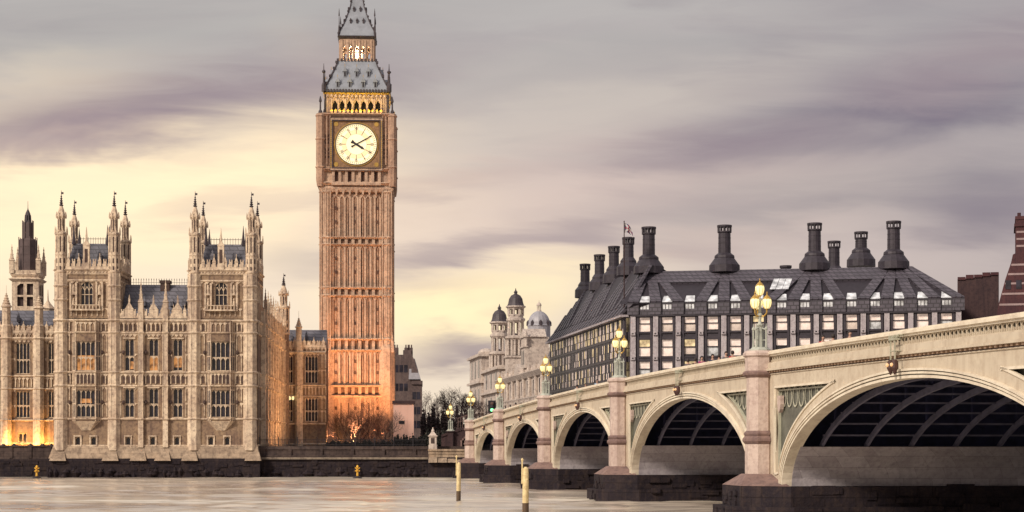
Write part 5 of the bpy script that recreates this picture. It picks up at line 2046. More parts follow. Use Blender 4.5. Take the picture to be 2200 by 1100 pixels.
# ------------------------------------------------------------------ dark office block with chimneys
def build_office():
    fr = Fr(1345, 290, -0.1974)
    root = thing('office_block', 'dark bronze office block with tall round chimneys and pale stone piers', 'office building', fr.M)
    X = fr.x
    LEN = X(2045)
    zf = lambda py, x=0.0: H + (HZ - py) * 289.0 / F
    Ze, Zd, Zs, Zr = zf(680), zf(672), zf(652), zf(577)
    rows = [(zf(712), zf(682)), (zf(765), zf(730)), (zf(812), zf(777)), (zf(860), zf(825)), (zf(908), zf(873))]
    pxs = [1385, 1432, 1480, 1529, 1579, 1627, 1676, 1728, 1779, 1828, 1879, 1930, 1982]
    cs = [X(p) for p in pxs]
    pitch = (cs[-1] - cs[0]) / (len(cs) - 1)
    cs = [cs[0] + pitch * k for k in range(len(cs))]
    cs.append(cs[-1] + pitch)
    x_end = cs[-1] + pitch / 2
    rng = random.Random(2)
    # core
    w = MB()
    holes = []
    for c in cs:
        for a, b in rows:
            holes.append((c - .86, c + .86, a, b))
    xl = cs[0] - pitch / 2
    wall_holes(w, xl, x_end, 4, Ze, holes, 0, .25)
    w.box(xl + .5, x_end - .1, .8, 16, 4, Ze - .1, 0)
    w.quad((x_end, 0, 4), (x_end, 16, 4), (x_end, 16, Ze), (x_end, 0, Ze))
    for c in cs:     # dark ducts flanking the piers, spandrels and sills
        for sg in (-1, 1):
            w.box(c + sg * 1.06 - .17, c + sg * 1.06 + .17, -.28, 0, 4, Ze)
        for a, b in rows:
            w.box(c - .88, c + .88, -.16, .02, b + .02, b + .5)
            w.box(c - .88, c + .88, -.24, .02, a - .3, a - .12)
    w.build('front_wall', ['bronze'], root)
    # windows: upper light shelf, lower panes with blinds
    n = 0
    for c in cs:
        for ri, (a, b) in enumerate(rows[:4]):
            h = b - a
            m = a + h * .56
            f, g = MB(), MB()
            f.box(-.86, .86, .02, .3, m - a - .09, m - a + .07)
            for xx in (-.82, -.36, .36, .82):
                f.box(xx - .04, xx + .04, .30, .5, 0, m - a)
            for xx in (-.83, .83):
                f.box(xx - .03, xx + .03, .08, .3, m - a, h)
            g.quad((-.86, .20, m - a), (.86, .20, m - a), (.86, .20, h), (-.86, .20, h), 0 if (ri == 0 and rng.random() < .6) or rng.random() < .25 else 1)
            blind = rng.random()
            if blind < .93:
                zz = (m - a) * rng.choice((0, 0, 0, .2))
                g.quad((-.86, .20, zz), (.86, .20, zz), (.86, .20, m - a), (-.86, .20, m - a), 2)
                if zz > 0:
                    g.quad((-.86, .20, 0), (.86, .20, 0), (.86, .20, zz), (-.86, .20, zz), 3)
            else:
                g.quad((-.86, .20, 0), (.86, .20, 0), (.86, .20, m - a), (-.86, .20, m - a), 3)
            o = f.build('window', ['bronze'], root, (c, 0, a))
            g.build('pane', ['blindglow', 'litroom' if rng.random() < .3 + .15 * ri else 'blindglow', rng.choice(('blindglow', 'blind', 'skyglass')), 'glass'], o)
            n += 1
    # stone piers between the bays
    for k in range(len(cs) + 1):
        x = cs[0] - pitch / 2 + pitch * k
        p = MB()
        p.wedge(x - .48, x + .48, -.75, -.02, 4, Ze + .1, x - .40, x + .40, -.5, -.02)
        for a, b in rows:
            p.box(x - .36, x + .36, -.86, -.5, a - .62, a - .1)
        po = p.build('stone_pier', ['ppier'], root)
        d = MB()
        for a, b in rows:
            d.box(x - .13, x + .13, -.89, -.80, a - .46, a - .26)
        d.build('vent', ['black'], po)['kind'] = 'stuff'
    # gutter and attic storey
    at_ = MB()
    ah = []
    for c in cs:
        ah.append((c - .78, c + .78, Zd + .55, Zs - .15))
    at_.box(xl - .3, x_end + .3, -.55, .4, Ze, Ze + .28, 1)
    wall_holes(at_, xl, x_end, Ze + .28, Zs, ah, -.25, .5, 0, 1)
    at_.box(xl, x_end, .3, 15.7, Ze + .2, Zs - .05, 1)
    ao = at_.build('attic', ['roofplate', 'roofdark'], root)
    for (a, b, c_, d) in ah:
        f, g = MB(), MB()
        for xx in (a + .05, (2 * a + b) / 3, (a + 2 * b) / 3, b - .05):
            f.box(xx - .04, xx + .04, -.24, .1, c_, d)
        g.quad((a, -.18, c_), (b, -.18, c_), (b, -.18, d), (a, -.18, d))
        o = f.build('attic_window', ['bronze'], root)
        g.build('pane', ['skyglass'], o)
    for k in range(1, len(cs)):
        x = cs[0] - pitch / 2 + pitch * k
        if k % 2 == 0 or k > 6:
            f = MB()
            f.box(x - .14, x + .14, -.34, -.2, Zd + .3, Zs - .35)
            f.build('slot_light', ['skyglass'], ao)
    # sloping roof
    RD = 7.6
    r = MB()
    xr1 = X(1962, RD)
    xa0 = -1.0

    def P(x, t):
        return (x, -.2 + (RD + .2) * t, Zs + (Zr - Zs) * t)
    r._add([(xl - 2.2, -.2, Zs), (x_end, -.2, Zs), (xr1, RD, Zr), (X(1393, RD) - .4, RD, Zr)], [(0, 1, 2, 3)], 1)
    r._add([(x_end, -.2, Zs), (x_end, 15.8, Zs), (xr1, RD + 1.2, Zr), (xr1, RD, Zr)], [(0, 1, 2, 3)], 0)
    r._add([(xl, 15.8, Zs), (x_end, 15.8, Zs), (xr1, RD + 1.2, Zr), (xa0 + 2.6, RD + 1.2, Zr)], [(3, 2, 1, 0)], 0)
    r._add([(xa0 + 2.6, RD, Zr), (xr1, RD, Zr), (xr1, RD + 1.2, Zr), (xa0 + 2.6, RD + 1.2, Zr)], [(0, 1, 2, 3)], 0)
    ro = r.build('roof', ['roofplate', 'roofdark'], root)
    chim = [X(p, RD) for p in (1393, 1556, 1750, 1920)]
    up = Vector((0, -(Zr - Zs), RD + .2)).normalized()
    fan = MB()
    for k in range(len(cs) + 1):
        x = cs[0] - pitch / 2 + pitch * k
        cx = min(chim, key=lambda q: abs(q - x))
        d = x - cx
        xt = cx + d * .22
        hw0, hw1 = .90, .70
        b = [Vector(P(x - hw0, 0)), Vector(P(x + hw0, 0)), Vector(P(xt + hw1, 1)), Vector(P(xt - hw1, 1))]
        e = up * .42
        fan.hexa([tuple(q) for q in b] + [tuple(q + e) for q in b])
        # vertical foot of the duct down the attic
        fan.box(x - hw0, x + hw0, -.62, -.26, Ze + .3, Zs + .05)
    # flat plated field along the ridge
    q = [Vector(P(xa0 + 2.4, .62)), Vector(P(xr1 + .6, .62)), Vector(P(xr1, 1)), Vector(P(xa0 + 2.6, 1))]
    e = up * .36
    fan.hexa([tuple(v) for v in q] + [tuple(v + e) for v in q])
    fan.build('roof_duct', ['roofplate'], ro)
    for c in cs:      # sloped glass above each attic window
        g = MB()
        q = [Vector(P(c - .80, .02)), Vector(P(c + .80, .02)), Vector(P(c + .66, .21)), Vector(P(c - .66, .21))]
        g.hexa([tuple(v + up * .05) for v in q] + [tuple(v + up * .16) for v in q])
        g.build('rooflight', ['skyglass'], ro)
    g = MB()
    for a, b in ((1655, 1667), (1668, 1681), (1682, 1695)):
        q = [Vector(P(X(a) - .2, .32)), Vector(P(X(b) - .2, .32)), Vector(P(X(b) + .3, .66)), Vector(P(X(a) + .3, .66))]
        g.hexa([tuple(v + up * .40) for v in q] + [tuple(v + up * .47) for v in q])
    g.build('rooflight', ['skyglass'], ro)

    def chimney(x, y, ztop, zbase, r0=1.02, big=True):
        c = MB()
        s = r0
        if big:
            c.lathe(x, y, [(s * 2.45, zbase), (s * 2.42, zbase + 1.15), (s * 2.3, zbase + 1.25)], 16)
            c.lathe(x, y, [(s * 2.35, zbase + 1.2), (s * 1.55, zbase + 2.3), (s * 1.6, zbase + 2.35), (s * 1.55, zbase + 2.7), (s * 1.05, zbase + 3.1)], 16)
        else:
            c.lathe(x, y, [(s * 2.2, zbase - 1.2), (s * 2.15, zbase + .3), (s * 1.5, zbase + 1.0), (s * 1.5, zbase + 1.3), (s * 1.05, zbase + 1.9)], 16)
        z = zbase + (3.0 if big else 1.7)
        c.lathe(x, y, [(s, z), (s * .96, ztop - 1.25)], 16)
        for t in (.25, .5, .75):
            zz = z + (ztop - 1.25 - z) * t
            c.lathe(x, y, [(s * 1.01, zz), (s * 1.01, zz + .06)], 16)
        c.lathe(x, y, [(s * .97, ztop - 1.28), (s * 1.12, ztop - 1.2), (s * 1.12, ztop - 1.0), (s * .6, ztop - .99)], 16)
        c.lathe(x, y, [(s * .8, ztop - .34), (s * 1.18, ztop - .32), (s * 1.18, ztop - .02), (s * 1.0, ztop)], 16)
        for k in range(12):
            a = 2 * math.pi * k / 12
            c.box(0, 0, 0, 0, 0, 0) if False else c.tube((x + s * 1.02 * math.cos(a), y + s * 1.02 * math.sin(a), ztop - 1.0), (x + s * 1.02 * math.cos(a), y + s * 1.02 * math.sin(a), ztop - .32), .13, n=4)
        c.lathe(x, y, [(.22, ztop - 1.0), (.22, ztop - .3)], 6)
        return c.build('chimney', ['bronze'], root)
    for x in chim:
        chimney(x, RD + .5, zf(478) + .3, Zr - .05)
    iM = fr.M.inverted()

    def at_local(px, Z):
        p = iM @ at(px, Z)
        return p.x, p.y
    for px, Z, pt, pb in ((1350, 312, 510, 563), (1319, 327, 529, 580), (1288, 342, 547, 596), (1257, 358, 567, 613)):
        x, y = at_local(px, Z)
        chimney(x, y, H + (HZ - pt) * Z / F, Zr + 2.2, .92, False)
    for px, Z, pt, pb in ((1792, 318, 518, 590), (1850, 304, 498, 568)):
        x, y = at_local(px, Z)
        chimney(x, y, H + (HZ - pt) * Z / F, H + (HZ - pb) * Z / F - .4, .98, px == 1850)
    x, y = at_local(1688, 300)
    b = MB()
    b.lathe(x, y, [(.85, Zr - 1), (.85, zf(562)), (1.0, zf(561)), (1.0, zf(556))], 12)
    b.build('vent_cowl', ['bronze'], root)
    # ---- street side: long receding flank, bronze bays with lit rooms
    SL = 77.0
    sd = Fr(1345, 290, math.atan2(-BU.y, -BU.x))
    SM = iM @ sd.M @ Matrix.Translation((-SL, 0, 0))      # local x runs from the far end to the corner
    s = MB(SM)
    nb = 22
    bay = SL / nb
    zr = [Ze - 3.3 * k for k in range(8)]
    holes = []
    for k in range(nb):
        for j in range(7):
            xm = bay * (k + .5)
            if zr[j + 1] > 5:
                holes.append((xm - 1.2, xm + 1.2, zr[j + 1] + .6, zr[j] - .25))
    wall_holes(s, 0, SL - .3, 4, Ze, holes, 0, .03)
    for k in range(nb + 1):
        s.box(bay * k - .20, bay * k + .20, -.05, 0, 4, Ze)
    for z in zr[1:7]:
        s.box(0, SL - .3, -.09, .02, z + .1, z + .42)
    s.box(.1, SL - .5, .9, 14, 4, Ze - .1)
    s.box(-.4, SL + .2, -.9, .5, Ze, Ze + .35, 1)
    s.build('street_wall', ['bronze', 'ppier'], root)
    n = 0
    for hi_, (a, b, c_, d) in enumerate(holes):
        k, j = divmod(hi_, 7) if False else (int(a / bay), None)
        if d < zf(850):
            continue
        f, g = MB(SM), MB(SM)
        w3 = (b - a) / 3
        f.box(a, b, -.02, .02, c_ + 1.0, c_ + 1.1)
        for q in range(4):
            xx = a + w3 * q
            f.box(xx - .07, xx + .07, -.025, .02, c_, d)
        top_row = d > Ze - 1
        for q in range(3):
            for z0, z1 in ((c_, c_ + 1.05), (c_ + 1.05, d)):
                rv = rng.random()
                mt = (1 if rv < .30 else 2 if rv < .75 else 0) if (top_row or q == 2) else (1 if rv < .14 else 2 if rv < .45 else 0)
                if k >= nb - 2 and q == 2:
                    mt = 1
                g.quad((a + w3 * q, .015, z0), (a + w3 * (q + 1), .015, z0), (a + w3 * (q + 1), .015, z1), (a + w3 * q, .015, z1), mt)
        # past a hundred windows on one side they are gathered further down
        o = f.build('street_window', ['bronze'], root)
        g.build('pane', ['glass', 'litroom', 'blindglow'], o)
        n += 1
    st = MB(SM)
    z2 = Zs
    st.hexa([(0, -.6, Ze + .36), (SL - .2, -.6, Ze + .36), (SL - .2, 12, Ze + .36), (0, 12, Ze + .36), (0, .9, z2), (SL + 1.5, .9, z2), (SL + 1.5, 12, z2), (0, 12, z2)], 1)
    RS = 4.3
    iS = SM.inverted()
    A, B = iS @ Vector((xl - 2.2, -.2, Zs)), iS @ Vector((chim[0] - .4, RD, Zr))
    A0 = Vector((A.x, .9, z2))
    ZS_ = Zr + 2.1
    sv = [Vector((0, .9, z2)), A0, Vector((B.x, B.y, Zr + 1.2)), Vector((9, RS + .9, ZS_))]
    st._add([tuple(v) for v in sv] + [(9, RS + 2.4, ZS_), (B.x, RS + 2.4, Zr + 1.2), (0, 15, z2), (SL + 1.4, 15, z2)], [(0, 1, 2, 3), (3, 2, 5, 4), (4, 5, 7, 6), (0, 3, 4, 6)], 1)
    st._add([tuple(A), tuple(A0), (B.x, B.y, Zr + 1.2), (B.x, B.y, Zr - .02), (B.x + 1.2, B.y + .6, Zr - .02)], [(0, 1, 2, 3), (2, 3, 4)], 1)
    ups = Vector((0, -(ZS_ - z2), RS)).normalized()
    for k in range(nb):
        xm = bay * (k + .5)
        cen = SL - 6 - 15.5 * round((SL - 6 - xm) / 15.5)
        xt = cen + (xm - cen) * .3
        tq = 1.0 if xm > 11 else .35 + .5 * xm / 11
        zq = z2 + (ZS_ - .9 * xm / SL - z2) * tq
        bq = [Vector((xm - 1.0, .9, z2)), Vector((xm + 1.0, .9, z2)), Vector((xm + (xt - xm) * tq + .55, RS * tq + .9, zq)), Vector((xm + (xt - xm) * tq - .55, RS * tq + .9, zq))]
        st.hexa([tuple(v) for v in bq] + [tuple(v + ups * .4) for v in bq], 0)
        st.hexa([(xm - 1.0, -.95, Ze + .4), (xm + 1.0, -.95, Ze + .4), (xm + 1.0, -.5, Ze + .4), (xm - 1.0, -.5, Ze + .4),
                 (xm - 1.0, .55, z2 + .1), (xm + 1.0, .55, z2 + .1), (xm + 1.0, 1.1, z2 + .1), (xm - 1.0, 1.1, z2 + .1)], 0)
    st.build('street_roof', ['roofplate', 'roofdark'], root)
    # lit splayed corner
    cb = MB()
    hs2 = []
    p0, p1 = Vector((-.55, .55, 0)), Vector((cs[0] - pitch / 2 - .45, 0, 0))
    a_ = math.atan2(p1.y - p0.y, p1.x - p0.x)
    ln = (p1 - p0).length
    cb.M = Matrix.Translation(p0) @ Matrix.Rotation(a_, 4, 'Z')
    for a, b in rows:
        hs2.append((.35, ln - .25, a, b))
    wall_holes(cb, 0, ln, 4, Ze, hs2, -.02, .4)
    for a, b, c_, d in hs2:
        cb.box(a, b, .1, .3, (c_ + d) / 2 - .06, (c_ + d) / 2 + .06)
        for q in (.33, .66):
            cb.box(a + (b - a) * q - .05, a + (b - a) * q + .05, .1, .3, c_, d)
    co = cb.build('corner_bay', ['bronze'], root)
    for a, b, c_, d in hs2:
        cg = MB(cb.M)
        cg.quad((a, .36, c_), (b, .36, c_), (b, .36, d), (a, .36, d))
        cg.build('corner_pane', ['litroom'], co)
    return root, fr


office, OFR = build_office()


def flagpole():
    p = at(1341, 292)
    z0 = H + (HZ - 640) * 292 / F
    z1 = H + (HZ - 477) * 292 / F
    root = thing('flagpole', 'thin flagpole with drooping dark flag at the corner of the office block', 'flagpole', Matrix.Translation((p.x, p.y, z0)))
    m = MB()
    m.lathe(0, 0, [(.13, -6), (.08, z1 - z0)], 6)
    m.lathe(0, 0, [(.05, z1 - z0), (.13, z1 - z0 + .1), (.02, z1 - z0 + .22)], 6)
    m.build('pole', ['brown'], root)
    f = MB()
    h = z1 - z0
    cols, rows_ = 9, 9
    for i in range(cols):
        for j in range(rows_):
            def q(a, b):
                u, v = a / cols, b / rows_
                return (.1 + u * 1.25, .12 * math.sin(u * 9 + v * 2), h - .15 - v * 1.55 * (1 - .35 * u) - u * u * 1.35)
            c = 0
            if abs(j - 4) < 1 or abs(i - 4) < 1:
                c = 1
            elif abs(i - j) < 2 or abs(i + j - 8) < 2:
                c = 2
            f._add([q(i, j), q(i + 1, j), q(i + 1, j + 1), q(i, j + 1)], [(3, 2, 1, 0)], c)
    fo = f.build('flag', [plain('flag_blue', (.035, .04, .12), .8), plain('flag_red', (.30, .03, .04), .8), plain('flag_white', (.5, .47, .47), .8)], root)
    md = fo.modifiers.new('thickness', 'SOLIDIFY')
    md.thickness = 0.02


flagpole()


# ------------------------------------------------------------------ pale stone government building with domed turrets
def build_domed():
    sd = Fr(1180, 372, math.atan2(-BU.y, -BU.x))
    L = 150.0
    Mx = sd.M @ Matrix.Translation((-L, 0, 0))
    root = thing('domed_stone_building', 'pale stone building with twin domed bell turrets and a lead dome behind the bridge', 'building', Mx)

    def lx(px, y=0.0):
        k = (px - 1100) / F
        O = (Mx @ Vector((0, y, 0)))
        e = -BU
        return (k * O.y - O.x) / (e.x - k * e.y)

    def lz(py, x, y=0.0):
        return H + (HZ - py) * (Mx @ Vector((x, y, 0))).y / F
    w, tr = MB(), MB()
    zc = lz(790, lx(1180))
    zt = zc + 1.6
    xa = lx(1072)
    x1 = lx(1183)
    holes = []
    n = 9
    bay = (x1 - xa) / n
    for k in range(n):
        xm = xa + bay * (k + .5)
        for z0, z1 in ((zc - 4.6, zc - 1.6), (zc - 9.4, zc - 6.4), (zc - 14, zc - 11)):
            holes.append((xm - bay * .22, xm + bay * .22, z0, z1))
    wall_holes(w, xa, x1, 4, zt, holes, 0, .5, 0, 1)
    for h in holes:
        w.quad((h[0], .5, h[2]), (h[1], .5, h[2]), (h[1], .5, h[3]), (h[0], .5, h[3]), 1)
    w.quad((x1, 0, 4), (x1, 25, 4), (x1, 25, zt), (x1, 0, zt))
    w.box(xa + .5, x1 - .2, 1, 25, 4, zt - .2)
    for z, p, hh in ((zc, 1.2, 1.0), (zc - 5.4, .6, .6), (zc - 10.2, .6, .6)):
        tr.wedge(xa, x1 + p, -p * .4, .1, z - hh, z, xa, x1 + p, -p, .1)
        tr.box(xa, x1 + p, -p, .1, z, z + .2)
    for k in range(n + 1):
        xm = xa + bay * k
        tr.lathe(xm, -.35, [(.5, zc - 5.2), (.42, zc - 1.2), (.6, zc - .9)], 8)
        tr.box(xm - .5, xm + .5, -.6, .1, zc - 10, zc - 5.6)
        tr.box(xm - .4, xm + .4, -.5, .3, zc + .2, zt + .6)
    for k in range(n):
        xm = xa + bay * (k + .5)
        tr.poly([(xm - bay * .34, -.45, zc - 6.2), (xm + bay * .34, -.45, zc - 6.2), (xm, -.45, zc - 5.5)], (0, .5, 0))
        for q in range(6):
            xx = xm - bay * .35 + bay * .7 * q / 5
            tr.lathe(xx, 0, [(.16, zc + .25), (.26, zc + .7), (.12, zc + 1.3)], 6)
    # segmental pediment
    xm = lx(1118)
    tr.poly([(xm - 4 + 8 * i / 12, -1.0, zc + .3 + 2.3 * math.sin(math.pi * i / 12)) for i in range(13)], (0, 1.5, 0))
    wo = w.build('street_wall', ['portland', 'glass'], root)
    tr.build('cornice', ['portland'], wo)
    # riverward gable and tall chimneys near the office block
    for px, ht, wd in ((1138, 8.5, 3.0),):
        x = lx(px, 1)
        g = MB()
        g.box(x - wd, x + wd, -.5, 5, zt - .3, zt + ht * .5)
        g.box(x - wd * .65, x + wd * .65, -.5, 5, zt + ht * .5, zt + ht * .78)
        g.poly([(x - wd * .8, -.6, zt + ht * .78), (x + wd * .8, -.6, zt + ht * .78), (x, -.6, zt + ht)], (0, 5, 0))
        for z in (zt + ht * .5, zt + ht * .76):
            g.box(x - wd * 1.1, x + wd * 1.1, -.8, .2, z, z + .3)
        for sx in (-1, 1):
            g.lathe(x + sx * wd * .9, -.2, [(.4, zt + ht * .5), (.35, zt + ht * .7), (.5, zt + ht * .75), (.1, zt + ht * .95)], 8)
            g.box(x + sx * wd * .4 - .3, x + sx * wd * .4 + .3, -.62, -.5, zt + .5, zt + ht * .42, 1)
        g.build('gable', ['portland', 'glass'], root)
    mans = MB()
    mans.wedge(lx(1148), x1 + 12, 2, 22, zt - .5, zt + 7.5, lx(1150), x1 + 8, 5, 20)
    mans.build('mansard_roof', ['slate'], root)

    def turret_tower(px, pt, y, z_scale=1.0):
        x = lx(px, y)
        dep = (Mx @ Vector((x, y, 0))).y
        u = dep / F
        z = lambda py: H + (HZ - py) * dep / F
        k = MB()
        dk = MB()
        r = 20 * u
        o = pt
        # square base stage with columns
        k.box(x - r, x + r, y - r, y + r, 4, z(o + 143))
        k.box(x - r * 1.15, x + r * 1.15, y - r * 1.15, y + r * 1.15, z(o + 147), z(o + 143))
        k.lathe(x, y, [(r * .86, z(o + 143)), (r * .86, z(o + 106))], 8)
        for q in range(8):
            a = math.pi / 8 + q * math.pi / 4
            for da in (-.16, .16):
                k.lathe(x + r * 1.02 * math.cos(a + da), y + r * 1.02 * math.sin(a + da), [(.34, z(o + 142)), (.28, z(o + 110)), (.4, z(o + 108))], 6)
        k.lathe(x, y, [(r * 1.0, z(o + 108)), (r * 1.2, z(o + 105)), (r * 1.2, z(o + 101)), (r * .9, z(o + 99))], 8)
        # open bell stage
        for q in range(8):
            a = math.pi / 8 + q * math.pi / 4
            k.lathe(x + r * .80 * math.cos(a), y + r * .80 * math.sin(a), [(r * .13, z(o + 100)), (r * .11, z(o + 68))], 6)
        k.lathe(x, y, [(r * .86, z(o + 71)), (r * 1.05, z(o + 67)), (r * 1.05, z(o + 63)), (r * .86, z(o + 61))], 8)
        k.lathe(x, y, [(r * .84, z(o + 62)), (r * .80, z(o + 56))], 16)
        # ring with round openings
        for q in range(8):
            a = q * math.pi / 4 + math.pi / 8
            k.lathe(x + r * .80 * math.cos(a), y + r * .80 * math.sin(a), [(r * .12, z(o + 57)), (r * .12, z(o + 40))], 6)
            for zz0, zz1 in ((57, 53.5), (43.5, 40)):
                b = a + math.pi / 4
                k.tube((x + r * .8 * math.cos(a), y + r * .8 * math.sin(a), z(o + (zz0 + zz1) / 2)), (x + r * .8 * math.cos(b), y + r * .8 * math.sin(b), z(o + (zz0 + zz1) / 2)), r * .09, n=4)
        k.lathe(x, y, [(r * .85, z(o + 41)), (r * 1.08, z(o + 38.5)), (r * 1.08, z(o + 36)), (r * .85, z(o + 35))], 16)
        dk.lathe(x, y, [(r * .95, z(o + 36)), (r * .82, z(o + 30)), (r * .80, z(o + 28)), (r * .72, z(o + 20)), (r * .5, z(o + 13)), (r * .22, z(o + 10))], 16)
        dk.lathe(x, y, [(r * .2, z(o + 11)), (r * .16, z(o + 7)), (r * .24, z(o + 6)), (r * .08, z(o + 2)), (.05, z(o - 3))], 8)
        t = k.build('bell_turret', ['portland'], root)
        dk.build('dome', ['lead'], t)
        b = MB()
        b.lathe(x, y, [(r * .2, z(o + 100)), (r * .2, z(o + 97)), (r * .06, z(o + 94))], 8)
        b.build('bell', ['lead'], t)
    turret_tower(1108, 622, 3)
    turret_tower(1073, 656, 3)
    # silver dome
    y = 16
    x = lx(1158, y)
    dep = (Mx @ Vector((x, y, 0))).y
    z = lambda py: H + (HZ - py) * dep / F
    r = 24 * dep / F
    d = MB()
    d.lathe(x, y, [(r * 1.02, z(735)), (r * 1.02, z(702)), (r * 1.08, z(700)), (r, z(697))], 16)
    d.lathe(x, y, [(r * math.cos(a), z(698) + (z(668) - z(698)) * math.sin(a)) for a in [i * math.pi / 2 / 8 for i in range(8)]] + [(r * .18, z(668))], 16)
    for k in range(8):
        a = k * math.pi / 4
        d.lathe(x + r * .98 * math.cos(a), y + r * .98 * math.sin(a), [(.5, z(700)), (.45, z(692)), (.05, z(688))], 6, 1)
    d.build('lead_dome', ['leadpale', 'lead'], root)
    e = MB()
    e.lathe(x, y, [(r * .24, z(669)), (r * .2, z(666))], 8)
    for k in range(6):
        a = k * math.pi / 3
        e.tube((x + r * .17 * math.cos(a), y + r * .17 * math.sin(a), z(667)), (x + r * .17 * math.cos(a), y + r * .17 * math.sin(a), z(656)), .1, n=4)
    e.lathe(x, y, [(r * .24, z(657)), (r * .2, z(653)), (.08, z(649)), (.04, z(645))], 8)
    e.build('dome_lantern', ['portland'], root)
    # lower far end with round-headed attic
    far = MB()
    for px0, px1, pt, pe in ((1017, 1042, 762, 0), (1042, 1076, 790, 0)):
        a, b = lx(px0), lx(px1)
        zt2 = lz(pt, (a + b) / 2)
        far.box(min(a, b), max(a, b), -1 if pt < 780 else -.4, 20, 4, zt2)
        for q in (.02, .3, .62):
            zz = 4 + (zt2 - 4) * (1 - q)
            far.box(min(a, b) - .5, max(a, b) + .8, -1.8 if pt < 780 else -1.2, 20.2, zz - .6, zz)
        m_ = (a + b) / 2
        for q in (-.3, 0, .3):
            xx = m_ + (b - a) * q
            far.box(xx - 1.0, xx + 1.0, -1.1 if pt < 780 else -.5, -.3, 4 + (zt2 - 4) * .42, 4 + (zt2 - 4) * .62, 1)
            far.box(xx - 1.0, xx + 1.0, -1.1 if pt < 780 else -.5, -.3, 4 + (zt2 - 4) * .74, 4 + (zt2 - 4) * .92, 1)
        if pt < 780:
            far.lathe(m_, 2, [(2.2, zt2), (2.2, zt2 + .8), (1.5, zt2 + 1.4), (.4, zt2 + 1.7)], 10)
    far.build('end_pavilion', ['portland', 'glass'], root)
    return root


build_domed()


# ------------------------------------------------------------------ buildings at the right edge
def right_buildings():
    fr = Fr(2057, 285, -0.245)
    r1 = thing('brown_brick_block', 'plain dark brown brick block with an uneven roofline beyond the bridge', 'building', fr.M)
    x1 = fr.x(2146)
    m = MB()
    m._add([(0, 0, 4), (x1, 0, 4), (x1, 14, 4), (0, 14, 4), (0, 0, fr.z(600)), (x1 * .42, 0, fr.z(597)), (x1 * .55, 0, fr.z(593)), (x1, 0, fr.z(588)), (x1, 14, fr.z(588)), (0, 14, fr.z(600))],
           [(0, 1, 7, 6, 5, 4), (1, 2, 8, 7), (2, 3, 9, 8), (3, 0, 4, 9), (4, 5, 6, 7, 8, 9)])
    m.build('wall', ['brown'], r1)
    c = MB()
    for k in range(5):
        a, b = x1 * k / 5, x1 * (k + 1) / 5
        z = fr.z(600 - 11 * (k + .5) / 5)
        c.box(a + .02, b - .02, -.2, .5, z - .2, z + .25 + .15 * (k % 2))
    c.build('coping', ['brick'], r1)
    l = MB()
    l.box(-3.2, -.05, 1, 9, 4, fr.z(640))
    l.poly([(-3.2, 1, fr.z(640)), (-.05, 1, fr.z(640)), (-.05, 1, fr.z(628))], (0, 8, 0))
    l.build('lean_to', ['brick'], r1)
    # striped brick building with a big chimney breast
    f2 = Fr(2135, 272, -0.26)
    r2 = thing('striped_brick_building', 'dark red brick building striped with pale stone bands at the right edge', 'building', f2.M)
    W_ = f2.x(2330)
    g = MB()

    def lx(px):
        return f2.x(px)
    out = [(2137, 700), (2145, 655), (2160, 600), (2172, 566), (2176, 548), (2182, 545), (2182, 473)]
    pts = [(lx(a), f2.z(b)) for a, b in out]
    xr = lx(2320)
    poly = [(pts[0][0], 0, 4)] + [(x, 0, z) for x, z in pts] + [(lx(2262), 0, f2.z(473)), (lx(2262), 0, f2.z(545)), (lx(2270), 0, f2.z(560)), (xr, 0, f2.z(700)), (xr, 0, 4)]
    g.poly(poly, (0, 9, 0))
    g.box(lx(2179), lx(2266), -.25, 9.2, f2.z(488), f2.z(482))
    g.box(lx(2181), lx(2264), -.12, 9.1, f2.z(473), f2.z(466))
    for k in range(4):
        x = lx(2190 + 18 * k)
        g.lathe(x, 4, [(.3, f2.z(467)), (.28, f2.z(452))], 8)
    wo = g.build('gable_wall', ['brick'], r2)
    s = MB()
    for py, pa in ((655, 2145), (632, 2151), (610, 2157), (590, 2164), (570, 2171), (530, 2182), (515, 2182), (500, 2182)):
        a = lx(pa) + .12
        b = lx(2320 - (2320 - 2262) * (700 - py) / 140) if py > 560 else lx(2262)
        s.box(a, b, -.06, -.002, f2.z(py + 2), f2.z(py - 2.2))
    s.build('stone_band', ['brickband'], wo)
    for px in (2166, 2189, 2215):
        x = lx(px)
        wn = MB()
        wn.box(x - .4, x + .4, -.08, .1, f2.z(622), f2.z(603))
        wn.build('window', ['glass'], r2)


right_buildings()


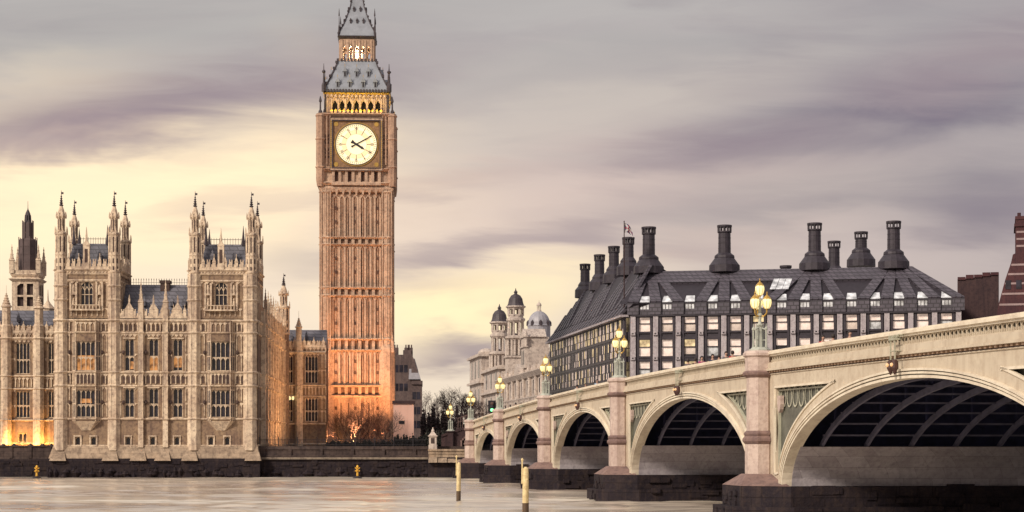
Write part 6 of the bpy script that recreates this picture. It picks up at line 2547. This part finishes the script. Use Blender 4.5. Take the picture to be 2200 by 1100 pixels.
# ------------------------------------------------------------------ behind the tower: gabled block, site hoarding
def tower_neighbours():
    fr = Fr(846, 350, 0.05)
    r = thing('gabled_brick_block', 'dark brick block with stepped gables just right of the clock tower', 'building', fr.M)
    m = MB()
    x = fr.x
    z = fr.z
    m.box(x(840), x(866), 0, 14, 4, z(762))
    m.box(x(866), x(884), 0, 14, 4, z(752))
    m.poly([(x(884), -.3, 4), (x(907), -.3, 4), (x(907), -.3, z(825)), (x(898), -.3, z(800)), (x(891), -.3, z(775)), (x(884), -.3, z(760))], (0, 14, 0))
    m.box(x(884), x(908), -.6, 14.2, z(826), z(818))
    m.build('wall', ['taupe'], r)
    rf = MB()
    rf.hexa([(x(878), -.8, z(815)), (x(904), -.8, z(815)), (x(904), 13, z(815)), (x(878), 13, z(815)), (x(880), .8, z(770)), (x(891), .8, z(770)), (x(891), 12, z(770)), (x(880), 12, z(770))])
    rf.build('roof', ['leadpale'], r)
    spots_ = [(px, py, 0.0) for px in (852, 862, 872) for py in (800, 840, 880)] + [(px, py, -.31) for px in (890, 899) for py in (858, 890, 920)]
    for px, py, yy in spots_:
        w = MB()
        w.box(x(px) - .35, x(px) + .35, yy - .03, yy + .1, z(py), z(py - 16))
        w.build('window', ['glass'], r)
    for px in (850, 874, 881):
        c = MB()
        c.box(x(px) - .5, x(px) + .5, 3, 5, z(770), z(745))
        for q in (-.2, .25):
            c.lathe(x(px) + q, 4, [(.16, z(745)), (.14, z(738))], 6)
        c.build('chimney', ['taupe'], r)
    fh = Fr(849, 300, 0.05)
    h = thing('site_hoarding', 'plain pink boarded hut beside the foot of the clock tower', 'site hut', fh.M)
    x, z = fh.x, fh.z
    b = MB()
    b.box(x(845), x(889), 0, 5, 3.9, z(867))
    for px in (860, 875):
        b.box(x(px) - .03, x(px) + .03, -.03, 0, 4, z(869))
    b.build('boarding', ['hoarding'], h)
    t = MB()
    t.box(x(843), x(891), -.25, 5.2, z(867), z(861))
    t.build('roof', ['brown'], h)
    v = MB()
    v.box(x(857), x(869), -.06, .05, z(911), z(904))
    v.build('vent_slot', ['black'], h)
    # distant blocks beyond, in the gap
    fd = Fr(905, 430, 0.05)
    d = thing('distant_terrace', 'distant pale street front glimpsed between the clock tower and the bridge', 'building', fd.M)
    m = MB()
    m.box(fd.x(915), fd.x(938), 0, 8, 4, fd.z(898))
    m.box(fd.x(913), fd.x(940), -.4, 8, fd.z(902), fd.z(898))
    m.box(fd.x(921), fd.x(933), -.2, 6, fd.z(898), fd.z(888))
    m.build('wall', ['portland'], d)
    for px in (920, 927, 934):
        w = MB()
        w.box(fd.x(px) - .35, fd.x(px) + .35, -.05, .1, fd.z(925), fd.z(910))
        w.build('window', ['glass'], d)


tower_neighbours()


# ------------------------------------------------------------------ river wall, railing and foreshore
def river_edge():
    fr = Fr(553, 247.5, 0.02)
    L = fr.x(1000)
    root = thing('river_wall', 'dark weed stained stone river wall between the palace and the bridge', 'river wall', fr.M)
    t = MB()
    t.box(-.5, L, .2, 14, 2.4, 3.75)
    t.box(-.5, L, -.1, 14, 2.7, 3.0)
    t.box(-.5, L, .05, .9, 3.75, 4.02)
    t.box(-.5, L, .1, .8, 4.02, 4.18)
    k = 0.0
    while k < L:
        t.box(k, k + .4, -.02, .3, 3.0, 3.75)
        k += 4.2
    t.build('parapet', ['quay'], root)
    g = MB()
    g.box(-.5, L, -.35, .2, 2.41, 2.69)
    g.build('ledge', ['quay_mid'], root)
    d = MB()
    d.box(-.5, L, 0, 14, -2, 2.4)
    rng = random.Random(5)
    for k in range(90):
        x, z = rng.uniform(-.5, L - 2), rng.uniform(-.1, 1.9)
        d.box(x, x + rng.uniform(.5, 1.5), -rng.uniform(.03, .18), .1, z, z + rng.uniform(.2, .5))
    for k in range(45):
        x, z = rng.uniform(0, L), rng.uniform(-.2, .8)
        d.lathe(x, -.1, [(.05, z + .6), (rng.uniform(.3, .9), z), (.1, z - .6)], 6)
    d.build('tidal_face', ['weed'], root)
    rl = thing('railing', 'black iron railing along the top of the river wall beneath the clock tower', 'railing', fr.M)
    xe = fr.x(915)
    a = MB()
    for z in (4.35, 5.02):
        a.box(.1, xe, .42, .47, z, z + .05)
    a.build('rail', ['black'], rl)
    b = MB()
    x = .2
    n = 0
    while x < xe:
        b.tube((x, .445, 4.18), (x, .445, 5.2), .02, n=3)
        x += .17
    b.build('baluster', ['black'], rl)['kind'] = 'stuff'
    x = .2
    while x < xe:
        p = MB()
        p.lathe(x, .445, [(.06, 4.16), (.05, 5.25), (.09, 5.32), (.02, 5.45)], 6)
        p.build('post', ['black'], rl)
        x += 2.6
    # short pale wall and shrine beside the bridge
    f2 = Fr(921, 246.0, 0.0)
    r2 = thing('landing_wall', 'short pale stone wall with a coping between the river wall and the bridge', 'wall', f2.M)
    m = MB()
    x1 = f2.x(1003)
    m.box(0, x1, 0, 5, 2.7, 3.55)
    m.box(-.1, x1, -.15, .6, 3.55, 3.8)
    m.box(0, x1, -.08, .3, 3.1, 3.2)
    for k in range(4):
        m.wedge(x1 * k / 4, x1 * (k + 1) / 4 - .1, -.9, 0, 2.0, 2.75 - .12 * k, x1 * k / 4, x1 * (k + 1) / 4 - .1, -.25, 0)
    m.build('parapet', ['quay_lt'], r2)
    m = MB()
    m.box(-.1, x1 + 4, -.1, 5, -2, 2.68)
    m.build('tidal_face', ['weed'], r2)
    f3 = Fr(930, 246.6, 0.0)
    r3 = thing('stone_pedestal', 'small white stone gatepost with a carved finial on the river wall', 'pedestal', f3.M)
    m = MB()
    sc = 246.6 / F
    z = lambda py: f3.z(py)
    m.box(-9 * sc, 9 * sc, -.5, .6, z(975), z(956))
    m.box(-8 * sc, 8 * sc, -.45, .55, z(956), z(938))
    m.box(-10 * sc, 10 * sc, -.6, .7, z(938), z(935))
    m.wedge(-8 * sc, 8 * sc, -.4, .5, z(935), z(928), -3 * sc, 3 * sc, -.15, .25)
    m.lathe(0, .05, [(3 * sc, z(929)), (4 * sc, z(926)), (2 * sc, z(922)), (.04, z(918))], 8)
    m.build('pedestal_body', ['portland'], r3)
    n = MB()
    n.box(-4 * sc, 4 * sc, -.47, -.3, z(953), z(941))
    n.build('recess', ['quay'], r3)


river_edge()


def approach():
    """dark wall and steps that carry the road down beyond the bridge end"""
    fr = Fr(940, 268, 0.0)
    root = thing('approach_wall', 'dark retaining wall of the bridge approach with handrails and steps', 'wall', fr.M)
    x = fr.x
    z = fr.z
    m = MB()
    m.hexa([(x(948), 0, 3), (x(1012), 0, 3), (x(1012), 6, 3), (x(948), 6, 3), (x(948), 0, z(938)), (x(1012), 0, z(916)), (x(1012), 6, z(916)), (x(948), 6, z(938))])
    m.hexa([(x(948), -.15, z(939)), (x(1012), -.15, z(917)), (x(1012), .5, z(917)), (x(948), .5, z(939)), (x(948), -.15, z(934)), (x(1012), -.15, z(912)), (x(1012), .5, z(912)), (x(948), .5, z(934))])
    m.box(x(962), x(974), -.6, .8, 3, z(926))
    m.box(x(960), x(976), -.75, .95, z(928), z(925))
    m.build('retaining_wall', ['brown'], root)
    h = MB()
    for px in range(984, 1016, 5):
        zz = z(934 - (px - 948) * .34)
        h.tube((x(px), -.1, zz - .4), (x(px), -.1, zz + 1.6), .05, n=4)
    for d in (1.0, 1.6):
        h.tube((x(984), -.1, z(922) + d), (x(1014), -.1, z(911.5) + d), .05, n=4)
    h.build('handrail', ['granite_dk'], root)
    s = MB()
    for k in range(7):
        s.box(x(990) + k * .24, x(1008), -2.2, -.2, 3, z(946) + k * .27)
    s.build('steps', ['granite_dk'], root)
    # red signs / brake lights low by the road end
    p = at(1013, 258)
    t = thing('traffic_light', 'traffic light showing bright green at the far end of the bridge', 'traffic light', Matrix.Translation((at(1057, 236).x, 236, top(12) - 1.15)))
    c = MB()
    c.lathe(0, 0, [(.08, 0), (.07, 2.6)], 8)
    c.build('post', ['black'], t)
    b = MB()
    b.box(-.28, .28, -.16, .16, 1.95, 3.25)
    b.box(-.5, .5, .16, .2, 1.8, 3.4)
    for k in range(3):
        zz = 2.16 + k * .42
        b.tube((0, -.16, zz), (0, -.34, zz + .01), .2, n=8)
    b.build('signal_head', ['black'], t)
    for k, mt in ((0, 'green_lamp'), (1, 'black'), (2, 'dentil')):
        l = MB()
        l.lathe(0, 0, [(.02, -.04), (.21, -.01), (.21, .0)], 12)
        o = l.build('lens', [mt], t, (0, -.36, 2.16 + k * .42))
        o.rotation_euler = (R(-90), 0, 0)


approach()


# ------------------------------------------------------------------ bare winter trees
def bare_tree(name, label, px, Z, zb, h, seed, spread=.62, levels=6, trunk_r=.22, mat=('bark', 'twig'), group=None, shrub=False, lean=0.0):
    p = at(px, Z)
    root = thing(name, label, 'shrub' if shrub else 'tree', Matrix.Translation((p.x, p.y, zb)), group)
    rng = random.Random(seed)
    tr, cr = MB(), MB()

    def grow(pos, d, ln, r, lv):
        q = pos + d * ln
        mid = pos + d * (ln * .5) + Vector((rng.uniform(-1, 1), rng.uniform(-1, 1), rng.uniform(-.3, .6))) * ln * .07
        mb = tr if lv >= levels - 1 else cr
        n = 6 if lv >= levels - 1 else 3
        mb.tube(pos, mid, r, r * .85, n, caps=False)
        mb.tube(mid, q, r * .85, r * .68, n, caps=False)
        if lv == 0:
            return
        k = rng.choice((2, 3, 3)) if lv < levels else rng.choice((3, 4))
        for i in range(k):
            a = rng.uniform(0, 2 * math.pi)
            sp = spread * rng.uniform(.45, 1.15)
            o = d.orthogonal().normalized()
            o = Matrix.Rotation(a, 3, d) @ o
            nd = (d * math.cos(sp) + o * math.sin(sp) + Vector((0, 0, .14 if lv > 1 else .02))).normalized()
            grow(q if i else q, nd, ln * rng.uniform(.62, .86), r * .62, lv - 1)
        if lv <= levels - 1:
            a = rng.uniform(0, 2 * math.pi)
            o = Matrix.Rotation(a, 3, d) @ d.orthogonal().normalized()
            grow(mid, (d * .5 + o * .8).normalized(), ln * .6, r * .45, max(0, lv - 2))
    if shrub:
        for i in range(7):
            a = rng.uniform(0, 2 * math.pi)
            d = Vector((math.cos(a) * .55, math.sin(a) * .55, 1)).normalized()
            grow(Vector((math.cos(a) * .3, math.sin(a) * .3, 0)), d, h * .24, trunk_r * .5, levels - 2)
        tr.lathe(0, 0, [(.5, -.1), (.2, .3)], 6)
    else:
        grow(Vector((0, 0, -.2)), Vector((lean, 0, 1)).normalized(), h * .26, trunk_r, levels)
    tr.build('trunk', [mat[0]], root)
    cr.build('crown', [mat[1]], root)
    return root


for i, (px, Z, h, sd_, lb) in enumerate((
        (741, 300, 8.2, 11, 'bare shrub glowing orange in the floodlight at the left foot of the clock tower'),
        (768, 297, 8.0, 22, 'bare twiggy shrub in front of the middle of the clock tower base'),
        (797, 300, 10.0, 33, 'tallest bare shrub, at the right of the clock tower base'),
        (828, 297, 7.4, 44, 'bare shrub at the right corner of the clock tower base'))):
    bare_tree('bare_shrub', lb, px, Z, 4.0, h, sd_, .6, 7, .13, group='bare shrubs at the foot of the clock tower', shrub=True)

for px, Z, zb, h, sd_, tr_, lb in (
        (925, 420, 3.8, 14.5, 5, .26, 'bare tree with open twigs right of the dark gabled block'),
        (950, 400, 3.8, 11.0, 6, .24, 'bare tree behind the left side of the approach lamp'),
        (985, 330, 3.8, 12.0, 7, .28, 'bare spreading tree just right of the approach lamp'),
        (1003, 345, 3.8, 11.5, 8, .26, 'bare tree against the pale stone building left end'),
        (1040, 290, 4.6, 7.5, 9, .18, 'small bare tree beside the green traffic light'),
        (892, 380, 3.8, 9.0, 10, .22, 'bare tree before the dark gabled block')):
    bare_tree('bare_tree', lb, px, Z, zb, h, sd_, .62, 7, tr_, group='bare trees beyond the bridge end')


# clipped hedges of small leaves
def hedge(name, label, px0, px1, Z, z0, z1, dep, seed, n, mt='leaf'):
    a, b = at(px0, Z), at(px1, Z)
    root = thing(name, label, 'hedge', Matrix.Translation((a.x, Z, z0)))
    L = b.x - a.x
    rng = random.Random(seed)
    m = MB()
    for k in range(n):
        u = rng.random()
        hh = (z1 - z0) * (.72 + .28 * math.sin(u * 21 + seed) * math.sin(u * 47)) * (1 if rng.random() < .9 else 1.15)
        c = Vector((u * L, rng.random() * dep, rng.random() ** .8 * hh))
        s = rng.uniform(.08, .2) * (1.7 if Z > 310 else 1)
        d1 = Vector((rng.gauss(0, 1), rng.gauss(0, 1), rng.gauss(0, 1))).normalized() * s
        d2 = d1.orthogonal().normalized() * s * .7
        m._add([tuple(c - d1), tuple(c + d2), tuple(c + d1), tuple(c - d2)], [(0, 1, 2, 3)])
    m.build('foliage', [mt], root)
    st = MB()
    k = 0.2
    while k < L:
        st.tube((k, dep / 2, -.2), (k + .1, dep / 2, (z1 - z0) * .5), .05, n=4)
        k += .8
    st.build('stems', ['bark'], root)


hedge('hedge', 'low dark hedge behind the railing at the foot of the clock tower', 700, 846, 286, 4.0, 5.1, 2.0, 3, 5000)
hedge('hedge', 'dark hedge in front of the pink boarded hut', 842, 912, 280, 4.0, 5.9, 2.2, 4, 4500)
hedge('hedge', 'dark undergrowth below the bare trees beside the bridge approach', 908, 955, 300, 3.8, 7.0, 5.0, 5, 5000)
hedge('hedge', 'tall dark winter brushwood mass behind the approach lamp', 904, 1014, 322, 3.8, 11.0, 5.0, 6, 19000, 'brush')


# ------------------------------------------------------------------ things in the water
def buoy(px, Z, label):
    p = at(px, Z)
    root = thing('marker_buoy', label, 'buoy', Matrix.Translation((p.x, p.y, 0)), 'yellow marker buoys off the palace')
    b = MB()
    b.lathe(0, 0, [(.25, -.4), (.62, -.1), (.62, .10), (.3, .22), (.16, .3)], 12)
    b.build('float', ['black'], root)
    m = MB()
    m.lathe(0, 0, [(.17, .25), (.12, .8), (.11, 1.2)], 8)
    m.lathe(0, 0, [(.05, .7), (.28, .85), (.05, 1.0)], 6)
    m.build('mast', ['yellow'], root)
    t = MB()
    for sg in (-1, 1):
        t.tube((-.32 * sg, 0, .92), (.32 * sg, 0, 1.38), .07, n=4)
        t.tube((0, -.32 * sg, .92), (0, .32 * sg, 1.38), .07, n=4)
    t.lathe(0, 0, [(.03, 1.25), (.17, 1.42), (.17, 1.58), (.03, 1.72)], 8)
    t.build('topmark', ['yellow'], root)


buoy(79, 238, 'small yellow topped marker buoy off the left end of the palace')
buoy(768, 240, 'small yellow topped marker buoy on the water below the clock tower')


def mooring_post(px, Z, ztop, r, label, tilt):
    p = at(px, Z)
    root = thing('mooring_post', label, 'mooring post', Matrix.Translation((p.x, p.y, 0)) @ Matrix.Rotation(R(tilt), 4, 'Y'), 'yellow mooring posts in the river')
    m = MB()
    m.lathe(0, 0, [(r * 1.02, -1.5), (r, ztop * .5), (r * .95, ztop - .35), (r * .85, ztop - .1), (r * .35, ztop)], 12)
    m.build('timber', ['post'], root)
    w = MB()
    w.lathe(0, 0, [(r * 1.05, -1.2), (r * 1.045, ztop * .27)], 12)
    w.build('tide_band', ['post_wet'], root)
    b = MB()
    b.box(-r * 1.35, -r * .9, -.08, .08, ztop - 1.0, ztop + .38)
    b.tube((-r * 1.1, 0, ztop - .7), (r * .6, -r * .9, ztop - .75), .04, n=5)
    b.lathe(-r * 1.1, 0, [(.04, ztop + .3), (.1, ztop + .42), (.02, ztop + .52)], 6)
    b.build('marker_board', ['post'], root)


mooring_post(985, 137, 2.95, .165, 'slimmer yellow mooring post further from the viewer in the pale water', .6)
mooring_post(1129, 108, 2.92, .19, 'thicker yellow mooring post nearest the viewer, cut by the bottom edge', .3)


# ------------------------------------------------------------------ people on the bridge
def skin_mesh(name, joints, mat, parent, sub=1):
    """joints: list of (pos, radius, parent index)"""
    me = bpy.data.meshes.new(name)
    me.from_pydata([j[0] for j in joints], [(i, j[2]) for i, j in enumerate(joints) if j[2] is not None], [])
    o = link(name, me, parent)
    md = o.modifiers.new('skin', 'SKIN')
    md.use_smooth_shade = True
    for i, j in enumerate(joints):
        v = me.skin_vertices[0].data[i]
        v.radius = (j[1], j[1])
        v.use_root = (i == 0)
    s = o.modifiers.new('sub', 'SUBSURF')
    s.levels = s.render_levels = sub
    me.materials.append(mat)
    return o


def make_person(label, coat, legs, hair, s, y, face, stride=.16, pack=None):
    root = thing('person', label, 'person', BM @ Matrix.Translation((s, y, top(s) - 1.165)) @ Matrix.Rotation(R(face), 4, 'Z'), 'people walking across the bridge')
    st = stride
    J = [((0, 0, .95), .13, None), ((0, 0, 1.15), .115, 0), ((0, 0, 1.36), .135, 1), ((0, 0, 1.48), .06, 2), ((0, .01, 1.545), .058, 3), ((0, .015, 1.62), .085, 4), ((0, .01, 1.71), .082, 5),
         ((0, .105, 1.615), .018, 5), ((-.085, 0, 1.62), .02, 5), ((.085, 0, 1.62), .02, 5),
         ((-.17, 0, 1.39), .06, 2), ((-.22, -st * .5, 1.13), .045, 10), ((-.23, -st * .2, .88), .035, 11), ((-.23, -st * .1, .79), .036, 12),
         ((.17, 0, 1.39), .06, 2), ((.22, st * .3, 1.13), .045, 14), ((.23, st * 1.0, .90), .035, 15), ((.23, st * 1.3, .83), .036, 16),
         ((-.09, 0, .86), .095, 0), ((-.10, st * .9, .48), .062, 18), ((-.10, st * 1.0, .08), .045, 19), ((-.10, st * 1.0 + .13, .04), .035, 20),
         ((.09, 0, .86), .095, 0), ((.10, -st * .5, .48), .062, 22), ((.10, -st * 1.5, .10), .045, 23), ((.10, -st * 1.5 + .12, .05), .035, 24)]
    for hand, par in (((-.23, -st * .1, .79), 13), ((.23, st * 1.3, .83), 17)):
        for k in range(4):
            J.append(((hand[0] + .004, hand[1] + .024 * (k - 1.5), hand[2] - .085 + .008 * abs(k - 1)), .009, par))
        J.append(((hand[0] * .88, hand[1] + .035, hand[2] - .03), .010, par))
    skin_mesh('body', J, M['skin'], root)
    C = [((0, 0, .92), .165, None), ((0, 0, 1.15), .15, 0), ((0, 0, 1.36), .165, 1), ((0, 0, 1.47), .085, 2), ((0, 0, .72), .17, 0),
         ((-.18, 0, 1.39), .08, 2), ((-.225, -st * .5, 1.13), .065, 5), ((-.235, -st * .22, .91), .055, 6),
         ((.18, 0, 1.39), .08, 2), ((.225, st * .3, 1.13), .065, 8), ((.235, st * .95, .93), .055, 9)]
    skin_mesh('coat', C, coat, root)
    T = [((0, 0, .90), .15, None), ((-.09, 0, .84), .11, 0), ((-.10, st * .9, .48), .08, 1), ((-.10, st * 1.0, .13), .065, 2),
         ((.09, 0, .84), .11, 0), ((.10, -st * .5, .48), .08, 4), ((.10, -st * 1.45, .15), .065, 5)]
    skin_mesh('trousers', T, legs, root)
    h = MB()
    h.lathe(0, -.012, [(.098, 1.60), (.107, 1.66), (.104, 1.72), (.075, 1.785), (.02, 1.81)], 12)
    h.v = [(x, min(yy, .055) if z < 1.70 else yy, z) for x, yy, z in h.v]
    h.build('hair', [hair], root, smooth=True)
    e = MB()
    for sx in (-1, 1):
        e.lathe(sx * .033, .083, [(.002, 1.625), (.011, 1.634), (.002, 1.643)], 6)
    e.box(-.025, .025, .078, .087, 1.572, 1.580)
    e.build('face', ['hair'], root)
    if pack:
        b = MB()
        b.wedge(-.17, .17, -.36, -.15, 1.0, 1.4, -.13, .13, -.30, -.15)
        b.box(-.12, .12, -.40, -.355, 1.03, 1.2)
        b.build('backpack', [pack], root)


cl = {k: plain('cloth_' + k, c, .85, 0, .25, 6) for k, c in {'red': (.42, .03, .04), 'magenta': (.30, .02, .13), 'navy': (.03, .035, .07), 'black': (.02, .02, .024), 'grey': (.12, .11, .12),
                                                          'sky': (.30, .42, .55), 'brown': (.10, .06, .045), 'white': (.5, .47, .45)}.items()}
folk = [(1478, .9, 'grey', 'black', None, 'person in a grey coat first in the group walking over the bridge', 90),
        (1494, 1.1, 'brown', 'navy', None, 'person in a brown coat second in the group on the bridge', 90),
        (1508, .95, 'magenta', 'black', None, 'person in a magenta coat standing out in the group on the bridge', -90),
        (1531, 1.0, 'navy', 'grey', 'black', 'person in navy with a black backpack on the bridge', -90),
        (1545, 1.4, 'black', 'black', None, 'person in black beside the navy coated walker', 90),
        (1560, 1.0, 'grey', 'navy', 'brown', 'person in grey with a brown backpack near the tall bridge lamp', -90),
        (1574, 1.2, 'red', 'navy', None, 'person in a red coat just left of the tall bridge lamp', 90),
        (1768, 1.5, 'red', 'black', 'black', 'person in red with a black backpack right of the tall bridge lamp', -90),
        (1790, 1.7, 'black', 'navy', None, 'person in black right of the tall bridge lamp', 90),
        (1826, 1.6, 'brown', 'black', None, 'person in brown furthest right on the bridge', -90),
        (1283, .9, 'sky', 'navy', 'white', 'person in pale blue with a white bag left of the office corner lamp', -90),
        (1240, .9, 'white', 'black', None, 'person in a white top on the bridge before the office side wall', 90),
        (1258, 1.3, 'navy', 'black', None, 'person in navy beside the white topped walker', -90),
        (1108, .9, 'black', 'black', None, 'person in black at the low end of the bridge', 90),
        (1180, 1.1, 'navy', 'brown', None, 'person in navy beside the lamp near the domed building', 90)]
for px, y, c, l, pk, lb, fc in folk:
    make_person(lb, cl[c], cl[l], M['hair'], bp(px, y), y, fc, .16, cl[pk] if pk else None)


# ------------------------------------------------------------------ lamps that are lit in the photograph
def lamp_light(name, loc, target, energy, col, size=.6, spot=70, blend=.8):
    d = bpy.data.lights.new(name, 'SPOT')
    d.energy = energy
    d.color = col
    d.spot_size = R(spot)
    d.spot_blend = blend
    d.shadow_soft_size = size
    o = bpy.data.objects.new(name, d)
    COL.objects.link(o)
    o.location = loc
    o.rotation_euler = (Vector(target) - Vector(loc)).to_track_quat('-Z', 'Y').to_euler()
    return o


def floodlight(label, loc, target, energy, col, spot=70, group=None):
    loc = Vector(loc)
    root = thing('floodlight', label, 'floodlight', Matrix.Translation(loc), group)
    m = MB()
    m.box(-.25, .25, -.12, .12, -.45, -.38)
    for sx in (-.3, .3):
        m.box(sx - .03, sx + .03, -.05, .05, -.42, .05)
    m.build('stand', ['black'], root)
    h = MB()
    h.lathe(0, 0, [(.12, -.30), (.26, -.1), (.28, .0), (.24, .0)], 10, caps=False)
    h.lathe(0, 0, [(.01, -.32), (.12, -.30)], 10, caps=False)
    ho = h.build('housing', ['black'], root)
    ho.rotation_euler = (Vector(target) - loc).to_track_quat('Z', 'Y').to_euler()
    l = MB()
    l.lathe(0, 0, [(.01, -.05), (.22, -.05)], 10, caps=False)
    l.build('lens', ['floodlens'], ho)
    d = (Vector(target) - loc).normalized()
    lamp_light('flood_beam', loc + d * .5, target, energy, col, .25, spot)


def tw_pt(x, y, z):
    return TWR.M @ Vector((x, y, z))


ORANGE = (1.0, .44, .18)
G = 'floodlights on the ground round the clock tower'
floodlight('floodlight aimed up the left half of the clock tower front', tw_pt(-4.5, -17, 4.6), tw_pt(-2.5, -6, 19), 16500, ORANGE, 84, G)
floodlight('floodlight aimed up the right half of the clock tower front', tw_pt(4.5, -17, 4.6), tw_pt(2.5, -6, 20), 16500, ORANGE, 84, G)
floodlight('floodlight aimed at the middle of the clock tower shaft', tw_pt(0, -21, 4.6), tw_pt(0, -6, 34), 34000, (1.0, .45, .19), 60, G)
floodlight('floodlight beside the orange glowing shrub', tw_pt(-2.6, -23.5, 4.5), tw_pt(-2.2, -18.0, 6.6), 1500, (1.0, .48, .10), 60, G)
floodlight('floodlight aimed at the link wing beside the clock tower', tw_pt(-10.5, -19, 4.6), tw_pt(-11, -8, 14), 12000, ORANGE, 90, G)
for k, (y, e) in enumerate(((14, 9000), (27, 11000), (40, 12000))):
    p = PAL.M @ Vector((PAL.x(553) + 12, y, 4.6))
    t = PAL.M @ Vector((PAL.x(553), y + 3, 13))
    floodlight(('floodlight nearest the river', 'middle floodlight', 'floodlight nearest the clock tower')[k] + ' on the lawn beside the receding palace flank', p, t, e, (1.0, .52, .22), 110, 'floodlights along the palace flank')
for k, px in enumerate((8, 30, 66, 92, 110)):
    x = LW.x(px, -2.6)
    p = LW.M @ Vector((x, -2.6, 4.3))
    t = LW.M @ Vector((x, 0, 5.6))
    floodlight(('leftmost terrace floodlight at the palace wall', 'terrace floodlight left of the small door', 'terrace floodlight right of the small door', 'terrace floodlight near the river block',
                'rightmost terrace floodlight, in the corner by the river block')[k], p, t, 560, (1.0, .47, .11), 130, 'floodlights on the orange lit terrace')

# belfry and lantern lighting, inside the fabric they light
for k in range(4):
    Mk = TWR.M @ Matrix.Rotation(k * math.pi / 2, 4, 'Z')
    if k in (0, 1, 3):
        for x in (-4.0, -2.4, -.8, .8, 2.4, 4.0):
            lamp_light('belfry_lamp', Mk @ Vector((x, -7.4, TH(250) + .6)), Mk @ Vector((x * .9, -5.2, TH(212))), 190, (1.0, .76, .20), .3, 130)
lp = bpy.data.lights.new('lantern_lamp', 'POINT')
lp.energy = 5200
lp.color = (1.0, .86, .55)
lp.shadow_soft_size = .4
lo = bpy.data.objects.new('lantern_lamp', lp)
COL.objects.link(lo)
lo.location = tw_pt(0, -1.5, TH(98))

# wall lantern by the link wing
p = RW.M @ Vector((RW.x(622, -1), -1.0, RW.z(862)))
wl = thing('wall_lantern', 'three armed wall lantern glowing yellow in the corner of the link wing', 'lantern', Matrix.Translation(p))
m = MB()
m.box(-.06, .06, -.02, 1.0, -.1, .1)
m.tube((-.55, 0, .1), (.55, 0, .1), .05, n=4)
m.build('bracket', ['black'], wl)
for x in (-.55, 0, .55):
    g = MB()
    g.lathe(x, 0, [(.08, .15), (.22, .3), (.2, .62), (.05, .8)], 8)
    g.build('lantern', ['lampglass'], wl)
